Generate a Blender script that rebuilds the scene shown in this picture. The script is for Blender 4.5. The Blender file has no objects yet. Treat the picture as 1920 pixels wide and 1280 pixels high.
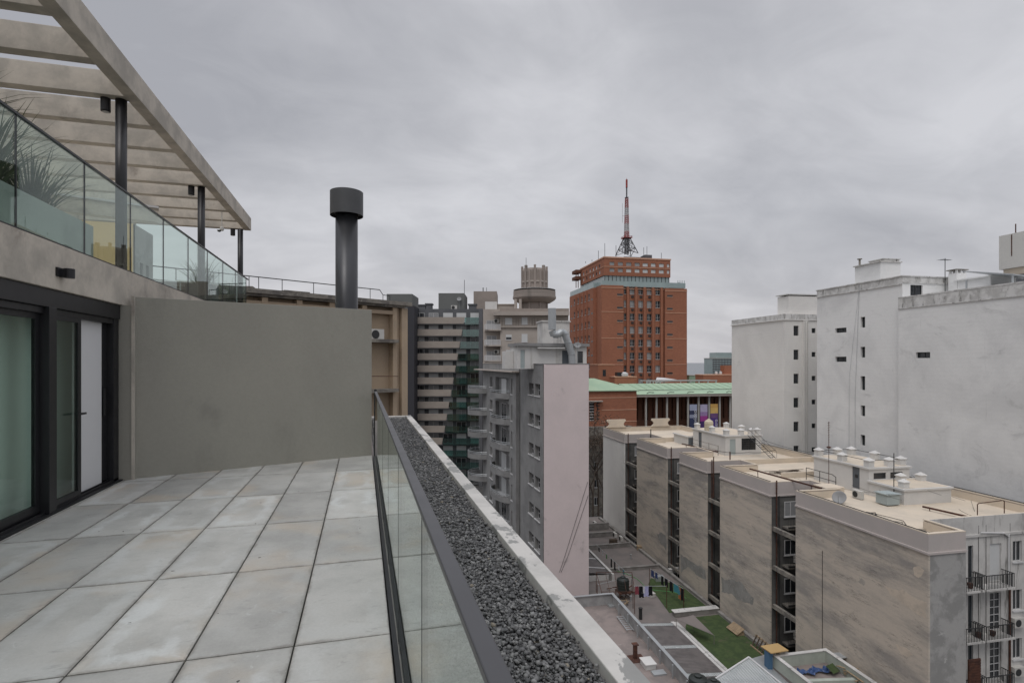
import bpy, math, random
from math import sin, cos, tan, atan, radians, pi, floor
from mathutils import Vector, Matrix
import numpy as np
random.seed(7)
S = bpy.context.scene
COL = S.collection
# ------------------------------------------------------------------ camera
CAMZ = 1.6; FPX = 1010.0; CX = 960.0; HY = 678.0
YAW = atan(280 / 1010.0)
cd = bpy.data.cameras.new('camera'); cam = bpy.data.objects.new('camera', cd); COL.objects.link(cam)
cam.location = (0, 0, CAMZ); cam.rotation_euler = (pi / 2, 0, -YAW)
cd.sensor_width = 36; cd.lens = FPX / 1920 * 36; cd.shift_y = (HY - 640) / 1920
cd.clip_start = .05; cd.clip_end = 20000
S.camera = cam
# ------------------------------------------------------------------ world: overcast sky
SUN_EL = radians(58); SUN_AZ = radians(215)
W = bpy.data.worlds.new('World'); S.world = W; W.use_nodes = True
nt = W.node_tree; nt.nodes.clear()
def wn(t, **k):
    n = nt.nodes.new(t)
    for a, b in k.items(): setattr(n, a, b)
    return n
def wl(a, b): nt.links.new(a, b)
def wmath(op, a, b=None, clamp=False):
    n = wn('ShaderNodeMath', operation=op, use_clamp=clamp)
    for i, x in enumerate((a, b)):
        if x is None: continue
        if isinstance(x, (int, float)): n.inputs[i].default_value = x
        else: wl(x, n.inputs[i])
    return n.outputs[0]
out = wn('ShaderNodeOutputWorld'); bg = wn('ShaderNodeBackground'); bg.inputs[1].default_value = 0.1
wl(bg.outputs[0], out.inputs[0])
sky = wn('ShaderNodeTexSky', sky_type='NISHITA'); sky.sun_disc = False
sky.sun_elevation = SUN_EL; sky.sun_rotation = SUN_AZ; sky.air_density = 1.2; sky.dust_density = 3
tc = wn('ShaderNodeTexCoord'); sep = wn('ShaderNodeSeparateXYZ'); wl(tc.outputs['Generated'], sep.inputs[0])
zz = wmath('MAXIMUM', sep.outputs[2], 0.0)
den = wmath('ADD', zz, 0.30)
cmb = wn('ShaderNodeCombineXYZ'); wl(wmath('DIVIDE', sep.outputs[0], den), cmb.inputs[0]); wl(wmath('DIVIDE', sep.outputs[1], den), cmb.inputs[1])
mp = wn('ShaderNodeMapping'); mp.inputs['Rotation'].default_value = (0, 0, radians(20)); mp.inputs['Scale'].default_value = (.8, 1.25, 1); mp.inputs['Location'].default_value = (3.1, 1.7, 0)
wl(cmb.outputs[0], mp.inputs[0])
n1 = wn('ShaderNodeTexNoise'); n1.inputs['Scale'].default_value = 1.25; n1.inputs['Detail'].default_value = 7; n1.inputs['Roughness'].default_value = .5; n1.inputs['Distortion'].default_value = .5
wl(mp.outputs[0], n1.inputs['Vector'])
n2 = wn('ShaderNodeTexNoise'); n2.inputs['Scale'].default_value = .55; n2.inputs['Detail'].default_value = 3
wl(mp.outputs[0], n2.inputs['Vector'])
n3 = wn('ShaderNodeTexNoise'); n3.inputs['Scale'].default_value = 4.0; n3.inputs['Detail'].default_value = 6; n3.inputs['Roughness'].default_value = .6; n3.inputs['Distortion'].default_value = .8
mp3 = wn('ShaderNodeMapping'); mp3.inputs['Rotation'].default_value = (0, 0, radians(-25)); mp3.inputs['Scale'].default_value = (.9, 1.2, 1); wl(cmb.outputs[0], mp3.inputs[0]); wl(mp3.outputs[0], n3.inputs['Vector'])
mix = wmath('ADD', wmath('ADD', wmath('MULTIPLY', n1.outputs[0], .52), wmath('MULTIPLY', n2.outputs[0], .34)), wmath('MULTIPLY', n3.outputs[0], .14))
rp = wn('ShaderNodeValToRGB'); wl(mix, rp.inputs[0])
r = rp.color_ramp; r.elements[0].position = .40; r.elements[0].color = (.262, .266, .288, 1); r.elements[1].position = .60; r.elements[1].color = (.435, .437, .458, 1)
e = r.elements.new(.5); e.color = (.342, .345, .366, 1)
# brighter near the horizon and towards the zenith (overcast luminance)
hor = wmath('MULTIPLY', wmath('SUBTRACT', 1.0, wmath('MULTIPLY', zz, 4.0, ), True), 0.36, True)
hz2 = wn('ShaderNodeMixRGB'); wl(hor, hz2.inputs[0]); wl(rp.outputs[0], hz2.inputs[1]); hz2.inputs[2].default_value = (.50, .475, .485, 1)
zen = wmath('MULTIPLY', wmath('SUBTRACT', zz, .55), 2.2, True)
gain = wmath('ADD', 1.0, wmath('MULTIPLY', zen, 2.1))
g10 = wmath('MULTIPLY', gain, 10.0)
sc = wn('ShaderNodeVectorMath', operation='SCALE'); wl(hz2.outputs[0], sc.inputs[0]); wl(g10, sc.inputs['Scale'])
mx = wn('ShaderNodeMixRGB'); mx.inputs[0].default_value = .96; wl(sky.outputs[0], mx.inputs[1]); wl(sc.outputs[0], mx.inputs[2])
wl(mx.outputs[0], bg.inputs[0])
ld = bpy.data.lights.new('sun', 'SUN'); sun = bpy.data.objects.new('sun', ld); COL.objects.link(sun)
ld.energy = 0.6; ld.angle = radians(25); ld.color = (1, .96, .92)
dx = Vector((sin(SUN_AZ) * cos(SUN_EL), cos(SUN_AZ) * cos(SUN_EL), sin(SUN_EL)))
sun.rotation_euler = dx.to_track_quat('Z', 'Y').to_euler()
S.view_settings.view_transform = 'Standard'; S.view_settings.look = 'None'; S.view_settings.exposure = 0.58; S.view_settings.gamma = 1
S.cycles.max_bounces = 8; S.cycles.transparent_max_bounces = 24; S.cycles.glossy_bounces = 4
# ------------------------------------------------------------------ frames: F0 terrace, FD street grid, FC far blocks
class Fr:
    def __init__(s, a): s.a = a; s.rot = a - YAW
    def th(s, px): return atan((px - CX) / FPX) + s.a
    def X(s, px, y): return y * tan(s.th(px))
    def Y(s, px, x): return x / tan(s.th(px))
    def t(s, x, y): return y * cos(s.a) + x * sin(s.a)
    def Z(s, py, x, y): return (HY - py) / FPX * s.t(x, y) + CAMZ
    def U(s, px, py, z):        # where the view line meets the level z
        t = (CAMZ - z) * FPX / (py - HY); ph = atan((px - CX) / FPX); r = t / cos(ph)
        return (r * sin(ph + s.a), r * cos(ph + s.a))
    def at(s, px, t):
        ph = atan((px - CX) / FPX); r = t / cos(ph)
        return (r * sin(ph + s.a), r * cos(ph + s.a))
F0 = Fr(YAW); FD = Fr(atan(205 / 1010.0)); FC = Fr(0.0)
# ------------------------------------------------------------------ mesh helpers
class MB:
    def __init__(s): s.v = []; s.f = []
    def add(s, vs, fs):
        b = len(s.v); s.v += [tuple(x) for x in vs]; s.f += [tuple(i + b for i in f) for f in fs]; return s
    def box(s, x0, x1, y0, y1, z0, z1):
        x0, x1 = min(x0, x1), max(x0, x1); y0, y1 = min(y0, y1), max(y0, y1); z0, z1 = min(z0, z1), max(z0, z1)
        return s.add([(x0,y0,z0),(x1,y0,z0),(x1,y1,z0),(x0,y1,z0),(x0,y0,z1),(x1,y0,z1),(x1,y1,z1),(x0,y1,z1)],
                     [(0,3,2,1),(4,5,6,7),(0,1,5,4),(1,2,6,5),(2,3,7,6),(3,0,4,7)])
    def obox(s, c, sx, sy, sz, rz=0, rx=0, ry=0):
        M = Matrix.Translation(c) @ Matrix.Rotation(rz,4,'Z') @ Matrix.Rotation(ry,4,'Y') @ Matrix.Rotation(rx,4,'X')
        vs = [M @ Vector((x*sx/2, y*sy/2, z*sz/2)) for z in (-1,1) for x, y in ((-1,-1),(1,-1),(1,1),(-1,1))]
        return s.add(vs, [(0,3,2,1),(4,5,6,7),(0,1,5,4),(1,2,6,5),(2,3,7,6),(3,0,4,7)])
    def quad(s, a, b, c, d): return s.add([a,b,c,d], [(0,1,2,3)])
    def prism(s, pts, z0, z1):
        n = len(pts)
        ar = sum(pts[i][0]*pts[(i+1)%n][1]-pts[(i+1)%n][0]*pts[i][1] for i in range(n))
        if ar < 0: pts = pts[::-1]
        return s.add([(x,y,z0) for x,y in pts]+[(x,y,z1) for x,y in pts],
                     [tuple(range(n-1,-1,-1)), tuple(range(n,2*n))]+[(i,(i+1)%n,n+(i+1)%n,n+i) for i in range(n)])
    def cyl(s, a, b, r, n=10, r2=None, caps=True):
        a = Vector(a); b = Vector(b); d = (b-a)
        if d.length < 1e-6: return s
        q = d.to_track_quat('Z','Y'); r2 = r if r2 is None else r2
        vs = []
        for p, rr in ((a,r),(b,r2)):
            for i in range(n):
                an = 2*pi*i/n; vs.append(p + q @ Vector((rr*cos(an), rr*sin(an), 0)))
        fs = [(i,(i+1)%n,n+(i+1)%n,n+i) for i in range(n)]
        if caps: fs += [tuple(range(n-1,-1,-1)), tuple(range(n,2*n))]
        return s.add(vs, fs)
    def tube(s, pts, r, n=6):
        for a, b in zip(pts, pts[1:]): s.cyl(a, b, r, n)
        return s
    def lathe(s, c, prof, n=24, rot0=0):
        vs = []; fs = []
        for (r, z) in prof:
            for i in range(n):
                an = 2*pi*i/n+rot0; vs.append((c[0]+r*cos(an), c[1]+r*sin(an), c[2]+z))
        m = len(prof)
        for j in range(m-1):
            for i in range(n): fs.append((j*n+i, j*n+(i+1)%n, (j+1)*n+(i+1)%n, (j+1)*n+i))
        fs.append(tuple(range(n-1,-1,-1))); fs.append(tuple(range((m-1)*n, m*n)))
        return s.add(vs, fs)
    def ring(s, pts, th, z0, z1):   # closed wall band following a polygon, th inward
        n = len(pts)
        ar = sum(pts[i][0]*pts[(i+1)%n][1]-pts[(i+1)%n][0]*pts[i][1] for i in range(n))
        if ar < 0: pts = pts[::-1]
        inn = []
        for i in range(n):
            p0 = Vector(pts[i-1]); p1 = Vector(pts[i]); p2 = Vector(pts[(i+1)%n])
            d1 = (p1-p0).normalized(); d2 = (p2-p1).normalized()
            n1 = Vector((-d1.y,d1.x)); n2 = Vector((-d2.y,d2.x)); m = n1+n2; m /= max(m.dot(n1), .2)
            q = p1+m*th; inn.append((q.x,q.y))
        vs = [(x,y,z0) for x,y in pts]+[(x,y,z1) for x,y in pts]+[(x,y,z0) for x,y in inn]+[(x,y,z1) for x,y in inn]
        fs = []
        for i in range(n):
            j = (i+1)%n
            fs += [(i,j,n+j,n+i),(2*n+j,2*n+i,3*n+i,3*n+j),(n+i,n+j,3*n+j,3*n+i),(j,i,2*n+i,2*n+j)]
        return s.add(vs, fs)
    def wall(s, o, ax, L, z0, z1, ops, dep, inn):
        """vertical wall from o=(x,y) along ax ('x','y') with openings (a0,a1,z0,z1) and reveals dep deep; inn = inward (dx,dy)"""
        u = (1,0) if ax == 'x' else (0,1)
        def P(a, z, d=0): return (o[0]+u[0]*a+inn[0]*d, o[1]+u[1]*a+inn[1]*d, z)
        A = sorted(set([0,L]+[x for q in ops for x in q[:2]])); Z = sorted(set([z0,z1]+[x for q in ops for x in q[2:]]))
        A = [a for a in A if 0 <= a <= L]; Z = [z for z in Z if z0 <= z <= z1]
        for a0, a1 in zip(A, A[1:]):
            for b0, b1 in zip(Z, Z[1:]):
                ma = (a0+a1)/2; mb = (b0+b1)/2
                if any(q[0] < ma < q[1] and q[2] < mb < q[3] for q in ops): continue
                s.quad(P(a0,b0),P(a1,b0),P(a1,b1),P(a0,b1))
        for a0,a1,b0,b1 in ops:
            s.quad(P(a0,b0),P(a0,b1),P(a0,b1,dep),P(a0,b0,dep)); s.quad(P(a1,b0),P(a1,b1),P(a1,b1,dep),P(a1,b0,dep))
            s.quad(P(a0,b0),P(a1,b0),P(a1,b0,dep),P(a0,b0,dep)); s.quad(P(a0,b1),P(a1,b1),P(a1,b1,dep),P(a0,b1,dep))
            s.quad(P(a0,b0,dep),P(a1,b0,dep),P(a1,b1,dep),P(a0,b1,dep))
        return s
def mesh(name, mb, mat, off=(0,0,0), smooth=False):
    me = bpy.data.meshes.new(name)
    me.from_pydata([(x-off[0], y-off[1], z-off[2]) for x,y,z in mb.v], [], mb.f)
    me.materials.append(mat)
    if smooth: me.polygons.foreach_set('use_smooth', [True]*len(me.polygons))
    me.validate(); me.update()
    return me
class Th:       # a thing: Empty at its base, parts parented; coordinates are given in the frame
    def __init__(s, name, label, cat, fr, o, group=None):
        s.fr = fr; s.o = o
        e = bpy.data.objects.new(name, None); COL.objects.link(e); e.empty_display_size = .3
        c, q = cos(fr.rot), sin(fr.rot)
        e.location = (o[0]*c-o[1]*q, o[0]*q+o[1]*c, o[2]); e.rotation_euler = (0,0,fr.rot)
        e['label'] = label; e['category'] = cat
        if group: e['group'] = group
        s.e = e
    def part(s, name, mb, mat, parent=None, smooth=False, label=None, bevel=0, stuff=False):
        o = bpy.data.objects.new(name, mesh(name, mb, mat, s.o, smooth)); COL.objects.link(o)
        o.parent = parent or s.e
        if label: o['label'] = label
        if stuff: o['kind'] = 'stuff'
        if bevel: bev(o, bevel)
        return o
    def inst(s, name, me, loc, rz=0, parent=None, label=None):
        o = bpy.data.objects.new(name, me); COL.objects.link(o); o.parent = parent or s.e
        o.location = (loc[0]-s.o[0], loc[1]-s.o[1], loc[2]-s.o[2]) if not parent else loc
        o.rotation_euler = (0,0,rz)
        if label: o['label'] = label
        return o
def bev(o, w, seg=2):
    m = o.modifiers.new('bevel','BEVEL'); m.width = w; m.segments = seg; m.limit_method = 'ANGLE'; m.angle_limit = radians(40)
def single(name, label, cat, fr, o, mb, mat, smooth=False, group=None, bevel=0, kind=None):
    ob = bpy.data.objects.new(name, mesh(name, mb, mat, o, smooth)); COL.objects.link(ob)
    c, q = cos(fr.rot), sin(fr.rot); ob.location = (o[0]*c-o[1]*q, o[0]*q+o[1]*c, o[2]); ob.rotation_euler = (0,0,fr.rot)
    if kind: ob['kind'] = kind
    if label: ob['label'] = label
    if cat and kind != 'structure': ob['category'] = cat
    if group: ob['group'] = group
    if bevel: bev(ob, bevel)
    return ob
def copy_tree(o, parent=None):
    c = o.copy(); COL.objects.link(c); c.parent = parent
    for ch in list(o.children): copy_tree(ch, c)
    return c
# ------------------------------------------------------------------ materials
def srgb(r, g, b):
    f = lambda c: (c/255/12.92) if c/255 <= .04045 else ((c/255+.055)/1.055)**2.4
    return (f(r), f(g), f(b), 1)
class N:
    def __init__(s, name):
        s.m = bpy.data.materials.new(name); s.m.use_nodes = True; s.t = s.m.node_tree; s.t.nodes.clear()
        s.out = s.n('ShaderNodeOutputMaterial')
    def n(s, t, **k):
        x = s.t.nodes.new(t)
        for a, b in k.items(): setattr(x, a, b)
        return x
    def l(s, a, b): s.t.links.new(a, b)
    def set(s, inp, v):
        if hasattr(v, 'is_output') or isinstance(v, bpy.types.NodeSocket): s.l(v, inp)
        else: inp.default_value = v
    def math(s, op, a, b=None, c=None, clamp=False):
        x = s.n('ShaderNodeMath', operation=op, use_clamp=clamp)
        for i, v in enumerate((a,b,c)):
            if v is not None: s.set(x.inputs[i], v)
        return x.outputs[0]
    def mix(s, f, a, b, mode='MIX'):
        x = s.n('ShaderNodeMixRGB', blend_type=mode); s.set(x.inputs[0], f); s.set(x.inputs[1], a); s.set(x.inputs[2], b); return x.outputs[0]
    def co(s, rnd=True):
        tc = s.n('ShaderNodeTexCoord').outputs['Object']
        if not rnd: return tc
        oi = s.n('ShaderNodeObjectInfo').outputs['Random']
        v = s.n('ShaderNodeVectorMath', operation='ADD'); s.l(tc, v.inputs[0])
        cb = s.n('ShaderNodeCombineXYZ'); k = s.math('MULTIPLY', oi, 57.0); s.l(k, cb.inputs[0]); s.l(k, cb.inputs[1]); s.l(cb.outputs[0], v.inputs[1])
        return v.outputs[0]
    def noise(s, vec, scale, detail=4, rough=.55, stretch=(1,1,1), dist=0):
        if stretch != (1,1,1):
            mp = s.n('ShaderNodeMapping'); mp.inputs['Scale'].default_value = stretch; s.l(vec, mp.inputs[0]); vec = mp.outputs[0]
        x = s.n('ShaderNodeTexNoise'); x.inputs['Scale'].default_value = scale; x.inputs['Detail'].default_value = detail
        x.inputs['Roughness'].default_value = rough; x.inputs['Distortion'].default_value = dist
        s.l(vec, x.inputs['Vector']); return x.outputs[0]
    def ramp(s, v, a, b):
        x = s.n('ShaderNodeMapRange'); x.interpolation_type = 'SMOOTHSTEP'; s.set(x.inputs[0], v); x.inputs[1].default_value = a; x.inputs[2].default_value = b; return x.outputs[0]
    def bsdf(s, col, rough=.8, metal=0, spec=.5, bump=None, bs=.3, bd=.01):
        b = s.n('ShaderNodeBsdfPrincipled'); s.set(b.inputs['Base Color'], col); s.set(b.inputs['Roughness'], rough)
        b.inputs['Metallic'].default_value = metal; b.inputs['Specular IOR Level'].default_value = spec
        if bump is not None:
            u = s.n('ShaderNodeBump'); u.inputs['Strength'].default_value = bs; u.inputs['Distance'].default_value = bd
            s.l(bump, u.inputs['Height']); s.l(u.outputs[0], b.inputs['Normal'])
        s.l(b.outputs[0], s.out.inputs[0]); return b
def stain(name, c1, c2, sc=.8, lo=.4, hi=.65, c3=None, st=(1,1,1), st3=(3,3,.25), s3=1.0, lo3=.55, hi3=.75, rough=.85, fine=.12, bump=.25, bd=.01, fs=14, spec=.3, dist=.3):
    q = N(name); v = q.co()
    f = q.ramp(q.noise(v, sc, 8, .62, st, dist), lo, hi)
    c = q.mix(f, c1, c2)
    if c3: c = q.mix(q.ramp(q.noise(v, s3, 7, .65, st3, .2), lo3, hi3), c, c3)
    fn = q.noise(v, fs, 6, .7)
    g = q.math('MULTIPLY_ADD', fn, 2*fine, 1-fine)
    cb = q.n('ShaderNodeCombineXYZ'); [q.l(g, cb.inputs[i]) for i in range(3)]
    c = q.mix(1.0, c, cb.outputs[0], 'MULTIPLY')
    q.bsdf(c, rough, 0, spec, fn, bump, bd); return q.m
def bigwhite(name, c1, c2, dirt):
    q = N(name); v = q.co()
    a = q.ramp(q.noise(v, .13, 8, .65, (1,1,1), .6), .38, .64)
    sp = q.n('ShaderNodeSeparateXYZ'); q.l(v, sp.inputs[0])
    crs = q.math('MULTIPLY_ADD', q.math('SINE', q.math('ADD', q.math('MULTIPLY', sp.outputs[2], 17.0), q.math('MULTIPLY', q.noise(v, .9, 3), 3.0))), .5, .5)
    p = q.ramp(q.noise(v, .34, 9, .75, (.7,.7,1.1), 1.0), .555, .70)
    s = q.ramp(q.noise(v, 1.5, 7, .7, (2.2,2.2,.22), .3), .60, .80)
    k = q.ramp(q.noise(v, 2.2, 9, .8, (1,1,1.6), 1.5), .655, .69)
    c = q.mix(a, c1, c2)
    c = q.mix(q.math('MULTIPLY', crs, q.math('MULTIPLY', q.noise(v, .5, 4), .045)), c, cc(.40,.40,.40))
    c = q.mix(q.math('MULTIPLY', p, .42*dirt), c, cc(.30,.30,.295))
    c = q.mix(q.math('MULTIPLY', s, .40*dirt), c, cc(.27,.265,.255))
    c = q.mix(q.math('MULTIPLY', k, .55*dirt), c, cc(.20,.195,.185))
    fn = q.noise(v, 6, 7, .75); g = q.math('MULTIPLY_ADD', fn, .16, .92)
    cb = q.n('ShaderNodeCombineXYZ'); [q.l(g, cb.inputs[i]) for i in range(3)]
    q.bsdf(q.mix(1.0, c, cb.outputs[0], 'MULTIPLY'), .88, 0, .3, q.math('ADD', fn, q.math('MULTIPLY', crs, .18)), .35, .02); return q.m
def endwall():
    q = N('stained_beige_render'); v = q.co()
    a = q.ramp(q.noise(v, .38, 10, .74, (.28,.28,1.3), .25), .42, .64)          # broad grey weathering
    b = q.ramp(q.noise(v, 2.0, 10, .76, (.14,.14,2.0), .2), .52, .74)           # thin horizontal streaks
    d = q.ramp(q.noise(v, .42, 9, .7, (1,1,1), .3), .63, .66)                 # cement repair patches
    c = q.mix(q.math('MULTIPLY', a, .9), cc(.53,.47,.40), cc(.28,.265,.248))
    c = q.mix(q.math('MULTIPLY', b, .42), c, cc(.17,.16,.15))
    c = q.mix(q.math('MULTIPLY', d, .55), c, cc(.25,.245,.235))
    cr = q.math('ABSOLUTE', q.math('SUBTRACT', q.noise(v, .9, 8, .75, (.3,.3,2.2), .2), .5)); cm = q.ramp(q.noise(v, .8, 3), .5, .62)
    c = q.mix(q.math('MULTIPLY', q.math('SUBTRACT', 1.0, q.ramp(cr, .0, .014)), q.math('MULTIPLY', cm, .8)), c, cc(.10,.095,.09))
    c = q.mix(q.math('MULTIPLY', q.ramp(q.noise(v, 2.4, 8, .75, (3,3,.16), .2), .60, .78), .35), c, cc(.17,.16,.15))
    c = q.mix(q.math('MULTIPLY', q.ramp(q.noise(v, .9, 8, .7, (.6,.6,1.3), .3), .60, .68), .5), c, cc(.60,.53,.45))
    fn = q.noise(v, 11, 7, .75); g = q.math('MULTIPLY_ADD', fn, .34, .83)
    cb = q.n('ShaderNodeCombineXYZ'); [q.l(g, cb.inputs[i]) for i in range(3)]
    q.bsdf(q.mix(1.0, c, cb.outputs[0], 'MULTIPLY'), .9, 0, .3, fn, .4, .02); return q.m
def plain(name, c, rough=.5, metal=0, spec=.5, var=.08, fs=5):
    q = N(name); v = q.co(); g = q.math('MULTIPLY_ADD', q.noise(v, fs, 5, .6), 2*var, 1-var)
    cb = q.n('ShaderNodeCombineXYZ'); [q.l(g, cb.inputs[i]) for i in range(3)]
    rr = q.math('MULTIPLY_ADD', q.noise(v, fs*1.7, 4), .16, rough-.08, clamp=True)
    q.bsdf(q.mix(1.0, c, cb.outputs[0], 'MULTIPLY'), rr, metal, spec); return q.m
def glass(name, tint, refl=1.0, base=.04):
    q = N(name); g = q.n('ShaderNodeNewGeometry')
    d = q.n('ShaderNodeVectorMath', operation='DOT_PRODUCT'); q.l(g.outputs['Normal'], d.inputs[0]); q.l(g.outputs['Incoming'], d.inputs[1])
    c = q.math('ABSOLUTE', d.outputs['Value']); k = q.math('POWER', q.math('SUBTRACT', 1.0, c, clamp=True), 5.0)
    f = q.math('MULTIPLY', q.math('MULTIPLY_ADD', k, 1-base, base), refl, clamp=True)
    tr = q.n('ShaderNodeBsdfTransparent'); tr.inputs[0].default_value = tint
    gl = q.n('ShaderNodeBsdfGlossy'); gl.inputs['Roughness'].default_value = .003; gl.inputs['Color'].default_value = (.93,.97,.95,1)
    m = q.n('ShaderNodeMixShader'); q.l(f, m.inputs[0]); q.l(tr.outputs[0], m.inputs[1]); q.l(gl.outputs[0], m.inputs[2]); q.l(m.outputs[0], q.out.inputs[0])
    return q.m
def cc(r, g, b): return (r, g, b, 1)
M = {}
M['concrete'] = stain('fair_faced_concrete', cc(.56,.51,.44), cc(.39,.36,.315), 1.9, .36, .66, cc(.24,.205,.175), (1,1,1), (1.5,1.5,1.2), 1.3, .58, .80, .75, .12, .3)
M['concrete_soffit'] = M['concrete']
M['tank_stain'] = stain('cap_concrete', cc(.50,.485,.46), cc(.42,.41,.39), 1.6, .4, .6, cc(.25,.25,.24), (1,1,1), (1.2,.8,1), 2.6, .545, .58, .8, .09, .3)
M['greywall'] = stain('grey_green_render', cc(.315,.302,.262), cc(.285,.274,.239), .55, .38, .68, cc(.24,.232,.205), (1,1,.6), (1,1,.5), 1.6, .55, .8, fine=.09, bump=.25, fs=22, rough=.7)
M['black_metal'] = plain('black_powder_coat', cc(.012,.012,.014), .42, 0, .5, .1)
M['grey_metal'] = plain('dark_grey_rail_metal', cc(.065,.065,.07), .4, .3, .5, .1)
M['flue'] = plain('anthracite_flue_paint', cc(.045,.046,.05), .36, .35, .5, .12, 2)
M['flue_cap'] = plain('worn_grey_flue_cap', cc(.085,.087,.09), .5, .3, .5, .18, 3)
M['dish_grey'] = plain('matt_grey_dish', cc(.26,.265,.27), .6, 0, .3, .15, 3)
M['glass'] = glass('balustrade_glass', cc(.94,.975,.96))
M['glass_up'] = glass('upper_balustrade_glass', cc(.86,.93,.90), .9, .04)
M['doorglass'] = glass('door_glass', cc(.84,.90,.87), 1.1, .045)
M['added_backing'] = plain('added_pale_backing', cc(.74,.80,.76), .8, 0, .2, .04)  # sheet added behind the door panes, kept pale to lighten them
M['white_in'] = plain('white_interior', cc(.72,.72,.72), .6)
M['blind'] = plain('pale_blind', cc(.62,.62,.63), .7, 0, .3, .03)
M['white'] = stain('white_paint_weathered', cc(.62,.61,.59), cc(.54,.535,.52), .3, .35, .7, cc(.36,.35,.34), (1,1,1), (1.3,1.3,.9), .25, .60, .82, .8, .06, .2)
M['whitewall'] = bigwhite('large_white_render', cc(.74,.74,.73), cc(.62,.62,.615), .9)
M['dirty_coping'] = stain('dirty_coping_paint', cc(.62,.615,.60), cc(.46,.455,.44), 1.2, .4, .6, cc(.12,.115,.105), (1,1,1), (1.6,1.6,.5), 1.3, .53, .72, .9, .12, .3)
M['_a'] = stain('unused_white', cc(.64,.64,.63), cc(.56,.56,.555), .12, .35, .7, cc(.38,.38,.375), (1,1,1), (.5,.5,1.6), .28, .57, .80, .85, .07, .35, .02, 6)
M['whitewall2'] = bigwhite('large_cream_render', cc(.73,.715,.685), cc(.65,.635,.61), .5)
M['_b'] = stain('unused_cream', cc(.64,.63,.605), cc(.585,.575,.555), .12, .35, .7, cc(.42,.41,.39), (1,1,1), (.5,.5,1.2), .3, .62, .85, .85, .05, .35, .02, 6)
M['beige_end'] = endwall()
M['cement_patch'] = stain('cement_repair', cc(.30,.295,.28), cc(.24,.235,.222), 1.5, .4, .6, cc(.38,.36,.33), (1,1,1), (1,1,1), 3, .55, .7, .9, .16, .3)
M['tan_patch'] = stain('fresh_tan_render', cc(.58,.50,.41), cc(.50,.435,.36), 1.5, .4, .6, cc(.40,.36,.31), (1,1,1), (1,1,1), 3, .55, .7, .9, .12, .3)
M['grey_patch'] = stain('patched_grey_render', cc(.36,.355,.345), cc(.26,.258,.25), .8, .42, .58, cc(.45,.445,.43), (1,1,1), (1,1,1), 1.3, .6, .72, .9, .12, .3)
M['dark_render'] = stain('dark_slot_render', cc(.13,.128,.122), cc(.08,.08,.078), .6, .4, .65, cc(.17,.165,.155), (1,1,1), (3,3,.2), .9, .55, .8, .9, .15, .3)  # dark grey render for the slot walls and one facade trim
M['old_render'] = stain('old_facade_render', cc(.56,.55,.53), cc(.45,.44,.425), .6, .4, .65, cc(.13,.125,.115), (1,1,1), (2.6,2.6,.3), 1.0, .55, .72, .9, .1, .3)
M['cream_roof'] = stain('cream_roof_coating', cc(.60,.52,.42), cc(.52,.46,.38), .35, .4, .65, cc(.27,.23,.19), (1,1,1), (.35,1.6,1), .6, .65, .82, .85, .08, .2, fs=6)
M['parapet_pink'] = stain('pinkish_parapet_paint', cc(.47,.425,.405), cc(.44,.405,.385), .4, .4, .6, cc(.30,.27,.25), (1,1,1), (1,1,.4), .7, .68, .85, .85, .05, .15)
M['lilac'] = stain('pale_pink_render', cc(.66,.575,.57), cc(.61,.535,.53), .22, .38, .66, cc(.40,.355,.35), (1,1,1), (.8,.8,.9), .7, .58, .80, fine=.06, bump=.15, fs=4)
M['grey_facade'] = stain('grey_art_facade', cc(.25,.25,.248), cc(.195,.195,.195), .5, .4, .65, cc(.10,.10,.10), (1,1,1), (3,3,.25), .8, .58, .8, .85, .08, .2)
M['beige_bldg'] = stain('ochre_beige_render', cc(.43,.335,.24), cc(.38,.30,.22), .6, .4, .65, cc(.25,.21,.17), (1,1,1), (3,3,.3), .8, .62, .85, .85, .08, .2)
M['ochre'] = stain('ochre_paint', cc(.66,.48,.24), cc(.60,.43,.21), .5, .4, .6, None, fine=.05)
M['old_cornice'] = stain('flaking_cornice', cc(.25,.23,.20), cc(.13,.12,.11), 1.5, .4, .6, cc(.36,.34,.30), (1,1,1), (1,1,1), 3, .6, .7, .95, .2, .4)
M['deco'] = stain('stone_render', cc(.42,.375,.335), cc(.36,.32,.285), .2, .4, .65, cc(.20,.18,.16), (1,1,1), (1,1,.3), .3, .6, .85, .9, .06, .1, fs=2)
M['deco_dark'] = stain('weathered_stone_render', cc(.32,.275,.245), cc(.27,.235,.21), .2, .4, .65, cc(.13,.12,.11), (1,1,1), (1,1,.3), .3, .6, .85, .9, .06, .1, fs=2)
M['charcoal'] = stain('charcoal_facade', cc(.13,.134,.142), cc(.11,.114,.122), .3, .4, .6, None, fine=.05, fs=3)
M['darkstrip'] = plain('near_black_party_wall', cc(.045,.045,.052), .7, 0, .3, .1, .3)
M['greybox'] = plain('grey_green_plant_room', cc(.15,.155,.15), .8, 0, .3, .1, .5)
M['spandrel'] = stain('beige_spandrel', cc(.36,.32,.28), cc(.33,.29,.255), .4, .4, .6, None, fine=.05, fs=3)
M['green_glass'] = glass('green_balcony_glass', cc(.40,.63,.60), 1.5, .08)
M['teal_glass'] = plain('teal_window_band', cc(.28,.35,.35), .15, 0, .6, .25, .3)
M['dark_glass'] = plain('dark_window_glass', cc(.025,.028,.032), .1, 0, .6, .4, .9)
M['mid_glass'] = plain('curtained_window_glass', cc(.27,.275,.28), .25, 0, .5, .3, .9)
M['white_frame'] = plain('white_window_frame', cc(.55,.55,.55), .5)
M['shutter'] = plain('white_roller_shutter', cc(.55,.56,.56), .55)
M['grey_door'] = plain('dull_grey_door', cc(.10,.115,.13), .5)
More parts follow.
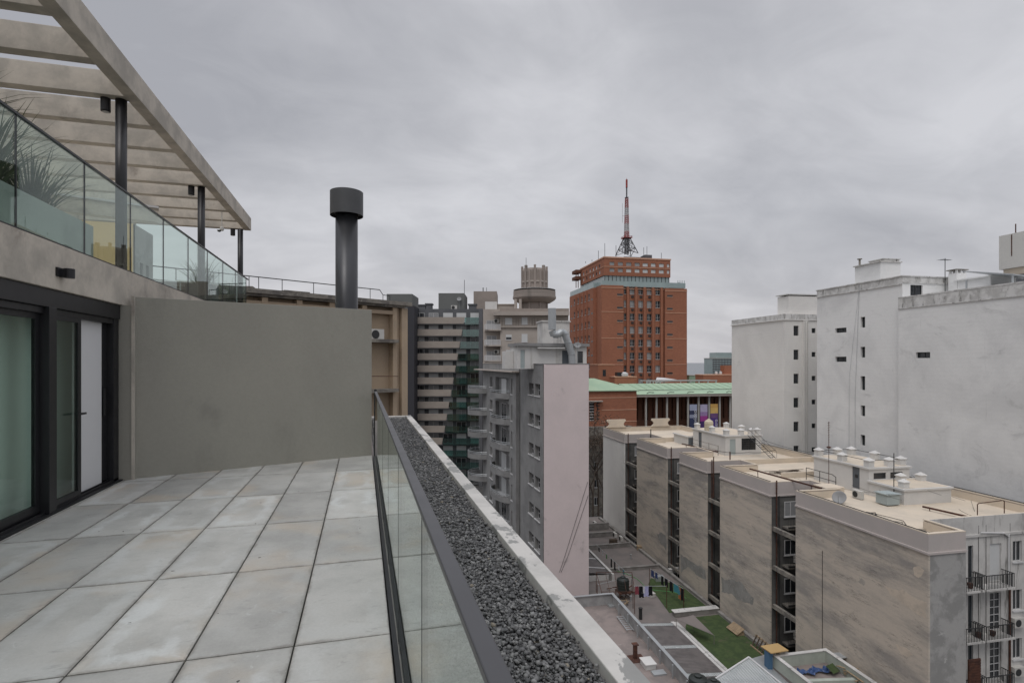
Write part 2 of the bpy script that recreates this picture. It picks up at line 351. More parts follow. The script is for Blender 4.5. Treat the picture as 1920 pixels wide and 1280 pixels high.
M['pale_door'] = plain('pale_blue_grey_door', cc(.33,.38,.38), .5)
M['rust'] = stain('rusty_steel', cc(.10,.045,.03), cc(.06,.03,.024), 4, .4, .6, None, fine=.2, rough=.85)
M['iron'] = plain('dark_iron', cc(.025,.026,.027), .6)
M['galv'] = plain('galvanised_sheet', cc(.40,.42,.43), .42, .45, .5, .15, 1.5)
M['wire'] = plain('black_cable', cc(.02,.02,.02), .7)
M['plastic_cream'] = plain('cream_tank_plastic', cc(.55,.48,.36), .5)
M['plastic_black'] = plain('black_tank_plastic', cc(.015,.02,.018), .45)
M['ac_white'] = plain('air_conditioner_casing', cc(.52,.51,.48), .5)
M['red_paint'] = plain('red_mast_paint', cc(.28,.035,.03), .6)
M['mast_white'] = plain('white_mast_paint', cc(.35,.34,.34), .6)
M['turf'] = stain('artificial_turf', cc(.06,.088,.034), cc(.042,.066,.027), 1.6, .4, .6, cc(.09,.085,.055), (1,1,1), (1,1,1), .9, .55, .75, .95, .3, .4, fs=40)
M['patio'] = stain('grey_pink_patio', cc(.20,.175,.165), cc(.165,.15,.142), .6, .4, .6, cc(.11,.10,.095), (1,1,1), (1,1,1), .5, .6, .8, .9, .1, .2)
M['lowroof'] = stain('dusty_red_roof_screed', cc(.25,.21,.195), cc(.19,.165,.155), .7, .4, .6, cc(.33,.30,.28), (1,1,1), (1,3,1), .8, .6, .75, .9, .12, .2)
M['asphalt'] = stain('asphalt', cc(.075,.072,.07), cc(.055,.054,.053), .2, .4, .6, None, fine=.15, rough=.9)
M['pavement'] = stain('reddish_pavement', cc(.14,.11,.10), cc(.12,.10,.09), .3, .4, .6, None, fine=.1)
M['copper'] = stain('verdigris_copper', cc(.30,.42,.30), cc(.34,.45,.32), .3, .4, .6, cc(.20,.30,.23), (1,1,1), (3,.3,1), .8, .6, .8, .7, .06, .1, fs=2)
M['plaster_col'] = plain('pale_column_stone', cc(.40,.39,.36), .8)
M['dirtwall'] = stain('dirty_low_wall', cc(.26,.25,.235), cc(.19,.18,.17), 1.0, .4, .6, cc(.10,.095,.085), (1,1,1), (2,2,.6), 1.2, .6, .8, .9, .1, .25)
M['pale_green'] = stain('pale_green_render', cc(.40,.43,.38), cc(.33,.36,.32), .8, .4, .65, cc(.22,.23,.20), (1,1,1), (3,3,.3), 1, .58, .8, .9, .08, .2)
M['wood'] = stain('weathered_plywood', cc(.33,.25,.16), cc(.24,.18,.12), 2, .4, .6, None, (1,6,1), fine=.15)
M['dark_wood'] = stain('dark_old_timber', cc(.06,.045,.035), cc(.10,.075,.055), 3, .4, .6, None, (1,6,1), fine=.15)
M['blue_tarp'] = plain('blue_tarpaulin', cc(.03,.065,.17), .5)
M['teal_cloth'] = plain('turquoise_cloth', cc(.05,.22,.27), .8)
def cloth(n, *c): M[n] = plain(n, cc(*c), .85, 0, .2)
cloth('cloth_black', .012,.012,.015); cloth('cloth_white', .6,.6,.62); cloth('cloth_blue', .04,.06,.15); cloth('cloth_red', .25,.06,.08); cloth('cloth_orange', .35,.14,.06); cloth('cloth_lilac', .4,.4,.6); cloth('cloth_green', .1,.28,.1)
M['leaf'] = stain('strappy_leaf', cc(.05,.075,.035), cc(.10,.115,.055), 3, .4, .6, None, fine=.15)
M['bark'] = stain('grey_brown_bark', cc(.10,.08,.065), cc(.07,.055,.045), 3, .4, .6, None)
M['twig'] = stain('autumn_twigs', cc(.14,.10,.075), cc(.085,.065,.05), 2, .4, .6, None)
M['planter_grey'] = stain('pale_planter_concrete', cc(.42,.44,.42), cc(.36,.38,.36), 1, .4, .6, None, fine=.05)
M['planter_dark'] = plain('dark_planter', cc(.05,.05,.05), .7)
M['sea'] = plain('grey_sea', cc(.10,.115,.13), .3)
def brickmat(name, a, b, sc=1.0):
    q = N(name); v = q.co(False)
    # brick courses: world-size brick pattern read along the dominant wall direction
    sp = q.n('ShaderNodeSeparateXYZ'); q.l(v, sp.inputs[0])
    cb = q.n('ShaderNodeCombineXYZ'); q.l(q.math('ADD', sp.outputs[0], sp.outputs[1]), cb.inputs[0]); q.l(sp.outputs[2], cb.inputs[1])
    br = q.n('ShaderNodeTexBrick'); q.l(cb.outputs[0], br.inputs['Vector']); br.inputs['Scale'].default_value = 1.0
    br.inputs['Brick Width'].default_value = .5*sc; br.inputs['Row Height'].default_value = .22*sc; br.inputs['Mortar Size'].default_value = .018*sc
    br.inputs['Color1'].default_value = a; br.inputs['Color2'].default_value = b; br.inputs['Mortar'].default_value = cc(*(x*.75 for x in b[:3]))
    f = q.ramp(q.noise(v, .12, 6, .6, (1,1,1), .3), .35, .7)
    c = q.mix(q.math('MULTIPLY', f, .55), br.outputs[0], cc(*(x*.72 for x in a[:3])))
    q.bsdf(c, .85, 0, .3); return q.m
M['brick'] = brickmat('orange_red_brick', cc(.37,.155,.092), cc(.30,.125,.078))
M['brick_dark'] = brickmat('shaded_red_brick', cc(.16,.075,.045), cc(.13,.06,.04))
M['brick_band'] = plain('pale_brick_band', cc(.55,.32,.22), .85)
def corr(name, c, c2, per=.25, ax=0, rough=.5, depth=.04):
    q = N(name); v = q.co(False); sp = q.n('ShaderNodeSeparateXYZ'); q.l(v, sp.inputs[0])
    w = q.math('SINE', q.math('MULTIPLY', sp.outputs[ax], 2*pi/per))
    f = q.ramp(q.noise(v, 1.2, 6, .6), .4, .65)
    q.bsdf(q.mix(f, c, c2), rough, 0, .4, w, .8, depth); return q.m
M['corr_brown'] = corr('corrugated_fibre_sheet', cc(.155,.14,.135), cc(.11,.10,.097), .2, 1)
M['corr_white'] = corr('translucent_corrugated_sheet', cc(.42,.44,.44), cc(.36,.385,.385), .18, 0)
M['corr_sheet'] = corr('galvanised_parapet_sheet', cc(.34,.34,.34), cc(.26,.26,.26), .9, 1, .5, .01)
# ================================================================== terrace floor
TX0, TDX, TY0, TDY = .171, .545, 3.26, 1.26
def tilemat():
    q = N('concrete_paving_slab'); v = q.co(False)
    sp = q.n('ShaderNodeSeparateXYZ'); q.l(v, sp.inputs[0])
    a = q.math('DIVIDE', q.math('SUBTRACT', sp.outputs[0], TX0), TDX); b = q.math('DIVIDE', q.math('SUBTRACT', sp.outputs[1], TY0), TDY)
    fa, fb = q.math('FLOOR', a), q.math('FLOOR', b)
    cb = q.n('ShaderNodeCombineXYZ'); q.l(fa, cb.inputs[0]); q.l(fb, cb.inputs[1])
    wnz = q.n('ShaderNodeTexWhiteNoise', noise_dimensions='2D'); q.l(cb.outputs[0], wnz.inputs['Vector'])
    rnd, rcol = wnz.outputs['Value'], wnz.outputs['Color']
    off = q.n('ShaderNodeVectorMath', operation='SCALE'); q.l(rcol, off.inputs[0]); off.inputs['Scale'].default_value = 40
    ad = q.n('ShaderNodeVectorMath', operation='ADD'); q.l(off.outputs[0], ad.inputs[0]); q.l(v, ad.inputs[1]); vv = ad.outputs[0]
    la, lb = q.math('SUBTRACT', a, fa), q.math('SUBTRACT', b, fb)
    ea = q.math('MULTIPLY', q.math('MINIMUM', la, q.math('SUBTRACT', 1.0, la)), TDX); eb = q.math('MULTIPLY', q.math('MINIMUM', lb, q.math('SUBTRACT', 1.0, lb)), TDY)
    ed = q.math('MINIMUM', ea, eb)
    ds = q.math('ADD', ed, q.math('MULTIPLY', q.math('SUBTRACT', q.noise(vv, 3.2, 6, .6, (1,1,1), .6), .5), .34))
    # pale efflorescence ring some way in from the slab edge, stronger on some slabs
    ring = q.math('MULTIPLY', q.ramp(ds, .02, .09), q.math('SUBTRACT', 1.0, q.ramp(ds, .12, .19)))
    base = q.mix(q.ramp(q.noise(vv, 1.6, 7, .62), .35, .7), cc(.425,.418,.395), cc(.315,.312,.295))
    pink = q.mix(q.math('MULTIPLY', q.ramp(q.noise(vv, 1.1, 4, .5), .52, .68), .55), base, cc(.44,.37,.29))
    sel = q.math('MULTIPLY', q.math('MULTIPLY', q.ramp(rnd, .1, .9), .75), q.ramp(q.noise(vv, 1.7, 5, .6), .38, .6))
    c = q.mix(q.math('MULTIPLY', ring, sel), pink, cc(.49,.50,.49))
    edge = q.math('SUBTRACT', 1.0, q.ramp(q.math('ADD', ed, q.math('MULTIPLY', q.math('SUBTRACT', q.noise(vv, 5, 6, .7), .5), .10)), -.004, .03))
    c = q.mix(q.math('MULTIPLY', edge, .75), c, cc(.20,.19,.17)); c = q.mix(q.math('MULTIPLY', q.ramp(q.noise(vv, 5, 8, .75, (1,2.6,1), 1.2), .55, .70), .5), c, cc(.22,.215,.205)); c = q.mix(q.math('MULTIPLY', q.ramp(q.noise(vv, 4, 8, .75, (2.2,1,1), 1.6), .60, .68), .4), c, cc(.52,.53,.52))
    br = q.math('MULTIPLY_ADD', rnd, .26, .86); fine = q.math('MULTIPLY_ADD', q.noise(v, 60, 5, .7), .30, .85)
    g = q.math('MULTIPLY', br, fine); cg = q.n('ShaderNodeCombineXYZ'); [q.l(g, cg.inputs[i]) for i in range(3)]
    c = q.mix(1.0, c, cg.outputs[0], 'MULTIPLY')
    c = q.mix(q.ramp(q.noise(v, 14, 2, .4), .765, .775), c, cc(.06,.05,.045))
    q.bsdf(c, q.math('MULTIPLY_ADD', q.noise(vv, 4, 4), .25, .5), 0, .35, q.noise(v, 45, 6, .7), .25, .004); return q.m
mb = MB(); mb.box(-3.15, .16, -4, 9.45, -.3, -.05)
single('terrace_base', None, None, F0, (0,0,0), mb, M['iron'], kind='structure')
mb = MB()
ys = [TY0 + TDY*i for i in range(-6, 6)]
for i in range(-6, 5):
    y0 = TY0 + TDY*i; y1 = y0+TDY
    for j in range(1, 8):
        x1 = TX0 - TDX*(j-1); x0 = x1-TDX
        x0c = max(x0, -3.135)
        if x1-x0c < .03: continue
        g = .0045; hz = -.002*random.random()
        X0, X1, Y0, Y1 = x0c+g, min(x1, .158)-g, y0+g*1.5, min(y1, 9.6)-g*1.5
        # clip to the skewed end wall
        yl = lambda x: 8.60+(x+3.0)*.309-.01
        b = .006
        def pt(x, y, z): return (x, min(y, yl(x)), z)
        o = [(X0,Y0),(X1,Y0),(X1,Y1),(X0,Y1)]; inn = [(X0+b,Y0+b),(X1-b,Y0+b),(X1-b,Y1-b),(X0+b,Y1-b)]
        if Y0 > yl(X1): continue
        mb.add([pt(x,y,-.05) for x,y in o]+[pt(x,y,hz-.004) for x,y in o]+[pt(x,y,hz) for x,y in inn],
               [(k,(k+1)%4,4+(k+1)%4,4+k) for k in range(4)]+[(4+k,4+(k+1)%4,8+(k+1)%4,8+k) for k in range(4)]+[(8,9,10,11)])
single('terrace_floor', None, None, F0, (0,0,0), mb, tilemat(), kind='structure')
# ---- our own building below the terrace
t = Th('host_building', 'pale concrete building carrying the paved roof terrace in the foreground', 'building', F0, (0,0,-28))
mb = MB(); mb.box(-14, 1.36, -6, 16.9, -28, -.31); t.part('wall', mb, M['grey_patch'])
mb = MB(); mb.box(1.23, 1.39, -5, 16.35, -.31, 0.0); mb.box(.22, 1.23, 16.2, 16.35, -.31, -.003); t.part('coping', mb, M['tank_stain'], label='pale blotchy concrete coping along the gravel strip', bevel=.008)
mb = MB(); mb.box(.262, 1.226, -5, 16.19, -.2, -.10); t.part('gutter_bed', mb, M['iron'])
mb = MB(); mb.box(-3.0, .2, 9.75, 16.3, -.3, -.12); t.part('rear_floor', mb, M['patio'])
# channel / shoe of the balustrade
t = Th('glass_balustrade', 'waist high glass balustrade with dark flat handrail beside the gravel strip', 'balustrade', F0, (.2,4,0))
mb = MB(); mb.box(.163, .19, -3, 9.45, -.05, .004); mb.box(.214, .238, -3, 9.45, -.05, .012); mb.box(.163, .238, -3, 9.45, -.05, -.03)
t.part('channel', mb, M['black_metal'])
mb = MB(); mb.box(.191, .1955, -3, 9.45, -.03, -.006); mb.box(.2065, .213, -3, 9.45, -.03, -.003); t.part('grout_fill', mb, M['dirtwall'])
yj = [1.87-1.27*3, 1.87-1.27*2, 1.87-1.27, 1.87, 3.14, 4.40, 5.66, 6.92, 8.18, 9.44]
for a, b in zip(yj, yj[1:]):
    mb = MB(); mb.box(.196, .206, a+.006, b-.006, -.02, 1.068); g = t.part('glass_panel', mb, M['glass'])
    e = MB(); e.box(.1952, .2068, b-.0055, b+.0055, -.02, 1.068); t.part('panel_edge', e, M['iron'], parent=g)
mb = MB(); mb.box(.189, .230, -3, 9.44, 1.084, 1.10); mb.box(.193, .209, -3, 9.44, 1.069, 1.0835); t.part('handrail', mb, M['grey_metal'], bevel=.003)
mb = MB(); mb.box(.186, .230, 9.441, 9.47, .0, 1.13); t.part('end_post', mb, M['black_metal'])
mb = MB(); mb.box(.19, .23, 9.6, 9.64, .3, 1.0); t.part('wall_bracket', mb, M['white_frame'])
# ---- gravel
def gravel():
    rng = np.random.default_rng(3)
    t = (1+5**.5)/2
    ico = np.array([(-1,t,0),(1,t,0),(-1,-t,0),(1,-t,0),(0,-1,t),(0,1,t),(0,-1,-t),(0,1,-t),(t,0,-1),(t,0,1),(-t,0,-1),(-t,0,1)], float); ico /= np.linalg.norm(ico[0])
    fc = np.array([(0,11,5),(0,5,1),(0,1,7),(0,7,10),(0,10,11),(1,5,9),(5,11,4),(11,10,2),(10,7,6),(7,1,8),(3,9,4),(3,4,2),(3,2,6),(3,6,8),(3,8,9),(4,9,5),(2,4,11),(6,2,10),(8,6,7),(9,8,1)])
    V = []; F = []; C = []; n = 0
    for y0, y1, sz in ((.2, 4, .0115), (4, 8, .0125), (8, 16.18, .014)):
        st = sz*1.5
        xs = np.arange(.275, 1.222, st); yy = np.arange(y0, y1, st)
        for lay, (zb, kp) in enumerate(((-.085, 1.0), (-.066, .75), (-.05, .25))):
            gx, gy = np.meshgrid(xs, yy); P = np.stack([gx.ravel(), gy.ravel()], 1)
            P = P[rng.random(len(P)) < kp]; m = len(P)
            P = P + rng.uniform(-.6, .6, (m,2))*st
            P[:,0] = np.clip(P[:,0], .275, 1.215)
            z = zb + rng.uniform(-.012, .012, m) + .008*np.sin(P[:,1]*3+P[:,0]*5)
            v = ico[None]*(1+rng.uniform(-.42,.42,(m,12,1)))
            v = v*(sz*(.55+1.15*rng.random((m,1,1))**1.8))*np.stack([rng.uniform(.8,1.35,m), rng.uniform(.7,1.1,m), rng.uniform(.5,.85,m)],1)[:,None,:]
            an = rng.uniform(0, 2*pi, m); ca, sa = np.cos(an)[:,None], np.sin(an)[:,None]
            x = v[:,:,0]*ca-v[:,:,1]*sa; y = v[:,:,0]*sa+v[:,:,1]*ca; 
            tl = rng.uniform(-.6,.6,m)[:,None]; zz_ = v[:,:,2]*np.cos(tl)+x*np.sin(tl); x = x*np.cos(tl)-v[:,:,2]*np.sin(tl)
            vv = np.stack([x+P[:,0:1], y+P[:,1:2], zz_+z[:,None]], 2)
            V.append(vv.reshape(-1,3)); F.append((fc[None]+(np.arange(m)*12)[:,None,None]+n).reshape(-1,3)); n += m*12
            C.append(np.repeat(rng.random(m), 12))
    V = np.concatenate(V); F = np.concatenate(F); C = np.concatenate(C)
    me = bpy.data.meshes.new('gravel'); me.vertices.add(len(V)); me.vertices.foreach_set('co', V.ravel())
    me.loops.add(F.size); me.loops.foreach_set('vertex_index', F.ravel().astype(np.int32))
    me.polygons.add(len(F)); me.polygons.foreach_set('loop_start', np.arange(0, F.size, 3, dtype=np.int32)); me.polygons.foreach_set('loop_total', np.full(len(F), 3, dtype=np.int32))
    me.update(); at = me.attributes.new('rnd', 'FLOAT', 'POINT'); at.data.foreach_set('value', C.astype(np.float32))
    q = N('dark_gravel'); a = q.n('ShaderNodeAttribute', attribute_name='rnd').outputs['Fac']
    c = q.mix(q.math('POWER', a, 2.2), cc(.05,.051,.053), cc(.24,.24,.235)); c = q.mix(q.ramp(a, .985, .995), c, cc(.22,.19,.14))
    c = q.mix(q.math('MULTIPLY', q.noise(q.co(False), 90, 3), .5), c, cc(.15,.15,.15))
    q.bsdf(c, .75, 0, .4); me.materials.append(q.m)
    o = bpy.data.objects.new('gravel', me); COL.objects.link(o); o['kind'] = 'stuff'; o['label'] = 'dark grey crushed stone gravel filling the strip outside the balustrade'; o['category'] = 'gravel'
gravel()
rr = random.Random(8)
for i in range(7):
    x, y = rr.uniform(.35,1.15), (1.55,1.9,2.3,2.9,3.6,4.6,6.0)[i]; m = MB(); s = rr.uniform(.012,.022); a = rr.uniform(0,6)
    m.add([(x-s*cos(a),y-s*sin(a),-.022),(x-s*.5*sin(a),y+s*.5*cos(a),-.018),(x+s*cos(a),y+s*sin(a),-.024),(x+s*.5*sin(a),y-s*.5*cos(a),-.02)],[(0,1,2,3)]); m.add([(x-s*cos(a),y-s*sin(a),-.0235),(x-s*.5*sin(a),y+s*.5*cos(a),-.0195),(x+s*cos(a),y+s*sin(a),-.0255),(x+s*.5*sin(a),y-s*.5*cos(a),-.0215)],[(3,2,1,0)])
    single('fallen_leaf', 'small pale brown leaf lying on the dark gravel strip', 'leaf', F0, (x,y,-.02), m, M['wood'], group='fallen leaves on the gravel')
# ---- grey partition wall (skewed)
FG = Fr(pi/2 - atan((2450-960)/1010.0))
def conv(fa, x, y, fb):
    a = fa.rot-fb.rot; return (x*cos(a)-y*sin(a), x*sin(a)+y*cos(a))
gx0, gy0 = conv(F0, -3.02, 8.545, FG); gx1, gy1 = conv(F0, .165, 9.53, FG)
gy0 = (gy0+gy1)/2
t = Th('partition_wall', 'plain grey green rendered partition wall closing the end of the terrace', 'wall', FG, (gx0, gy0, 0))
mb = MB(); mb.box(gx0, gx1, gy0, gy0+.2, -.05, 2.49); t.part('wall_panel', mb, M['greywall'], bevel=.004)
# ---- flue
fx, fy = F0.at(650, 10.6)
t = Th('flue_pipe', 'tall black cylindrical flue with a wider cap rising behind the grey partition wall', 'flue', F0, (fx, fy, -.12))
mb = MB(); mb.lathe((fx,fy,0), [(.212,-.12),(.212,4.52)], 48); t.part('pipe', mb, M['flue'], smooth=False)
for p in t.e.children[-1].data.polygons: p.use_smooth = len(p.vertices) == 4
mb = MB(); mb.lathe((fx,fy,0), [(.20,4.52),(.305,4.52),(.305,4.47),(.315,4.465),(.315,4.93),(.29,4.94),(.05,4.95)], 48); t.part('cap', mb, M['flue_cap'])
for p in t.e.children[-1].data.polygons: p.use_smooth = len(p.vertices) == 4 and abs(p.normal.z) < .3
mb = MB(); mb.lathe((fx,fy,0), [(.214,2.6),(.217,2.605),(.217,2.64),(.214,2.645)], 48); t.part('seam', mb, M['flue'])
# ================================================================== upper terrace / penthouse side
XF = -3.12
t = Th('penthouse', 'board marked concrete upper storey with sliding glass doors at the left edge', 'building', F0, (XF, 8, 0))
mb = MB()
mb.box(XF-.35, XF, -4, 16.85, 2.364, 2.85)        # fascia beam
t.part('fascia', mb, M['concrete'], label='fair faced concrete fascia above the sliding doors', bevel=.006)
mb = MB(); mb.box(-14, XF-.36, -4, 16.85, 2.45, 2.80); t.part('floor_slab', mb, M['concrete'])
mb = MB(); mb.box(XF-.75, XF+.132, 8.422, 8.64, 0, 2.362); t.part('jamb', mb, M['greywall'])
mb = MB(); mb.box(XF+.10, XF+.136, 8.41, 8.421, 0, 2.49); t.part('corner_bead', mb, M['concrete'])
mb = MB(); mb.box(-14, -9, 11, 16.8, -.3, 2.44); mb.box(-9, XF-.36, 10.8, 16.8, -.3, 2.44); t.part('rear_wall', mb, M['greywall'])
# interior room
mb = MB(); mb.box(-8.2, XF-.33, -4, 8.4, -.05, 0.002); t.part('room_floor', mb, M['white_in'])
mb = MB(); mb.box(-8.3, -8.2, -4, 8.6, 0, 2.44); mb.box(-8.2, XF-.76, 8.43, 8.58, .01, 2.44); mb.box(-8.2, XF-.76, -4.2, -4.05, .01, 2.44); t.part('room_wall', mb, M['white_in'])
# upper storey body
mb = MB(); mb.box(-7.2, -7.05, -4, 10.5, 2.85, 5.39); t.part('glazed_wall', mb, M['mid_glass'])
for y in (-1, 1.5, 4, 6.5, 9, 10.45):
    mb = MB(); mb.box(-7.05, -6.99, y, y+.07, 2.85, 5.3); t.part('mullion', mb, M['black_metal'])
# sliding doors (at X = -3.2)
d = Th('sliding_door', 'black framed sliding glass door under the concrete fascia', 'door', F0, (XF-.1, 6.5, 0))
xa, xb = XF-.20, XF-.03
mb = MB(); mb.box(xa, xb, -4, 8.415, 2.17, 2.36); mb.box(xa-.02, xb-.03, -4, 8.41, 2.10, 2.168); d.part('head_box', mb, M['black_metal'], bevel=.004)
mb = MB(); mb.box(xa-.05, xb+.03, -4, 8.415, 0, .02); mb.box(xb-.03, xb-.02, -4, 8.41, .021, .045); mb.box(xb-.09, xb-.08, -4, 8.41, .021, .045); d.part('track', mb, M['black_metal'])
yA, yB = F0.Y(95, XF), F0.Y(109, XF)
mb = MB(); mb.box(xb-.10, xb+.02, yA, yB, .02, 2.17); d.part('centre_post', mb, M['black_metal'], bevel=.003)
yJ = F0.Y(205, XF-.1)
mb = MB(); mb.box(xa, xb-.02, 8.27, 8.415, .02, 2.17); mb.box(xb-.14, xb-.10, 8.12, 8.27, .05, 2.10); d.part('side_frame', mb, M['black_metal'], bevel=.003)
# leaf left
y65 = F0.Y(66, XF-.1)
lf = MB(); xl = xb-.085
lf.box(xl-.02, xl+.02, y65, y65+.10, .05, 2.10); lf.box(xl-.02, xl+.02, y65+.14, y65+.19, .05, 2.10); lf.box(xl-.02, xl+.02, -3, y65, .05, .13); lf.box(xl-.02, xl+.02, -3, y65, 2.04, 2.10)
L1 = d.part('leaf_frame', lf, M['black_metal']); p = MB(); p.box(xl-.006, xl+.006, -3, y65, .13, 2.04); d.part('pane', p, M['doorglass'], parent=L1)
p = MB(); p.box(xl-.006, xl+.006, y65+.191, yA, .05, 2.10); d.part('pane', p, M['doorglass'], parent=L1)
y138 = F0.Y(138, XF-.1); xl = xb-.045
lf = MB(); lf.box(xl-.02, xl+.02, y138, y138+.07, .05, 2.10); lf.box(xl-.02, xl+.02, yB, y138, .05, .11); lf.box(xl-.02, xl+.02, yB, y138, 2.05, 2.10)
L2 = d.part('leaf_frame', lf, M['black_metal']); p = MB(); p.box(xl-.006, xl+.006, yB, y138, .11, 2.05); d.part('pane', p, M['doorglass'], parent=L2)
h = MB(); h.cyl((xl+.03, y138+.035, 1.0), (xl+.075, y138+.035, 1.0), .011); h.obox((xl+.075, y138-.045, 1.0), .016, .19, .022); d.part('handle', h, M['black_metal'])
p = MB(); p.box(xa-.16, xa-.15, -3.9, 8.38, .02, 2.12); d.part('added_backing', p, M['added_backing'], label='grey green sheet added behind the panes to lighten them')  # added sheet, brightens the panes in place of the dim room
p = MB(); p.box(xb-.12, xb-.10, y138+.075, 8.12, .03, 2.11); d.part('blind', p, M['blind'], label='pale closed blind behind the right hand door leaf')
h = MB(); h.box(xb-.09, xb-.07, 8.14, 8.17, .9, 1.25); d.part('pull_bar', h, M['black_metal'])
# small white shelf inside
c = F0.U(4, 866, .55)
mb = MB(); sx, sy = F0.at(-10, 5.6); sz = F0.Z(866, sx, sy); mb.box(sx-.25, sx+.03, sy-.3, sy+.12, sz-.018, sz+.018)
mb.box(sx-.2, sx-.17, sy-.25, sy-.22, 0.003, sz-.019); mb.box(sx-.02, sx+.01, sy+.07, sy+.10, 0.003, sz-.019); mb.box(sx-.02, sx+.01, sy-.25, sy-.22, .003, sz-.019)
single('side_table', 'white table corner just seen inside the room behind the glass door', 'table', F0, (sx,sy,.003), mb, M['white_in'])
# wall light
wx = XF; wy = F0.Y(126, XF+.06); wz = F0.Z(512, XF, wy)
t = Th('wall_light', 'small black box shaped wall light on the concrete fascia', 'wall light', F0, (wx, wy, wz))
mb = MB(); mb.box(wx, wx+.02, wy-.10, wy+.03, wz-.045, wz+.05); t.part('back_plate', mb, M['black_metal'])
mb = MB(); mb.lathe((wx+.075, wy+.01, wz-.05), [(.05,0),(.05,.1)], 20); mb.box(wx+.02, wx+.07, wy-.035, wy+.055, wz-.045, wz+.045); t.part('shade', mb, M['black_metal'])
# upper balustrade
t = Th('upper_glass_balustrade', 'frameless green tinted glass balustrade on top of the concrete fascia', 'balustrade', F0, (XF, 8, 2.85))
xg = XF-.03
yj = [-1.66+1.3*i for i in range(15)]
for a, b in zip(yj, yj[1:]):
    a2, b2 = a+.005, min(b, 16.8)-.005
    mb = MB(); mb.box(xg-.006, xg+.006, a2, b2, 2.86, 3.925); g = t.part('glass_panel', mb, M['glass_up'])
    e = MB(); e.box(xg-.008, xg+.008, b2-.001, b2+.007, 2.86, 3.925); t.part('panel_edge', e, M['black_metal'], parent=g)
mb = MB(); mb.box(xg-.018, xg+.018, -2, 16.8, 3.926, 3.95); t.part('handrail', mb, M['black_metal'])
mb = MB(); mb.box(xg-.03, xg+.03, -2, 16.8, 2.851, 2.862); t.part('shoe', mb, M['black_metal'])
# pergola
t = Th('pergola', 'long concrete pergola of deep cross beams over the upper terrace', 'pergola', F0, (-3.3, 9, 2.85))
mb = MB(); mb.box(-3.30, -3.12, -3, 17.1, 5.40, 5.757); t.part('edge_beam', mb, M['concrete'], bevel=.006)
for i in range(-3, 10):
    y = 7.925+1.01*i
    if y > 17.05: break
    y = min(y, 16.93)
    mb = MB(); mb.box(-7.3, -3.302, y, y+.17, 5.404, 5.745); t.part('cross_beam', mb, M['concrete'], bevel=.006)
mb = MB(); mb.box(-7.48, -7.302, -3, 17.1, 5.40, 5.757); t.part('rear_beam', mb, M['concrete'])
py_ = [F0.Y(228, -3.38), F0.Y(378, -3.38), F0.Y(451, -3.38)]; py_ = [py_[0]-3.95] + py_
for y in py_:
    mb = MB(); mb.lathe((-3.385, y, 2.85), [(.072,0),(.072,2.55)], 24); o = t.part('post', mb, M['black_metal'])
    for p in o.data.polygons: p.use_smooth = len(p.vertices) == 4
for i, y in enumerate(py_[1:]):
    x = -3.58
    w = Th('ceiling_spotlight', ['black cylinder spotlight beside the nearest pergola post', 'black cylinder spotlight beside the middle pergola post', 'black cylinder spotlight beside the farthest pergola post'][i], 'spotlight', F0, (x, y, 5.40), 'cylinder spotlights under the pergola')
    mb = MB(); mb.lathe((x, y, 5.21), [(.058,0),(.062,.01),(.062,.19)], 20); w.part('housing', mb, M['black_metal'])
    mb = MB(); mb.lathe((x, y, 5.204), [(.045,0),(.045,.005)], 20); w.part('lens', mb, M['mid_glass'])
cxx, cyy = F0.at(416, 13.6); zc = F0.Z(433, cxx, cyy)
t = Th('security_camera', 'small white dome camera hanging under the last pergola beam', 'camera', F0, (cxx, cyy, zc+.1))
mb = MB(); mb.lathe((cxx,cyy,zc+.0), [(.02,0),(.05,.02),(.05,.08),(.03,.1)], 16); mb.cyl((cxx,cyy,zc+.1),(cxx,cyy,5.40),.012,6); t.part('mount', mb, M['ac_white'])
mb = MB(); mb.lathe((cxx-.06,cyy,zc-.03), [(.01,0),(.04,.015),(.05,.045)], 16); t.part('dome', mb, M['dark_glass'])
# planters and plants
def blades(c, n, h, r, w=.02, seed=1):
    rnd = random.Random(seed); m = MB()
    for i in range(n):
        an = rnd.uniform(0, 2*pi); br = rnd.uniform(0, r*.35); L = h*rnd.uniform(.5, 1.15); lean = rnd.uniform(.05, .9)**1.3; bend = rnd.uniform(.1, .8)
        p = Vector((c[0]+br*cos(an), c[1]+br*sin(an), c[2])); d = Vector((cos(an)*lean, sin(an)*lean, 1)).normalized(); side = Vector((-sin(an), cos(an), 0)); ww = w*rnd.uniform(.6,1.2)
        vs = []; seg = 6
        for k in range(seg+1):
            f = k/seg; hw = ww*(1-f)**.6*.5+.0008
            vs += [p-side*hw, p+side*hw]
            p = p + d*(L/seg); d = (d + Vector((cos(an)*.28*bend, sin(an)*.28*bend, -.28*bend*f*1.6))).normalized()
        m.add(vs, [(2*k, 2*k+1, 2*k+3, 2*k+2) for k in range(seg)])
    return m
t = Th('long_planter', 'long pale concrete planter behind the upper glass balustrade', 'planter', F0, (-4.2, 6, 2.85))
mb = MB(); mb.ring([(-4.45,-1),(-3.78,-1),(-3.78,9.2),(-4.45,9.2)], .05, 2.851, 3.57); t.part('box', mb, M['planter_grey'], bevel=.01)
mb = MB(); mb.box(-4.40,-3.83,-.95,9.15,3.3,3.5); t.part('soil', mb, M['dark_wood'])
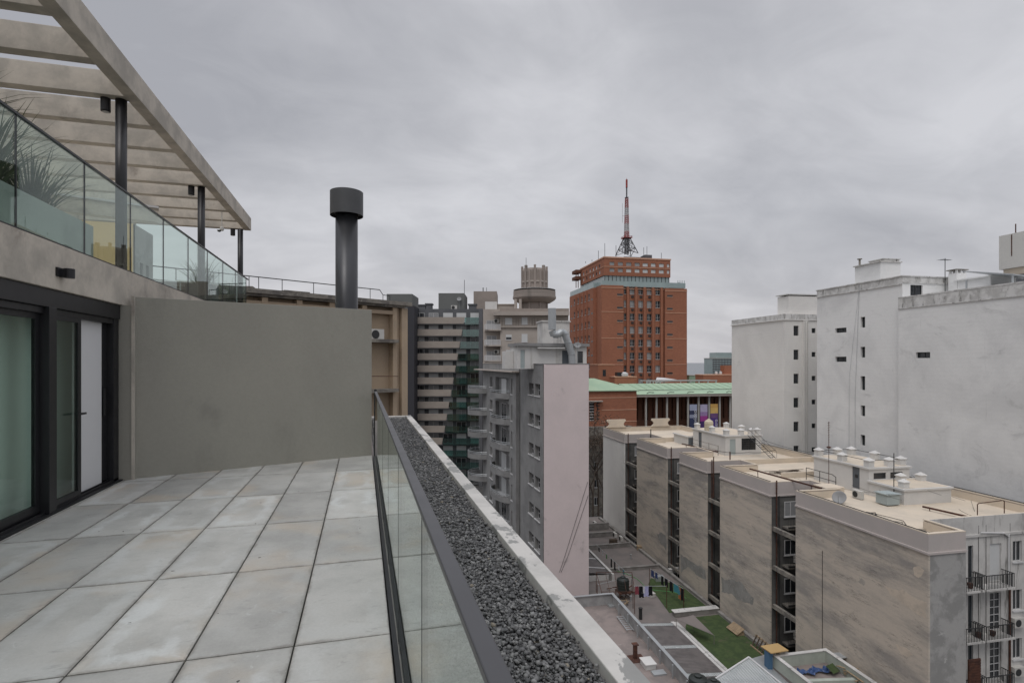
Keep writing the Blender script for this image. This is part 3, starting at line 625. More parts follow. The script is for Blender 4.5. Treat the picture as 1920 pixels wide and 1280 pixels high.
for i, (y, n, h) in enumerate(((2.6,200,.7),(4.1,200,.75),(5.3,240,.85),(6.35,260,1.1),(7.35,260,1.0),(8.3,200,.8))):
    mb = blades((-4.1, y, 3.5), n, h, .6, .026, i+3)
    lb = ['strappy green plant nearest the photographer in the long planter', 'strappy green plant in the long planter left of the first glass joint', 'tall strappy plant in the long planter right of the first glass joint', 'bushy strappy plant in the middle of the long planter', 'spreading strappy plant before the last one in the long planter', 'last strappy plant at the far end of the long planter'][i]
    single('strappy_plant', lb, 'plant', F0, (-4.1,y,3.5), mb, M['leaf'], group='plants on the upper terrace')
for i, (px, tt, w, hh) in enumerate(((379, 12.2, .62, .55), (428, 13.6, 1.7, .42))):
    x, y = F0.at(px, tt); x = -3.9; y = F0.Y(px, x)
    z1 = 2.85+hh+.12
    t = Th('dark_planter', ['square dark planter beside the middle pergola post', 'low oblong dark planter near the far end of the upper terrace'][i], 'planter', F0, (x,y,2.85))
    mb = MB(); mb.ring([(x-.3,y-w/2),(x+.3,y-w/2),(x+.3,y+w/2),(x-.3,y+w/2)], .04, 2.851, z1); t.part('box', mb, M['planter_dark'], bevel=.008)
    mb = MB(); mb.box(x-.26,x+.26,y-w/2+.04,y+w/2-.04,2.9,z1-.06); t.part('soil', mb, M['dark_wood'])
    mb = blades((x,y,z1-.06), 120, .8, .5, .028, 31+i)
    if i: mb2 = blades((x,y+.5,z1-.06), 70, .7, .5, .028, 41); mb.add(mb2.v, mb2.f)
    single('spiky_plant', ['spiky plant in the square dark planter', 'spiky plants in the low oblong dark planter'][i], 'plant', F0, (x,y,z1-.06), mb, M['leaf'], group='plants on the upper terrace')
# neighbour seen through the upper glass
t = Th('ochre_neighbour_building', 'ochre yellow neighbouring building with grey windowed flank seen through the upper glass', 'building', FG, (*conv(F0,-8,22.5,FG), -28))
ox, oy = conv(F0, -8, 22.5, FG)
mb = MB(); mb.box(ox-16, ox-.02, oy, oy+5, -28, 6.75); t.part('wall', mb, M['ochre'])
mb = MB(); mb.box(ox-16, ox+.05, oy-.06, oy+5, 6.752, 6.95); t.part('coping', mb, M['white'])
# grey flank: built in terrace frame
tf = Th('grey_flank_building', 'grey rendered wing with a row of narrow windows beside the ochre neighbour', 'building', F0, (-8, 24, -28))
mb = MB(); ops = [(a, a+.28, 4.1, 5.3) for a in (.45, 1.05)]
mb.wall((-8,22.6), 'y', 1.75, -28, 6.6, ops, .15, (-1,0)); mb.quad((-8,24.35,-28),(-14,24.35,-28),(-14,24.35,6.6),(-8,24.35,6.6)); mb.quad((-8,22.6,6.6),(-8,24.35,6.6),(-14,24.35,6.6),(-14,22.6,6.6))
tf.part('wall', mb, M['grey_patch'])
for a in (.45, 1.05):
    mb = MB(); mb.box(-8.14,-8.12,22.6+a+.02,22.6+a+.26,4.12,5.28); tf.part('window', mb, M['dark_glass'])
# white edged canopy of the neighbour terrace
x0, y0 = FG.at(140, 12.3); x1 = FG.X(296, y0)
t = Th('canopy_slab', 'grey roof slab with a white edge seen through the upper balustrade glass', 'canopy', FG, ((x0+x1)/2, y0, 2.8))
za, zb = FG.Z(398, *FG.at(168,12.3)), FG.Z(374, *FG.at(168,12.3))
xa_ = FG.X(168,y0); za = FG.Z(401, xa_, y0); zb = FG.Z(374, xa_, y0)
mb = MB(); mb.box(x0-2, x1, y0, y0+.28, za, zb); t.part('slab', mb, M['concrete'])
mb = MB(); mb.box(x0-2, x1+.02, y0-.03, y0+.3, zb+.002, zb+.05); t.part('white_edge', mb, M['white_frame'])
for xx in (x0-1.2,):
    mb = MB(); mb.cyl((xx,y0+.14,2.81),(xx,y0+.14,za),.05,12); t.part('post', mb, M['black_metal'])
# thin metal handrail at the far edge of the upper terrace
t = Th('far_handrail', 'thin steel handrail across the far end of the upper terrace', 'railing', F0, (-5.5, 16.6, 2.82))
mb = MB(); mb.cyl((-9.5,16.6,3.78),(-3.35,16.6,3.78),.025,8); t.part('rail', mb, M['galv'])
for x in (-9.3,-7.8,-6.3,-4.8,-3.4):
    mb = MB(); mb.cyl((x,16.6,2.80),(x,16.6,3.77),.018,8); t.part('post', mb, M['galv'])
# ================================================================== windows (shared meshes)
WC = {}
def window(t, loc, rz, w, h, style='plain', sill=True, dep=.0, par=None, fm='white_frame', pm='dark_glass'):
    """window centred on loc (bottom middle) in the wall plane; faces local -y. dep = depth of glass behind wall plane"""
    key = (round(w,2), round(h,2), style, sill, dep, fm, pm)
    if key not in WC:
        f = MB(); b = .05 if w < 2 else .07; y0, y1 = dep-.035, dep+.02
        f.box(-w/2, w/2, y0, y1, 0, b); f.box(-w/2, w/2, y0, y1, h-b, h); f.box(-w/2, -w/2+b, y0, y1, b, h-b); f.box(w/2-b, w/2, y0, y1, b, h-b)
        if style in ('cross','double','tri'): f.box(-b/2, b/2, y0, y1, b, h-b)
        if style == 'cross': f.box(-w/2+b, w/2-b, y0+.003, y1-.003, h*.42, h*.42+b)
        if style == 'grid':
            for i in (1,2,3,4): f.box(-w/2+b, w/2-b, y0+.003, y1-.003, h*i/5-b/3, h*i/5+b/3)
            f.box(-b/3, b/3, y0, y1, b, h-b)
        if sill: f.box(-w/2-.08, w/2+.08, -.10, dep-.036, -.09, -.002)
        p = MB(); p.box(-w/2+b*.5, w/2-b*.5, dep-.005, dep+.01, b*.5, h-b*.5)
        s = None
        if style == 'shut': s = MB(); s.box(-w/2+b, w/2-b, dep-.03, dep-.012, b, h-b)
        if style == 'half': s = MB(); s.box(-w/2+b, w/2-b, dep-.03, dep-.012, h*.5, h-b)
        WC[key] = (mesh('window', f, M[fm]), mesh('pane', p, M[pm]), mesh('shutter', s, M['shutter']) if s else None)
    f, p, s = WC[key]
    o = t.inst('window', f, loc, rz, par)
    q = bpy.data.objects.new('pane', p); COL.objects.link(q); q.parent = o
    if s: q = bpy.data.objects.new('shutter', s); COL.objects.link(q); q.parent = o
    return o
W_ = -pi/2      # faces -x
def acunit(t, loc, rz, parent=None, sc=1.0):
    if 'ac' not in WC:
        a = MB(); a.box(-.42,.42,-.30,0,0,.6); g = MB(); g.lathe((0,0,0), [(.22,0),(.24,.01),(.2,.02)], 18)
        g.v = [(x-.12, -.305-z, y+.3) for x,y,z in g.v]
        WC['ac'] = (mesh('air_conditioner', a, M['ac_white']), mesh('fan_grille', g, M['iron']))
    o = t.inst('air_conditioner', WC['ac'][0], loc, rz, parent); q = bpy.data.objects.new('fan_grille', WC['ac'][1]); COL.objects.link(q); q.parent = o
    o.scale = (sc,)*3
    return o
def ac_thing(label, fr, loc, rz, group='air conditioners'):
    t = Th('air_conditioner', label, 'air conditioner', fr, loc, group)
    a = MB(); a.box(-.42,.42,-.15,.15,.05,.65); g = MB(); g.lathe((0,0,0), [(.22,0),(.24,.01),(.2,.02)], 18); g.v = [(x-.12, -.155-z, y+.35) for x,y,z in g.v]
    f = MB(); f.box(-.35,-.3,-.14,.14,0,.049); f.box(.3,.35,-.14,.14,0,.049)
    for n, m, k in (('casing',a,'ac_white'),('fan_grille',g,'iron'),('feet',f,'iron')):
        o = bpy.data.objects.new(n, mesh(n, m, M[k])); COL.objects.link(o); o.parent = t.e; o.rotation_euler = (0,0,rz)
    return t
def wire(label, fr, pts, r=.02, sag=.3, mat='wire', name='cable', group='cables over the roofs'):
    P = []
    for a, b in zip(pts, pts[1:]):
        for i in range(9):
            f = i/8; P.append((a[0]+(b[0]-a[0])*f, a[1]+(b[1]-a[1])*f, a[2]+(b[2]-a[2])*f - sag*4*f*(1-f)))
    mb = MB(); mb.tube(P, r, 5); return single(name, label, 'cable' if name == 'cable' else name.replace('_',' '), fr, pts[0], mb, M[mat], group=group if name == 'cable' else None)
# ================================================================== ground, sea
mb = MB(); mb.add([(9000*cos(2*pi*i/64), 9000*sin(2*pi*i/64), -28) for i in range(64)], [tuple(range(64))]); single('ground', None, None, F0, (0,0,0), mb, M['asphalt'], kind='structure')
mb = MB(); mb.quad((-6000,650,-27.5),(7000,650,-27.5),(7000,15000,-27.5),(-6000,15000,-27.5)); single('sea', None, None, FD, (0,0,0), mb, M['sea'], kind='structure')
mb = MB(); mb.box(20, 29.5, 82, 96, -27.99, -27.86); single('pavement', None, None, FD, (0,0,0), mb, M['pavement'], kind='structure')
# ================================================================== long apartment building with five blank wings
P0 = 30.1; PB = 43.2; KF = 28.3
ZT, ZR, ZC = -8.5, -9.1, -9.62
blk = [(26.0,36.85),(39.8,47.1),(49.4,54.9),(57.8,66.0),(70.0,78.1)]
PS = 33.9
t = Th('wing_apartment_building', 'long weathered apartment building with five blank end walls and a cream roof', 'building', FD, (36, 50, -28))
outl = [(P0,26.0),(32.8,26.0),(32.8,KF),(PB,KF),(PB,78.1),(P0,78.1)]
for a, b in ((70.0,66.0),(57.8,54.9),(49.4,47.1),(39.8,36.85)): outl += [(P0,a),(PS,a),(PS,b),(P0,b)]
names = ['large blank side wall nearest the camera with heavy streaks', 'blank side wall second from the camera', 'blank side wall third from the camera', 'blank side wall fourth from the camera', 'pale painted blank side wall farthest away']
for i, (a, b) in enumerate(blk):
    mb = MB(); mb.box(P0, P0+.12, a, b, -28, ZC-.001)
    t.part('end_wall', mb, M['beige_end'] if i < 4 else M['whitewall2'], label=names[i])
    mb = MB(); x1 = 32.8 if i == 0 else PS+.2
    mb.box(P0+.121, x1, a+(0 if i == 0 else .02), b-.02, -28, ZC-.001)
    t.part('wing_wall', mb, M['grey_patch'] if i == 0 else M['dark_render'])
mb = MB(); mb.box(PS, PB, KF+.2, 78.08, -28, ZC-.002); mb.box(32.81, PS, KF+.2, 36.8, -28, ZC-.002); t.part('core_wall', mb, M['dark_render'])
# front facade
SH = 3.22; KF = 28.3; KB = KF-.85
fx_ = lambda px, k=KF: FD.X(px, k)
frow = [-10.3-SH*i for i in range(6)]
ops = []; fw = [(fx_(1856), fx_(1877), 'd'), (fx_(1815), fx_(1824.5), 'n'), (fx_(1899), fx_(1916), 'w'), (fx_(1932), fx_(1950), 'w')]
for zt in frow:
    for a, b, c in fw: ops.append((a-32.8, b-32.8, zt-2.45, zt) if c != 'w' else (a-32.8, b-32.8, zt-1.3, zt+.05))
mb = MB(); mb.wall((32.8,KF), 'x', PB-32.8, -28, ZC-.002, ops, .14, (0,1)); t.part('facade', mb, M['old_render'])
for i, zt in enumerate(frow):
    for a, b, c in fw:
        w = b-a
        if c == 'd': window(t, ((a+b)/2,KF,zt-2.45), 0, w, 2.45, 'shut' if i in (0,3) else 'grid', False, .12)
        elif c == 'n': window(t, ((a+b)/2,KF,zt-2.45), 0, w, 2.45, 'plain', False, .12, fm='grey_door')
        else: window(t, ((a+b)/2,KF,zt-1.3), 0, w, 1.35, 'double', True, .12)
    for (xa, xb) in ((fx_(1813.5,KB),fx_(1847.5,KB)),(fx_(1851,KB),fx_(1904,KB))):
        zf = zt-2.55
        sl = MB(); sl.box(xa, xb, KB, KF-.01, zf-.12, zf); bo = t.part('balcony', sl, M['old_render'])
        ra = MB(); n = int((xb-xa)/.12)
        for k in range(n+1):
            x = xa+.03+(xb-xa-.06)*k/n; ra.box(x-.013, x+.013, KB+.04, KB+.066, zf, zf+.85)
        for k in range(1,6):
            for x in (xa+.03, xb-.03): ra.box(x-.013, x+.013, KB+.05+k*.13, KB+.076+k*.13, zf, zf+.85)
        ra.box(xa, xb, KB+.03, KB+.08, zf+.851, zf+.89); ra.box(xa, xa+.05, KB+.081, KF-.02, zf+.851, zf+.89); ra.box(xb-.05, xb, KB+.081, KF-.02, zf+.851, zf+.89)
        t.part('railing', ra, M['iron'], parent=bo)
for i in (1,2,3):
    acunit(t, (fx_(1909,KF-.2), KF-.01, frow[i]-2.3), 0)
xa = fx_(1816,KB-.1); sl = MB(); sl.box(xa,xa+.95,KB-.1,KB-.04,frow[2]-2.6,frow[2]-.3)
for k in range(13): sl.box(xa+.02,xa+.93,KB-.13,KB-.101,frow[2]-2.5+k*.17,frow[2]-2.38+k*.17)
t.part('folding_shutter', sl, M['rust'], label='dark red slatted shutter on a balcony')
for k_, (p_, q_, z_) in enumerate(((1816,1825,frow[0]-2.5),(1858,1868,frow[1]-2.5),(1832,1844,frow[1]-2.5))):
    pot = MB(); xx = fx_(p_+3,KB+.4); pot.lathe((xx,KB+.4,z_),[(.12,0),(.17,.3)],12); single('flower_pot', ['red clay pot on the uppermost narrow balcony','clay pot on the balcony below the shuttered door','clay pot on the second narrow balcony'][k_], 'plant pot', FD, (xx,KB+.4,z_), pot, M['rust'], group='pots on the front balconies')
# slots: bridging beams, windows, pipes
for j, ((a0, a1), (b0, b1)) in enumerate(zip(blk, blk[1:])):
    s0, s1 = a1, b0
    for k in range(5):
        z = -11.9-SH*k-.25
        mb = MB(); mb.box(P0+.15, P0+.4, s0+.01, s1-.01, z-.34, z); t.part('bridging_beam', mb, M['old_cornice'])
        # windows on the sunken back wall and on the side wall facing the camera
        if s1-s0 > 2.5: window(t, (PS, (s0+s1)/2, z+.7), W_, 1.2, 1.3, 'double', True, -.02)
        window(t, (P0+1.9+.2*(j%2), s1+.02, z+.75), 0, 1.15, 1.25, 'double', True, -.02, pm='dark_glass' if k else 'mid_glass')
        mb = MB(); mb.box(P0+1.1, PS-.05, s1-.75, s1-.0, z-.16, z-.02); bo = t.part('rear_balcony', mb, M['old_cornice'])
        mb = MB(); mb.box(P0+1.1, PS-.05, s1-.78, s1-.74, z-.0, z+.1); mb.tube([(P0+1.1,s1-.76,z+.75),(PS-.05,s1-.76,z+.75)], .02)
        for q in range(12): mb.cyl((P0+1.1+q*.24,s1-.76,z+.1),(P0+1.1+q*.24,s1-.76,z+.75),.01,4)
        t.part('railing', mb, M['iron'], parent=bo)
    mb = MB(); mb.cyl((P0+.5, s1-.12, -28), (P0+.5, s1-.12, ZT+.2), .055, 8); t.part('drain_pipe', mb, M['rust'])
    mb = MB(); mb.cyl((P0+.75, s1-.1, -28), (P0+.75, s1-.1, ZC), .035, 8); t.part('drain_pipe', mb, M['iron'])
    for k in range(4):
        if (j+k) % 2: acunit(t, (P0+2.6, s1-.0, -12.15-SH*k+.1), 0)
# roof, parapets
mb = MB(); mb.prism(outl, ZC, ZC+.1); mb.ring(outl, .16, ZC+.1, ZT); t.part('parapet', mb, M['parapet_pink'])
def inset(pts, d):
    n = len(pts); ar = sum(pts[i][0]*pts[(i+1)%n][1]-pts[(i+1)%n][0]*pts[i][1] for i in range(n)); pts = pts if ar > 0 else pts[::-1]; r = []
    for i in range(n):
        p0, p1, p2 = Vector(pts[i-1]), Vector(pts[i]), Vector(pts[(i+1)%n]); d1 = (p1-p0).normalized(); d2 = (p2-p1).normalized()
        a = Vector((-d1.y,d1.x)); b = Vector((-d2.y,d2.x)); m_ = a+b; m_ /= max(m_.dot(a),.2); q = p1+m_*d; r.append((q.x,q.y))
    return r
mb = MB(); mb.prism(inset(outl, .162), ZC+.101, ZR); mb.ring(inset(outl, .161), .05, ZR+.001, ZT-.06); t.part('roof', mb, M['cream_roof'])
mb = MB(); mb.ring([(x,y) for x,y in outl], .22, ZT+.001, ZT+.06); t.part('coping', mb, M['cream_roof'])
# thin projecting cornice on faces looking left/front
mb = MB()
for a, b in blk: mb.box(P0-.09, P0-.001, a-.07, b+.0, ZC-.05, ZC+.08)
mb.box(P0+.0, 32.8, 25.92, 25.998, ZC-.05, ZC+.08)
for a, b in blk[1:]: mb.box(P0+.0, PS, a-.08, a-.002, ZC-.04, ZC+.07)
t.part('cornice', mb, M['parapet_pink'])
mb = MB(); mb.box(32.82, PB, KF-.11, KF-.002, ZC-.12, ZC+.04); mb.box(32.82, PB, KF-.03, KF-.002, ZC+.041, ZT+.07); t.part('cornice', mb, M['old_render'])
mb = MB(); xx = fx_(1889); mb.cyl((xx,KF-.08,-13.2),(xx,KF-.08,ZC-.1),.06,8); mb.tube([(xx,KF-.08,-9.9),(xx-.5,KF-.15,-9.6),(xx-2.4,KF-.15,-9.45)],.05,8); t.part('drain_pipe', mb, M['white_frame'])
mb = MB(); xx = fx_(1891); mb.cyl((xx,KF-.08,-28),(xx,KF-.08,-13.2),.06,8); t.part('drain_pipe', mb, M['rust'])
# cable ducts down the facade
for x in (fx_(1834), fx_(1848), fx_(1893)):
    mb = MB(); mb.cyl((x,KF-.03,-28),(x,KF-.03,ZC+.6),.013,5); t.part('facade_cable', mb, M['wire'])
# vertical expansion cable on the near wall
mb = MB(); mb.cyl((P0-.02, 34.1, -27), (P0-.02, 34.1, -12.2), .018, 5); t.part('wall_cable', mb, M['iron'])
PR = random.Random(31)
def patch(pts, mat, lab):
    q = [(FD.Y(px,P0), 0) for px,_ in pts]; q = [(k, FD.Z(py,P0,k)) for (k,_),(_,py) in zip(q,pts)]
    for _ in range(3):
        r = []
        for a, b in zip(q, q[1:]+q[:1]):
            d = math.hypot(b[0]-a[0], b[1]-a[1])*.13; r += [a, ((a[0]+b[0])/2+PR.uniform(-d,d), (a[1]+b[1])/2+PR.uniform(-d,d))]
        q = r
    n = len(q); m = MB(); m.add([(P0-.006,k,z) for k,z in q]+[(P0-.0005,k,z) for k,z in q], [tuple(range(n))]+[(i,(i+1)%n,n+(i+1)%n,n+i) for i in range(n)]); t.part('repair_patch', m, M[mat], label=lab)
patch([(1352,1080),(1372,1084),(1395,1098),(1414,1122),(1410,1134),(1394,1128),(1370,1112),(1353,1108)], 'cement_patch', 'grey cement repair on the second blank wall')
patch([(1276,1038),(1290,1048),(1322,1068),(1324,1086),(1306,1078),(1289,1062),(1277,1074)], 'cement_patch', 'grey cement repair on the third blank wall')
patch([(1232,1000),(1248,1003),(1249,1032),(1240,1020)], 'cement_patch', 'small grey cement repair on the fourth blank wall')
patch([(1712,1064),(1724,1061),(1733,1069),(1723,1083),(1714,1077)], 'tan_patch', 'small fresh tan patch near the corner of the nearest blank wall')
patch([(1652,1093),(1692,1104),(1737,1128),(1737,1160),(1702,1138),(1668,1112)], 'tan_patch', 'large fresh tan patch on the nearest blank wall')
patch([(1676,1205),(1700,1214),(1712,1228),(1690,1226)], 'tan_patch', 'low fresh tan patch on the nearest blank wall')
# ---- roof huts
def post(fr, x, y, z, lab, h=1.0, w=.42, g='capped white posts on the roof huts'):
    p = Th('roof_post', lab, 'post', fr, (x,y,z), g)
    m = MB(); m.box(x-w/2,x+w/2,y-w/2,y+w/2,z,z+h); p.part('shaft', m, M['white'])
    m = MB(); a = w/2+.05; m.add([(x-a,y-a,z+h+.001),(x+a,y-a,z+h+.001),(x+a,y+a,z+h+.001),(x-a,y+a,z+h+.001),(x-a,y-a,z+h+.06),(x+a,y-a,z+h+.06),(x+a,y+a,z+h+.06),(x-a,y+a,z+h+.06),(x,y,z+h+.28)],
        [(3,2,1,0),(0,1,5,4),(1,2,6,5),(2,3,7,6),(3,0,4,7),(4,5,8),(5,6,8),(6,7,8),(7,4,8)]); p.part('cap', m, M['white'])
def hut(lab, x0, x1, y0, y1, zt, opsL, opsS, par=.28, over=.12):
    h = Th('roof_hut', lab, 'hut', FD, ((x0+x1)/2,(y0+y1)/2,ZR))
    m = MB(); m.wall((x0,y0),'y',y1-y0,ZR+.001,zt,opsL,.1,(1,0)); m.wall((x0,y0),'x',x1-x0,ZR+.001,zt,opsS,.1,(0,1))
    m.quad((x1,y0,ZR),(x1,y1,ZR),(x1,y1,zt),(x1,y0,zt)); m.quad((x0,y1,ZR),(x1,y1,ZR),(x1,y1,zt),(x0,y1,zt)); h.part('wall', m, M['white'])
    m = MB(); m.box(x0-over,x1+over,y0-over,y1+over,zt+.001,zt+.14); h.part('roof_slab', m, M['white'])
    m = MB(); m.box(x0+.1,x1-.1,y0+.1,y1-.1,zt+.141,zt+.16); h.part('roof_coating', m, M['cream_roof'])
    return h
h1x0,h1x1,h1y0,h1y1 = 36.1,40.7,55.4,62.4; z1 = -6.95
h = hut('white roof hut with pale door and gridded window and a steep ladder, farther one', h1x0,h1x1,h1y0,h1y1,z1, [(5.0,5.75,ZR+.1,ZR+2.0)], [(.55,1.3,ZR+.1,ZR+1.85),(2.05,3.9,ZR+.55,ZR+1.9)])
m = MB(); m.box(36.18,36.19,h1y0+5.0,h1y0+5.75,ZR+.1,ZR+2.0); h.part('door', m, M['grey_door'])
m = MB(); m.box(h1x0+.55,h1x0+1.3,h1y0+.06,h1y0+.08,ZR+.1,ZR+1.85); h.part('door', m, M['pale_door'])
m = MB(); m.box(h1x0+2.05,h1x0+3.9,h1y0+.07,h1y0+.085,ZR+.55,ZR+1.9); gp = h.part('window', m, M['dark_glass'])
m = MB()
for i in range(7): m.box(h1x0+2.05+i*.3,h1x0+2.08+i*.3,h1y0+.04,h1y0+.068,ZR+.55,ZR+1.9)
for i in range(6): m.box(h1x0+2.05,h1x0+3.9,h1y0+.035,h1y0+.06,ZR+.55+i*.26,ZR+.57+i*.26)
h.part('window_bars', m, M['iron'], parent=gp)
lx = [('over the near left corner',36.4,55.7),('on the left edge',36.4,58.6),('at the far left',36.4,61.9),('above the pale door',38.2,55.6),('above the gridded window',39.6,55.7),('at the near right corner',40.5,55.8),('at the far right corner',40.4,61.8),('on the right edge',40.5,58.8)]
for a, x, y in lx: post(FD, x, y, z1+.142, 'white capped post %s of the farther hut' % a, .5, .5)
h = hut('low white annex against the left side of the farther roof hut', 35.5,38.5,62.65,66.2,-8.0, [], [])
m = MB(); m.box(35.6,36.4,62.58,62.648,ZR+.05,-8.1); h.part('door', m, M['grey_door'])
# water tank on hut
tx, ty = FD.X(1329,59.8), 59.8
t2 = Th('cream_water_tank', 'ribbed cream plastic water tank on the farther roof hut', 'water tank', FD, (tx,ty,z1+.16))
prof = [(.5,0)]
for i in range(5): prof += [(.5,.05+i*.2),(.53,.08+i*.2),(.53,.17+i*.2),(.5,.2+i*.2)]
prof += [(.47,1.15),(.2,1.3)]
m = MB(); m.lathe((tx,ty,z1+.161), prof, 28); t2.part('body', m, M['plastic_cream'])
m = MB(); m.lathe((tx,ty,z1+1.45), [(.2,0),(.2,.08),(.1,.13)], 20); t2.part('lid', m, M['plastic_cream'])
# ladder
def ladder(lab, fr, a, b, w, mat, n=10, rail=False, name='ladder'):
    a = Vector(a); b = Vector(b); d = (b-a); side = Vector((-d.y, d.x, 0)).normalized()*w/2 if abs(d.x)+abs(d.y) > .01 else Vector((w/2,0,0))
    t = Th(name, lab, 'ladder', fr, tuple(a))
    for s in (-1,1):
        m = MB(); m.tube([tuple(a+side*s), tuple(b+side*s)], .035, 6); t.part('stile', m, mat)
    m = MB()
    for i in range(1,n): p = a+d*i/n; m.tube([tuple(p-side), tuple(p+side)], .022, 5)
    t.part('rungs', m, mat)
    if rail:
        for s in (-1,1):
            m = MB(); m.tube([tuple(a+side*s+Vector((0,0,.8))), tuple(b+side*s+Vector((0,0,.8)))], .018, 5)
            for f in (0,.5,1): m.tube([tuple(a+d*f+side*s), tuple(a+d*f+side*s+Vector((0,0,.8)))], .015, 5)
            t.part('handrail', m, mat)
    return t
ladder('steep dark steel ladder leaning on the farther roof hut', FD, (40.0,52.2,ZR), (39.1,55.2,z1+.1), .7, M['iron'], 12, True)
# hut 2
h2x0,h2x1,h2y0,h2y1 = 36.7,40.6,36.7,42.6; z2 = -7.05
h = hut('white roof hut with grey steel door and two slit windows, nearer one', h2x0,h2x1,h2y0,h2y1,z2, [(.9,1.65,ZR+.25,ZR+2.05)], [(.45,1.65,ZR+1.25,ZR+1.75),(2.05,3.25,ZR+1.25,ZR+1.75)])
m = MB(); m.box(h2x0+.07,h2x0+.085,h2y0+.9,h2y0+1.65,ZR+.25,ZR+2.05); dd = h.part('door', m, M['grey_door'])
m = MB(); m.box(h2x0+.03,h2x0+.068,h2y0+1.15,h2y0+1.4,ZR+1.15,ZR+1.4); h.part('vent', m, M['iron'], parent=dd)
for a in (.45, 2.05):
    m = MB(); m.box(h2x0+a,h2x0+a+1.2,h2y0+.07,h2y0+.085,ZR+1.25,ZR+1.75); h.part('window', m, M['dark_glass'])
for a, x, y in [('at the near left corner',37.0,37.0),('beside the slit windows',38.9,36.95),('at the near right corner',40.3,37.2),('on the left edge',37.0,39.7),('at the far left corner',36.95,42.3),('in the middle of the far side',38.8,42.2),('at the far right corner',40.3,42.2),('on the right edge',40.4,39.8)]:
    post(FD, x, y, z2+.142, 'white capped post %s of the nearer hut' % a, .5, .52)
h = hut('low white block in front of the nearer roof hut', 36.7,41.0,33.6,36.68,-8.05, [], [])
for a, x, y in [('on the low block near its front left corner',37.1,34.0),('on the low block at its right side',40.7,35.8),('in the middle of the low block',38.9,35.9)]:
    post(FD, x, y, -7.91, 'white capped post %s' % a, .42, .5)
# rails between posts
for i, (a, b) in enumerate([((37.0,42.3),(40.3,42.2)),((37.0,37.0),(37.0,42.2)),((37.0,37.0),(40.3,37.2)),((40.4,37.3),(40.4,42.1))]):
    m = MB(); m.tube([(*a,z2+.65),(*b,z2+.65)],.025,6); single('hut_rail', ['dark rail along the far side of the nearer hut roof','dark rail along the left side of the nearer hut roof','dark rail along the front of the nearer hut roof','dark rail along the right side of the nearer hut roof'][i], 'railing', FD, (*a,z2+.65), m, M['iron'], group='rails between the hut posts')
# rooftop objects
ac_thing('air conditioner box by the door of the nearer roof hut', FD, (34.9,35.9,ZR), W_)
t2 = Th('metal_cabinet', 'pale green sheet metal cabinet beside the low white block', 'cabinet', FD, (35.6,34.0,ZR))
m = MB(); m.box(35.1,36.2,33.5,34.5,ZR+.08,ZR+.85); t2.part('body', m, M['pale_door'], bevel=.02); m = MB(); m.box(35.0,36.3,33.4,34.6,ZR+.852,ZR+.9); t2.part('lid', m, M['pale_door'])
def dish(lab, fr, x, y, z, r, an, g='satellite dishes', hh=.6):
    t = Th('satellite_dish', lab, 'satellite dish', fr, (x,y,z), g)
    m = MB(); m.cyl((x,y,z),(x,y,z+hh),.025,8); t.part('mast', m, M['galv'])
    m = MB(); m.lathe((0,0,0), [(.02,0),(r*.5,.04),(r*.85,.12),(r,.18),(r*.99,.19),(r*.8,.125),(.02,.02)], 24)
    R = Matrix.Translation((x,y,z+hh)) @ Matrix.Rotation(an,4,'Z') @ Matrix.Rotation(radians(62),4,'X')
    m.v = [tuple(R @ Vector(v)) for v in m.v]; t.part('reflector', m, M['dish_grey'], smooth=True)
    m = MB(); m.tube([tuple(R@Vector((0,-r*.9,.15))), tuple(R@Vector((0,0,r*.9)))],.012,5); t.part('feed_arm', m, M['iron'])
dish('grey satellite dish lying low by the parapet of the cream roof', FD, 32.6, 35.2, ZR, .5, radians(-60), hh=.35)
def frame_rail(name, lab, paths, mat='rust', r=.03):
    m = MB()
    for pts in paths: m.tube(pts, r, 6)
    single(name, lab, 'railing', FD, paths[0][0], m, M[mat])
frame_rail('roof_hoop_barrier', 'rusty bent pipe frame standing at the near end of the cream roof', [[(38.3,29.6,ZR),(38.3,29.6,ZR+1.0),(38.4,29.6,ZR+1.08),(40.9,29.9,ZR+1.08),(41.0,29.9,ZR+1.0),(41.0,29.9,ZR)]])
frame_rail('curved_guard_barrier', 'curved dark double handrail by the door of the nearer hut', [[(35.9,39.2,ZR),(35.9,39.2,ZR+.95),(35.9,39.6,ZR+1.1),(35.9,42.6,ZR+1.1),(35.9,42.6,ZR)],[(35.9,42.6,ZR+.55),(35.9,39.2,ZR+.55)],[(35.9,41,ZR),(35.9,41,ZR+1.1)]], 'iron', .03)
for i, (a, b) in enumerate([((31.5,44.5,-8.3),(32.6,37.0,-8.45)),((37.0,32.4,-8.9),(37.7,29.0,-8.9)),((33.8,61,-8.5),(34.6,54.5,-8.5))]):
    m = MB(); a = Vector(a); b = Vector(b); m.obox(tuple((a+b)/2), .09, (b-a).length, .12, -math.atan2(b.x-a.x, b.y-a.y), math.atan2(b.z-a.z, (b-a).length))
    t2 = Th('steel_beam', ['long rusty beam bridging the roof gap before the nearer hut','short rusty beam near the bent pipe frame','dark rusty beam left of the farther hut'][i], 'beam', FD, tuple((a+b)/2), 'rusty beams on the cream roof')
    t2.part('bar', m, M['rust'])
    m = MB(); m.tube([(a.x,a.y+(b.y-a.y)*.15,a.z-.02),(a.x+.05,a.y+(b.y-a.y)*.15,ZR)],.03,6); m.tube([(b.x,b.y+(a.y-b.y)*.15,b.z-.02),(b.x,b.y+(a.y-b.y)*.15,ZR)],.03,6); t2.part('strut', m, M['rust'])
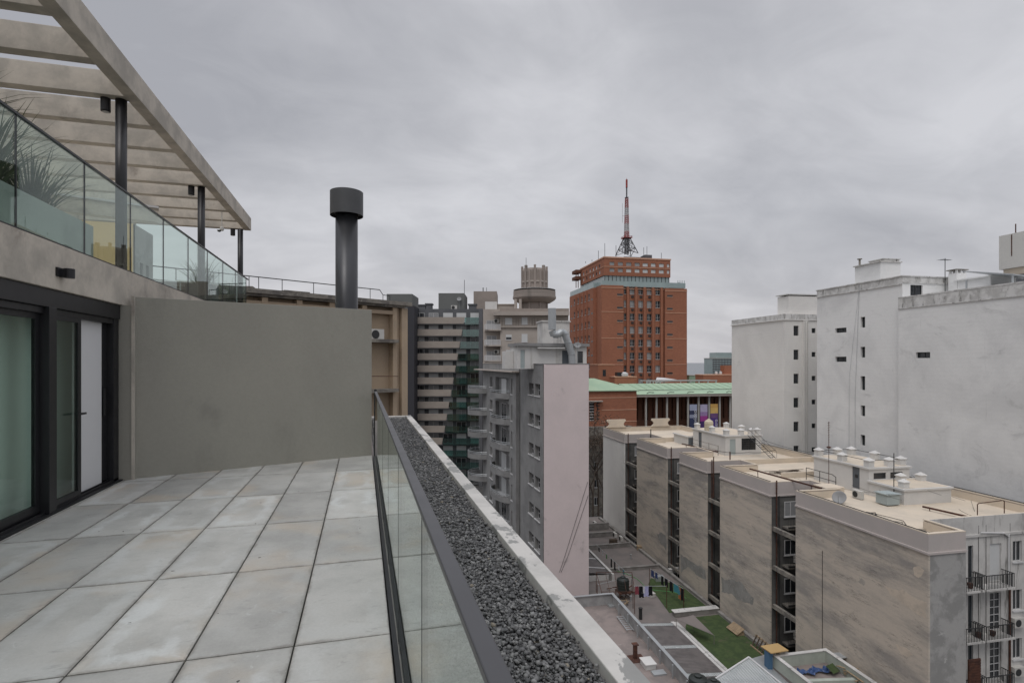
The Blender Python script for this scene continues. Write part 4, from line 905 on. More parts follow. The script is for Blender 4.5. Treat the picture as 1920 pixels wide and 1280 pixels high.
def mast(lab, x, y, z, h, r=.03, mat='iron', fr=FD, yagi=False, g='masts and aerials'):
    t = Th('aerial_mast', lab, 'aerial', fr, (x,y,z), g)
    m = MB(); m.cyl((x,y,z),(x,y,z+h),r,6); t.part('pole', m, M[mat])
    if yagi:
        m = MB(); m.tube([(x-.6,y,z+h-.15),(x+.6,y,z+h-.15)],.015,4)
        for i in range(7): m.tube([(x-.55+i*.18,y-.35+.02*i,z+h-.15),(x-.55+i*.18,y+.35-.02*i,z+h-.15)],.01,4)
        t.part('aerial', m, M[mat])
x, y = FD.at(1676, 41.0); mast('thin bare mast right of the nearer hut', x, y, ZR, FD.Z(849,x,y)-ZR)
px, py2 = P0+.5, 49.1
mast('rusty pipe stub rising above the parapet beside the second wing', P0+.45, 48.9, -12, 4.1, .06, 'rust')
mast('rusty pipe stub behind the parapet near the farther hut', 33.9, 51.2, ZR, 1.2, .07, 'rust')
mast('short black vent pipe on the far part of the cream roof', 33.2, 68.3, ZR, 1.5, .07, 'iron')
x, y = FD.at(1554, 44.5); zb = FD.Z(842,x,y)
t2 = Th('tv_aerial', 'rusty television aerial in front of the white wall left of the nearer hut', 'aerial', FD, (x,y,ZR))
m = MB(); m.cyl((x,y,ZR),(x,y,FD.Z(790,x,y)),.025,6); t2.part('pole', m, M['rust'])
m = MB(); zt = FD.Z(790,x,y)
for i in range(9): z = zt-.1-i*.2; m.tube([(x-.22+.01*i,y-.1,z),(x+.22-.01*i,y+.1,z)],.012,4)
m.lathe((x,y,FD.Z(840,x,y)), [(.1,0),(.2,.08),(.1,.16)], 10); t2.part('elements', m, M['rust'])
# wires on parapet edge
eps = .05
for i, (a, b) in enumerate([((P0+.1,26.2),(P0+.1,36.7)),((P0+.1,39.9),(P0+.1,47)),((P0+.1,49.5),(P0+.1,54.8)),((P0+.1,57.9),(P0+.1,65.9)),((P0+.1,70.1),(P0+.1,78))]):
    wire('black cable lying along the parapet of %s' % ['the nearest wing','the second wing','the third wing','the fourth wing','the farthest wing'][i], FD, [(a[0],a[1],ZT+.09),(b[0],b[1],ZT+.09)], .028, -.02)
wire('black cable lying along the rear parapet', FD, [(PB-.1,KF+.2,ZT+.1),(PB-.1,42,ZT+.1),(PB-.1,56,ZT+.1),(PB-.1,70,ZT+.1)], .035, -.03)
rr = random.Random(5)
for i in range(7):
    a = (rr.uniform(33,41), rr.uniform(28.5,33), ZR+rr.uniform(.02,1.4)); b = (rr.uniform(33,42.8), rr.uniform(29,46), ZR+rr.uniform(.02,1.6))
    wire('thin wire strung over the near end of the cream roof', FD, [a,b], .012, .25, group='thin wires over the near cream roof')
for i in range(6):
    pts = [(31.0+rr.random()*2, 27.6+rr.random()*5, ZR+.03) for _ in range(6)]; 
    wire('loose black cable lying on the roof by the near parapet', FD, sorted(pts, key=lambda q: q[1]), .018, -.01, group='loose cables on the near roof corner')
wire('cable across the roof below the farther hut door', FD, [(34.2,54.5,-8.3),(38.2,54.2,-8.6),(41.5,54.0,-8.4)], .03, .15)
wire('cable running from the farther hut towards the white building', FD, [(40.8,55.4,-7.4),(44,48,-8.1)], .02, .3)
# railing of rust posts near farther hut
t2 = Th('roof_railing', 'rust brown railing beside the left wall of the farther hut', 'railing', FD, (35.2,58,ZR))
m = MB()
for y in (55.6,57.5,59.5,61.5): m = MB(); m.tube([(35.3,y,ZR),(35.3,y,ZR+1.15)],.025,5); t2.part('upright', m, M['iron'])
m = MB(); m.tube([(35.3,55.6,ZR+1.1),(35.3,61.5,ZR+1.1)],.018,5); m.tube([(35.3,55.6,ZR+.6),(35.3,61.5,ZR+.6)],.018,5); t2.part('bars', m, M['rust'])
# low partitions on roof
for i,(a,b,c_,d_) in enumerate([(34.2,43.0,50.2,50.4),(34.3,36.0,66.6,68.4),(34.2,43.0,43.6,43.8),(32.9,34.6,36.9,38.3)]):
    m = MB(); m.box(a,b,c_,d_,ZR+.001,ZR+[.5,.55,.5,.7][i]); single('roof_kerb', ['low cream wall crossing the roof behind the ladder','low cream box on the far part of the roof','low cream wall crossing the roof before the nearer hut','cream box beside the nearer roof gap'][i], 'low wall', FD, (a,c_,ZR), m, M['cream_roof'], bevel=.02)
# scroll shaped gables on far end
for i, (p, lab) in enumerate([(FD.X(1155,77.9), 'scroll shaped cream gable on the far parapet, left'), (FD.X(1238,77.9), 'scroll shaped cream gable on the far parapet, right')]):
    o = []; hw, hh = 1.65, 1.25
    for k in range(9): an = pi/2*k/8
    prof = [(-hw,0),(-hw+.35,.22),(-hw+.5,.5),(-hw+.35,.75),(-hw+.1,.95),(-hw+.2,1.2),(hw-.2,1.2),(hw-.1,.95),(hw-.35,.75),(hw-.5,.5),(hw-.35,.22),(hw,0)]
    m = MB(); n = len(prof); z0 = ZT+.06
    m.add([(p+x,77.7,z0+z) for x,z in prof]+[(p+x,77.95,z0+z) for x,z in prof], [tuple(range(n)), tuple(range(2*n-1,n-1,-1))]+[(k,n+k,n+(k+1)%n,(k+1)%n) for k in range(n)])
    single('scroll_gable', lab, 'gable', FD, (p,77.8,z0), m, M['cream_roof'])
# debris on roof: planks
rr = random.Random(9)
m = MB()
for i in range(9):
    x, y = 36.5+rr.uniform(-.8,.8), 45.6+rr.uniform(-.6,.6)
    m.obox((x,y,ZR+.04+.02*i), 2.6+rr.random(), .09, .03, rr.uniform(-.25,.35), 0, rr.uniform(-.02,.02))
single('plank_pile', 'pile of dark old planks lying on the cream roof', 'planks', FD, (36.5,45.6,ZR), m, M['dark_wood'])
# ================================================================== big white building
t = Th('white_building', 'big blank white rendered building with stepped roofline at the right edge', 'building', FD, (48,45,-28))
hA, hB, hC = CAMZ+5.87, CAMZ+8.0, CAMZ+5.9
# A (far, cream), south face k=58.3 with windows
ka0, ka1 = FD.Y(1470,46), FD.Y(1372,46)
rows = [FD.Z(629-0+45*i, 47.0, ka0) for i in range(6)]
opsA = []
xw = [(FD.X(1488,ka0)-46, FD.X(1497.5,ka0)-46), (FD.X(1522,ka0)-46, FD.X(1529.5,ka0)-46)]
for z in rows:
    opsA += [(xw[0][0], xw[0][1], z, z+1.22), (xw[1][0], xw[1][1], z+.35, z+.95)]
m = MB(); m.box(46,46.25,ka0+.003,ka1,-28,hA); m.wall((46,ka0),'x',8,-28,hA,opsA,.2,(0,1)); m.quad((46,ka0,hA),(54,ka0,hA),(54,ka1,hA),(46,ka1,hA)); m.quad((46,ka1,-28),(54,ka1,-28),(54,ka1,hA),(46,ka1,hA))
t.part('wall', m, M['whitewall2'], label='cream white lower wall section at the far end')
m = MB(); m.box(45.85,54.1,ka0-.12,ka1+.1,hA-.75,hA-.66); t.part('cornice', m, M['whitewall2']); m = MB(); m.box(45.975,45.999,ka0-.02,ka1,hA-.659,hA+.02); m.box(46,54,ka0-.025,ka0-.001,hA-.659,hA+.02); t.part('parapet_band', m, M['dirty_coping'])
for z in rows:
    for (a, b), (dz, hh) in zip(xw, ((0,1.22),(.35,.6))):
        window(t, (46+(a+b)/2, ka0, z+dz), 0, b-a, hh, 'double', False, .17, fm='iron')
x5 = FD.X(1508,ka0)
m = MB(); m.box(x5-.25,x5+.25,ka0-.35,ka0-.001,-28,hA-.8); t.part('duct_shaft', m, M['whitewall2'])
m = MB(); m.cyl((x5+.12,ka0-.42,-28),(x5+.12,ka0-.42,hA-.9),.05,8); m.cyl((x5-.2,ka0-.42,-28),(x5-.2,ka0-.42,hA-.4),.03,8); t.part('drain_pipe', m, M['ac_white'])
# hut over A
x, y = 47.5, ka0+1
m = MB(); m.box(47.3,52,ka0+.8,FD.Y(1458,47.3),hA+.001,FD.Z(558,47.3,FD.Y(1458,47.3))); t.part('roof_room', m, M['whitewall2'])
m = MB(); z9 = FD.Z(556,47.3,FD.Y(1458,47.3)); m.box(47.15,52.1,ka0+.7,FD.Y(1456,47.3),z9,z9+.12); t.part('coping', m, M['white'])
# C
kc0, kc1 = FD.Y(1692,46), FD.Y(1532,46)
ops = []
def opC(px0,px1,py0,py1):
    k0, k1 = FD.Y(px1,46), FD.Y(px0,46); km = (k0+k1)/2; return (k0-kc0, k1-kc0, FD.Z(py1,46,km), FD.Z(py0,46,km))
oc = [opC(1613.5,1622,594,614),opC(1613.5,1622,650,670),opC(1613.5,1622,705,731),opC(1613.5,1622,760,780),opC(1613.5,1622,815,835),opC(1566,1587,614.5,623.5),opC(1566,1587,668.5,678)]
m = MB(); m.wall((46,kc0),'y',kc1-kc0,-28,hB,oc,.3,(1,0)); m.wall((46,kc0),'x',7,hC-1,hB,[(.9,2.3,hB-1.75,hB-.75)],.2,(0,1)); m.quad((46,kc1,-28),(53,kc1,-28),(53,kc1,hB),(46,kc1,hB)); m.quad((46,kc0,hB),(53,kc0,hB),(53,kc1,hB),(46,kc1,hB)); m.quad((53,kc0,-28),(53,kc1,-28),(53,kc1,hB),(53,kc0,hB))
t.part('wall', m, M['whitewall'], label='white tall middle wall section')
for q in oc: window(t, (46, kc0+(q[0]+q[1])/2, q[2]), W_, q[1]-q[0], q[3]-q[2], 'double', False, .27, fm='iron')
window(t, (46+1.6, kc0, hB-1.75), 0, 1.4, 1.0, 'double', False, .17, fm='iron')
m = MB(); m.box(45.9,53.1,kc0-.1,kc1+.1,hB+.001,hB+.1); m.box(45.9,45.998,kc0,kc1,hB-.75,hB-.65); m.box(46,53,kc0-.09,kc0-.002,hB-.6,hB-.5); t.part('cornice', m, M['dirty_coping']); m = MB(); m.box(45.975,45.998,kc0,kc1,hB-.649,hB); m.box(45.999,53,kc0-.025,kc0-.002,hB-.499,hB); t.part('parapet_band', m, M['dirty_coping'])
m = MB(); m.tube([(45.96,FD.Y(1612,46),hB-.1),(45.95,FD.Y(1604,46),-2),(45.95,FD.Y(1604,46),-12)],.014,5); m.tube([(45.96,FD.Y(1612,46),hB-.1),(45.9,FD.Y(1594,46),0),(45.95,FD.Y(1592,46),-12)],.012,5); t.part('wall_cable', m, M['galv'])
# hut C
z0 = hB+.1; zt = CAMZ+.2087*47/.98
k0, k1 = FD.Y(1651,47), FD.Y(1603,47)
m = MB(); m.box(47,49.4,k0,k1,z0+.001,zt); t.part('tank_room', m, M['whitewall']); m = MB(); m.box(46.85,49.5,k0-.12,k1+.12,zt+.001,zt+.1); t.part('coping', m, M['old_render'])
m = MB(); m.box(47.3,49.2,k0-.05,k0+1.6,zt+.1,zt+.3); m.box(47.2,49.3,k0-.1,k0+1.7,zt+.301,zt+.37); t.part('hatch', m, M['old_render'])
m = MB(); m.cyl((47.2,k1-.4,zt+.1),(47.2,k1-.4,zt+.75),.1,10); m.cyl((47.2,k1-.4,zt+.75),(47.2,k1-.4,zt+.83),.22,10,.24); t.part('chimney_pipe', m, M['old_cornice'])
# D nearest
kd1 = kc0-.05
q = (FD.Y(1744,45.5)-10, FD.Y(1717,45.5)-10, FD.Z(671,45.5,FD.Y(1730,45.5)), FD.Z(660,45.5,FD.Y(1730,45.5)))
m = MB(); m.wall((45.5,10),'y',kd1-10,-28,hC,[q],.3,(1,0)); m.quad((45.5,10,hC),(62,10,hC),(62,kd1,hC),(45.5,kd1,hC)); m.quad((45.5,kd1,-28),(62,kd1,-28),(62,kd1,hC),(45.5,kd1,hC)); m.quad((45.5,10,-28),(62,10,-28),(62,10,hC),(45.5,10,hC)); t.part('wall', m, M['whitewall'], label='huge blank white wall section nearest the camera')
window(t, (45.5, 10+(q[0]+q[1])/2, q[2]), W_, q[1]-q[0], q[3]-q[2], 'tri', False, .27, fm='iron')
m = MB(); m.box(45.42,45.499,10,kd1,hC-1.0,hC-.9); m.box(45.45,45.75,10,kd1,hC+.001,hC+.12); t.part('cornice', m, M['dirty_coping']); m = MB(); m.box(45.475,45.499,10,kd1,hC-.899,hC); t.part('parapet_band', m, M['dirty_coping'])
# roof clutter behind D parapet
kk = kc0-1.0
x = FD.X(1795,kk)
t2 = Th('brick_chimney', 'square white chimney with flat cap on the white building roof', 'chimney', FD, (x,kk,hC))
zc = FD.Z(513,x,kk)
m = MB(); m.box(x-.55,x+.55,kk-.4,kk+.4,hC,zc); t2.part('stack', m, M['whitewall']); m = MB()
for dx_ in (-.45,0,.45):
    for dy in (-.3,.3): m.box(x+dx_-.08,x+dx_+.08,kk+dy-.08,kk+dy+.08,zc,zc+.28)
t2.part('cap_legs', m, M['whitewall']); m = MB(); m.box(x-.7,x+.7,kk-.5,kk+.5,zc+.281,zc+.36); t2.part('cap', m, M['old_cornice'])
x = FD.X(1772,kk-.5); mast('thin television aerial on the white building roof', x, kk-.5, hC, FD.Z(486,x,kk)-hC, .03, 'iron', FD, True)
m = MB(); x = FD.X(1840,40); m.box(x-1.6,x+1.2,38,41,hC,hC+1.6); m.box(x-1.8,x+1.4,37.8,41.1,hC+1.601,hC+1.72); single('roof_room', 'low white room behind the parapet of the white building', 'hut', FD, (x,39,hC), m, M['whitewall'])
m = MB(); x = FD.X(1895,36); m.add([(x-2.5,34,hC+1.0),(x+4,34,hC+.5),(x+4,38,hC+1.5),(x-2.5,38,hC+1.9),(x-2.5,34,hC+1.08),(x+4,34,hC+.58),(x+4,38,hC+1.58),(x-2.5,38,hC+1.98)],[(3,2,1,0),(4,5,6,7),(0,1,5,4),(1,2,6,5),(2,3,7,6),(3,0,4,7)])
for xx in (x-2.3,x+3.8):
    for yy in (34.2,37.8): m.box(xx-.05,xx+.05,yy-.05,yy+.05,hC,hC+1.1)
single('lean_to_roof', 'sloping corrugated lean-to roof on the white building', 'roof', FD, (x,36,hC), m, M['galv'])
# tank block top right
k0 = FD.Y(1873,60); kz = lambda py, px: CAMZ+(678-py)/(px-755)*60/.98
t2 = Th('rooftop_tank_block', 'pale boxy rooftop block on a cream base at the top right corner', 'rooftop block', FD, (63,k0-6,CAMZ))
z1_, z2_, z3_ = kz(443,1873), kz(506,1873), kz(519,1873)
m = MB(); m.box(60,66,k0-14,k0,z2_,z1_); t2.part('block', m, M['ac_white'], label='pale streaked sheet metal block'); m = MB(); m.box(60.3,66,k0-14,k0-.2,z3_,z2_-.01); t2.part('base', m, M['cream_roof']); m = MB(); m.box(60.1,68,k0-16,k0+.4,-28,z3_-.01); t2.part('lower_wall', m, M['charcoal'])
m = MB(); yy = FD.Y(1897,60); m.cyl((60.5,yy,z1_),(60.5,yy,z1_+1.0),.05,6); m.box(59.97,59.998,yy-.04,yy+.04,z2_+1.2,z1_-.1); t2.part('rusty_rod', m, M['rust'])
# ================================================================== pale pink building, centre
def fy(px, x=17.5): return F0.Y(px, x)
BX0, BX1, BY0, BY1 = 17.5, F0.X(1104,51.2), 51.2, 79.6
ZP = 1.35
t = Th('pink_sided_building', 'grey apartment building with a blank pale pink side wall in the centre', 'building', F0, (20,60,-28))
m = MB(); m.box(BX0+.01, BX1, BY0, BY0+.3, -28, ZP); t.part('side_wall', m, M['lilac'], label='blank pale pink side wall')
Sh = 3.22
opn = []; wl_ = []
r1 = [-1.95-Sh*i for i in range(8)]
for z in r1:
    a, b = fy(1012.5), fy(991.5); mid = (a+b)/2
    opn += [(a-BY0, mid-.25-BY0, z, z+1.25), (mid+.25-BY0, b-BY0, z, z+1.25)]; wl_ += [((a+mid-.25)/2, mid-.25-a, z, 1.25, 'cross', 'dark_glass'), ((mid+.25+b)/2, b-mid-.25, z, 1.25, 'cross', 'dark_glass')]
    a, b = fy(964.5), fy(958.5); opn.append((a-BY0, b-BY0, z-.4, z+1.5)); wl_.append(((a+b)/2, b-a, z-.4, 1.9, 'half', 'dark_glass'))
    a, b = fy(924), fy(918.5); opn.append((a-BY0, b-BY0, z, z+1.4)); wl_.append(((a+b)/2, b-a, z, 1.4, 'half', 'mid_glass'))
    a, b = fy(955), fy(929); opn.append((a-BY0, b-BY0, z-.9, z+1.5)); wl_.append(((a*.4+b*.6), (b-a)*.35, z-.88, 2.2, 'shut' if (z*7)%2 < 1 else 'double', 'dark_glass'))
m = MB(); m.wall((BX0,BY0+.003),'y',BY1-BY0,-28,ZP,opn,.5,(1,0)); m.quad((BX0,BY1,-28),(BX1,BY1,-28),(BX1,BY1,ZP),(BX0,BY1,ZP)); m.quad((BX0,BY0+.3,ZP-.5),(BX1,BY0+.3,ZP-.5),(BX1,BY1,ZP-.5),(BX0,BY1,ZP-.5)); m.quad((BX1,BY0,-28),(BX1,BY1,-28),(BX1,BY1,ZP),(BX1,BY0,ZP)); t.part('facade', m, M['grey_facade'])
for y, w, z, h_, st, g in wl_: window(t, (BX0, y, z), W_, w, h_, st, True, .4 if st not in ('shut','double') else .46, pm=g)
# smooth vertical bay strip and corner trims
m = MB(); m.box(BX0-.35, BX0-.001, fy(973), fy(966), -28, ZP-.9); t.part('bay_strip', m, M['grey_facade'])
m = MB(); m.box(BX0-.06, BX0-.001, fy(975.5), fy(974.3), -28, ZP); m.box(BX0-.02, BX0-.001, BY0+.0, BY0+.12, -28, ZP); t.part('trim', m, M['dark_render'])
m = MB(); m.box(BX0-.9, BX0-.001, fy(974), fy(899), ZP-1.0, ZP-.85); m.box(BX0-.05, BX0+.25, fy(975), BY1, ZP+.001, ZP+.1); t.part('canopy_ledge', m, M['deco'])
m = MB(); m.box(BX0-.05, BX0+.2, BY0, fy(975.2), ZP+.001, ZP+.07); m.box(BX0+.21, BX1+.03, BY0-.03, BY0+.25, ZP+.001, ZP+.07); t.part('coping', m, M['grey_facade'])
for i, z in enumerate(r1):
    for (pa, pb, dp, nm) in ((955.5, 927.5, 1.35, 0), (913, 898.5, 2.3, 1)):
        a, b = fy(pa), fy(pb); n = 14
        zf = z-.95
        arc = [(BX0-dp*sin(pi*k/n)**.6, a+(b-a)*k/n) for k in range(n+1)]
        m = MB(); m.prism([(BX0-.002,a)]+arc[1:-1]+[(BX0-.002,b)], zf-.15, zf); bo = t.part('balcony', m, M['grey_facade'])
        m = MB()
        for (p, q) in zip(arc, arc[1:]): 
            m.add([(p[0],p[1],zf),(q[0],q[1],zf),(q[0]+.08,q[1],zf),(p[0]+.08,p[1],zf),(p[0],p[1],zf+.55),(q[0],q[1],zf+.55),(q[0]+.08,q[1],zf+.55),(p[0]+.08,p[1],zf+.55)], [(0,1,5,4),(3,2,6,7),(4,5,6,7)])
        t.part('balcony_front', m, M['grey_facade'], parent=bo)
        m = MB(); m.tube([(x+.04,y,zf+.72) for x,y in arc],.03,5); m.tube([(x+.04,y,zf+.92) for x,y in arc],.035,5)
        for x, y in arc[::2]: m.cyl((x+.04,y,zf+.55),(x+.04,y,zf+.92),.02,5)
        t.part('railing', m, M['galv'], parent=bo)
m = MB(); m.tube([(F0.X(1102,BY0-.05),BY0-.05,F0.Z(905,21,51)),(F0.X(1060,BY0-.05),BY0-.05,F0.Z(1040,20,51)),(F0.X(1049,BY0-.05),BY0-.05,F0.Z(1073,19.5,51))],.018,4); m.tube([(F0.X(1103,BY0-.05),BY0-.05,F0.Z(930,21,51)),(F0.X(1066,BY0-.05),BY0-.05,F0.Z(1040,20,51)),(F0.X(1052,BY0-.05),BY0-.05,F0.Z(1073,19.5,51))],.018,4); t.part('wall_cable', m, M['iron'])
# roof hut
hy = 54.5
hx0, hx1 = F0.X(970,hy), F0.X(1100,hy)
zt = F0.Z(649, 18, hy)
h = Th('rooftop_house', 'white rooftop house with blue grey doors on the pink sided building', 'hut', F0, (19,hy,ZP-.5))
m = MB(); o2 = [(F0.X(1054,hy)-hx0, F0.X(1068,hy)-hx0, ZP-.45, zt-.45), (F0.X(1082,hy)-hx0, F0.X(1093,hy)-hx0, ZP+.1, zt-.5), (F0.X(976,hy)-hx0, F0.X(984,hy)-hx0, ZP-.45, zt-.4)]
m.wall((hx0,hy),'x',hx1-hx0,ZP-.5,zt,o2,.1,(0,1)); m.quad((hx0,hy,ZP-.5),(hx0,hy+3,ZP-.5),(hx0,hy+3,zt),(hx0,hy,zt)); m.quad((hx1,hy,ZP-.5),(hx1,hy+3,ZP-.5),(hx1,hy+3,zt),(hx1,hy,zt)); h.part('wall', m, M['white'])
m = MB(); m.box(hx0-.2,hx1+.2,hy-.35,hy+3.2,zt+.001,zt+.32); h.part('roof', m, M['grey_facade']); m = MB(); m.box(F0.X(1006,hy),F0.X(1056,hy),hy-.6,hy-.002,zt-.25,zt-.12); h.part('canopy', m, M['white'])
m = MB(); m.box(hx0+o2[0][0],hx0+o2[0][1],hy+.06,hy+.08,ZP-.45,zt-.45); h.part('door', m, M['grey_door']); m = MB(); m.box(hx0+o2[2][0],hx0+o2[2][1],hy+.06,hy+.08,ZP-.45,zt-.4); h.part('door', m, M['pale_door'])
m = MB(); m.box(hx0+o2[1][0],hx0+o2[1][1],hy+.06,hy+.08,ZP+.1,zt-.5); h.part('window', m, M['dark_glass'])
xa = F0.X(947, 56)
m = MB(); m.box(xa, hx0-.02, 56, 57.3, ZP-.5, F0.Z(658,xa,56)); h.part('annex', m, M['white'])
for x in (F0.X(1043,hy),F0.X(996,hy)): m = MB(); m.cyl((x,hy-.06,ZP-.5),(x,hy-.06,zt),.03,6); h.part('drain_pipe', m, M['ac_white'])
dx_ = F0.X(1083, 53.2); dish('pale satellite dish on the right corner of the pink sided building', F0, dx_, 53.2, ZP-.3, .34, radians(-20), hh=F0.Z(648,dx_,53.2)-ZP+.3)
ladder('thin white ladder against the rooftop house of the pink sided building', F0, (F0.X(1049,hy-.2),hy-.2,ZP-.5), (F0.X(1049,hy-.2),hy-.2,F0.Z(610,17,hy)), .35, M['ac_white'], 14)
# exhaust duct
yd = hy-.7
def dp(px, py): x = F0.X(px, yd); return (x, yd, F0.Z(py, x, yd))
t = Th('exhaust_duct', 'bent galvanised exhaust duct above the rooftop house', 'duct', F0, dp(1072,680))
m = MB(); m.tube([dp(1035,578),dp(1035.5,618)], .42, 18); t.part('upright', m, M['galv'])
pts = [dp(1035.5,620),dp(1038,627),dp(1046,627),dp(1053,622),dp(1059,626),dp(1065,642),dp(1072,664),dp(1073,684)]
m = MB(); m.tube(pts, .38, 18); 
for i, p in enumerate(pts[1:-1]): m.lathe((p[0],p[1],p[2]-.1), [(.1,-.15),(.34,-.1),(.39,.1),(.34,.3),(.1,.35)], 18)
t.part('bend', m, M['galv']); 
m = MB()
for p in pts[4:]: m.lathe((p[0],p[1],p[2]-.03), [(.38,0),(.43,.01),(.43,.07),(.38,.08)], 18)
t.part('collars', m, M['galv'])
# pale blank block behind
x0, y0 = FD.at(1017, 78); x1 = FD.X(1068, y0)
t = Th('pale_stair_block', 'pale concrete block standing behind the rooftop duct', 'building', FD, ((x0+x1)/2, y0, -28))
m = MB(); m.box(x0, x1, y0, y0+3, -28, FD.Z(603,x0,y0)); t.part('wall', m, M['old_render']); m = MB(); m.box(x0-.15,x1+.15,y0-.15,y0+3.1,FD.Z(603,x0,y0),FD.Z(602,x0,y0)+.1); t.part('coping', m, M['old_render'])
# ================================================================== charcoal balcony block
yb = 130.0; sc_ = 1010/yb
def bx(px, y=yb): return (px-960)/1010*y
def bz(py, y=yb): return CAMZ+(678-py)/1010*y
t = Th('charcoal_balcony_block', 'dark grey apartment tower with beige balcony bands and green glass', 'building', FC, (bx(840), yb+5, -28))
xL, xR = bx(777), bx(905)
m = MB(); m.box(xL, xR, yb, yb+14, -28, bz(579)); t.part('wall', m, M['charcoal'])
m = MB(); m.box(bx(764,124), bx(777,124)-.05, 124, 140, -28, bz(573,124)); t.part('flank_wall', m, M['darkstrip'], label='near black flank wall beside the balconies')
m = MB(); m.box(bx(898.5), bx(905)-.01, yb-1.7, yb-.01, -28, bz(580)); t.part('edge_pier', m, M['charcoal'])
for i in range(15):
    top = 594.4+22.6*i; bot = top+12.4
    z1, z0 = bz(top, yb-1.5), bz(bot, yb-1.5)
    sl = MB(); sl.box(xL-.3, bx(903), yb-1.45, yb-.01, z0-.22, z0-.02); bo = t.part('balcony', sl, M['charcoal'])
    pr = 871-4.05*i; xr1 = bx(pr, yb-1.5); xr0 = bx(pr-2, yb-1.5)
    if i < 13:
        m = MB(); y0, y1 = yb-1.55, yb-1.35
        m.add([(xL-.4,y0,z0),(xr0,y0,z0),(xr1,y0,z1),(xL-.4,y0,z1),(xL-.4,y1,z0),(xr0,y1,z0),(xr1,y1,z1),(xL-.4,y1,z1)], [(0,1,2,3),(7,6,5,4),(3,2,6,7),(1,5,6,2),(0,4,5,1),(0,3,7,4)])
        t.part('spandrel', m, M['spandrel'], parent=bo)
    m = MB(); xs_ = xr1 if i < 13 else xL
    m.box(xs_+.05, bx(898.6), yb-1.52, yb-1.47, z0-.2, z1-.1)
    for k in range(0, 12):
        x = xs_+.05+k*1.3
        if x < bx(898): m.box(x, x+.04, yb-1.56, yb-1.525, z0-.2, z1-.1)
    t.part('glass_guard', m, M['green_glass'], parent=bo)
    zt = bz(583.5+22.6*i+ (3 if i else 2)); zb_ = z0+.0 if 0 else bz(606+22.6*i-0)
    for k, (a, b) in enumerate(((778,796),(804,822),(831,849),(856,874),(882,900))):
        st = ['double','shut','double','half','cross','double','half'][(i*3+k*5) % 7]
        zz0 = bz(585+22.6*i+20); hh = bz(585.5+22.6*i+1)-zz0
        window(t, ((bx(a)+bx(b))/2, yb, zz0), 0, bx(b)-bx(a), hh, st, False, -.03, pm='mid_glass' if (i+k) % 3 else 'dark_glass')
for a, b, c_ in ((783,796,572),(797,808,570),(878,892,571)): m = MB(); m.box(bx(a),bx(b),yb+1,yb+3,bz(579)+.01,bz(c_)); m.box(bx(a)-.2,bx(b)+.2,yb+.8,yb+3.2,bz(c_)+.01,bz(c_)+.3); t.part('chimney_stack', m, M['charcoal'])
m = MB(); m.box(bx(819),bx(868.5),yb+3,yb+12,bz(579),bz(549.5,yb+3)); t.part('plant_room', m, M['greybox'])
dish('small dish on the grey plant room of the charcoal tower', FC, bx(859), yb+2.5, bz(579), .55, 0, hh=2.6)
acunit(t, (bx(850), yb+2, bz(579)), 0, sc=1.7)
mast('long whip aerial on the charcoal tower', bx(868), yb+4, bz(551), 4, .06, 'iron', FC)
x0, x1 = bx(725,150), bx(773,150)
m = MB(); m.box(x0, x1, 150, 160, -28, bz(551,150)); single('grey_backing_block', 'plain grey block rising behind the beige building corner', 'building', FC, ((x0+x1)/2,155,-28), m, M['greybox'])
x0, x1 = bx(889,140), bx(932,140)
t = Th('brown_tank_block', 'brown rooftop block standing between the charcoal and stone buildings', 'building', FC, ((x0+x1)/2,143,-28))
m = MB(); m.box(x0, x1, 138, 148, -28, bz(546,138)); t.part('wall', m, M['deco_dark']); 
for px in (906,912,905): m = MB(); m.cyl((bx(px,138),139,bz(546,138)),(bx(px,138),139,bz(538,138)),.06,5); t.part('aerial', m, M['iron'])
# ================================================================== stone art deco building
yd = 100.0
ax = lambda px, y=yd: (px-960)/1010*y
az = lambda py, y=yd: CAMZ+(678-py)/1010*y
t = Th('stone_tower_building', 'beige stone apartment building with a round belvedere tower on top', 'building', FC, (ax(970), yd+5, -28))
m = MB(); m.box(ax(905), ax(938), yd+1.5, yd+14, -28, az(578)); m.box(ax(938)+.002, ax(1066), yd, yd+14, -28, az(585)); t.part('wall', m, M['deco'])
# curved cornices
def slabarc(x0, x1, y, d, z0, z1, n=10):
    m = MB(); pts = [(x0,y+1.2)]
    for k in range(n+1): an = pi/2*k/n; pts.append((x0+d*(1-cos(an))*1.0, y-d*sin(an)))
    pts += [(x1,y-d),(x1,y+1.2)]
    m.prism(pts, z0, z1); return m
t.part('cornice', slabarc(ax(925), ax(1066), yd, 1.3, az(592), az(585)), M['deco'])
t.part('parapet', slabarc(ax(937), ax(1066), yd, .9, az(584.9), az(579)), M['deco_dark'])
t.part('string_course', slabarc(ax(937), ax(1066), yd, .35, az(614), az(611)), M['deco'])
for px in (938,943,964,969,974,994,999,1004,1009): m = MB(); m.box(ax(px), ax(px)+.22, yd-.22, yd-.001, az(611), az(597)); t.part('pilaster', m, M['deco'])
for k, (px, py, w, hh) in enumerate(((953.5,608,1.3,1.2),(983.5,608,1.1,1.3),(954,637,1.1,1.0),(983.5,641,1.1,1.5),(954,666,1.1,1.0),(983.5,670,1.1,1.5))):
    window(t, (ax(px), yd, az(py)), 0, w, hh, 'shut' if k in (0,1,3,5) else 'half', True, -.03)
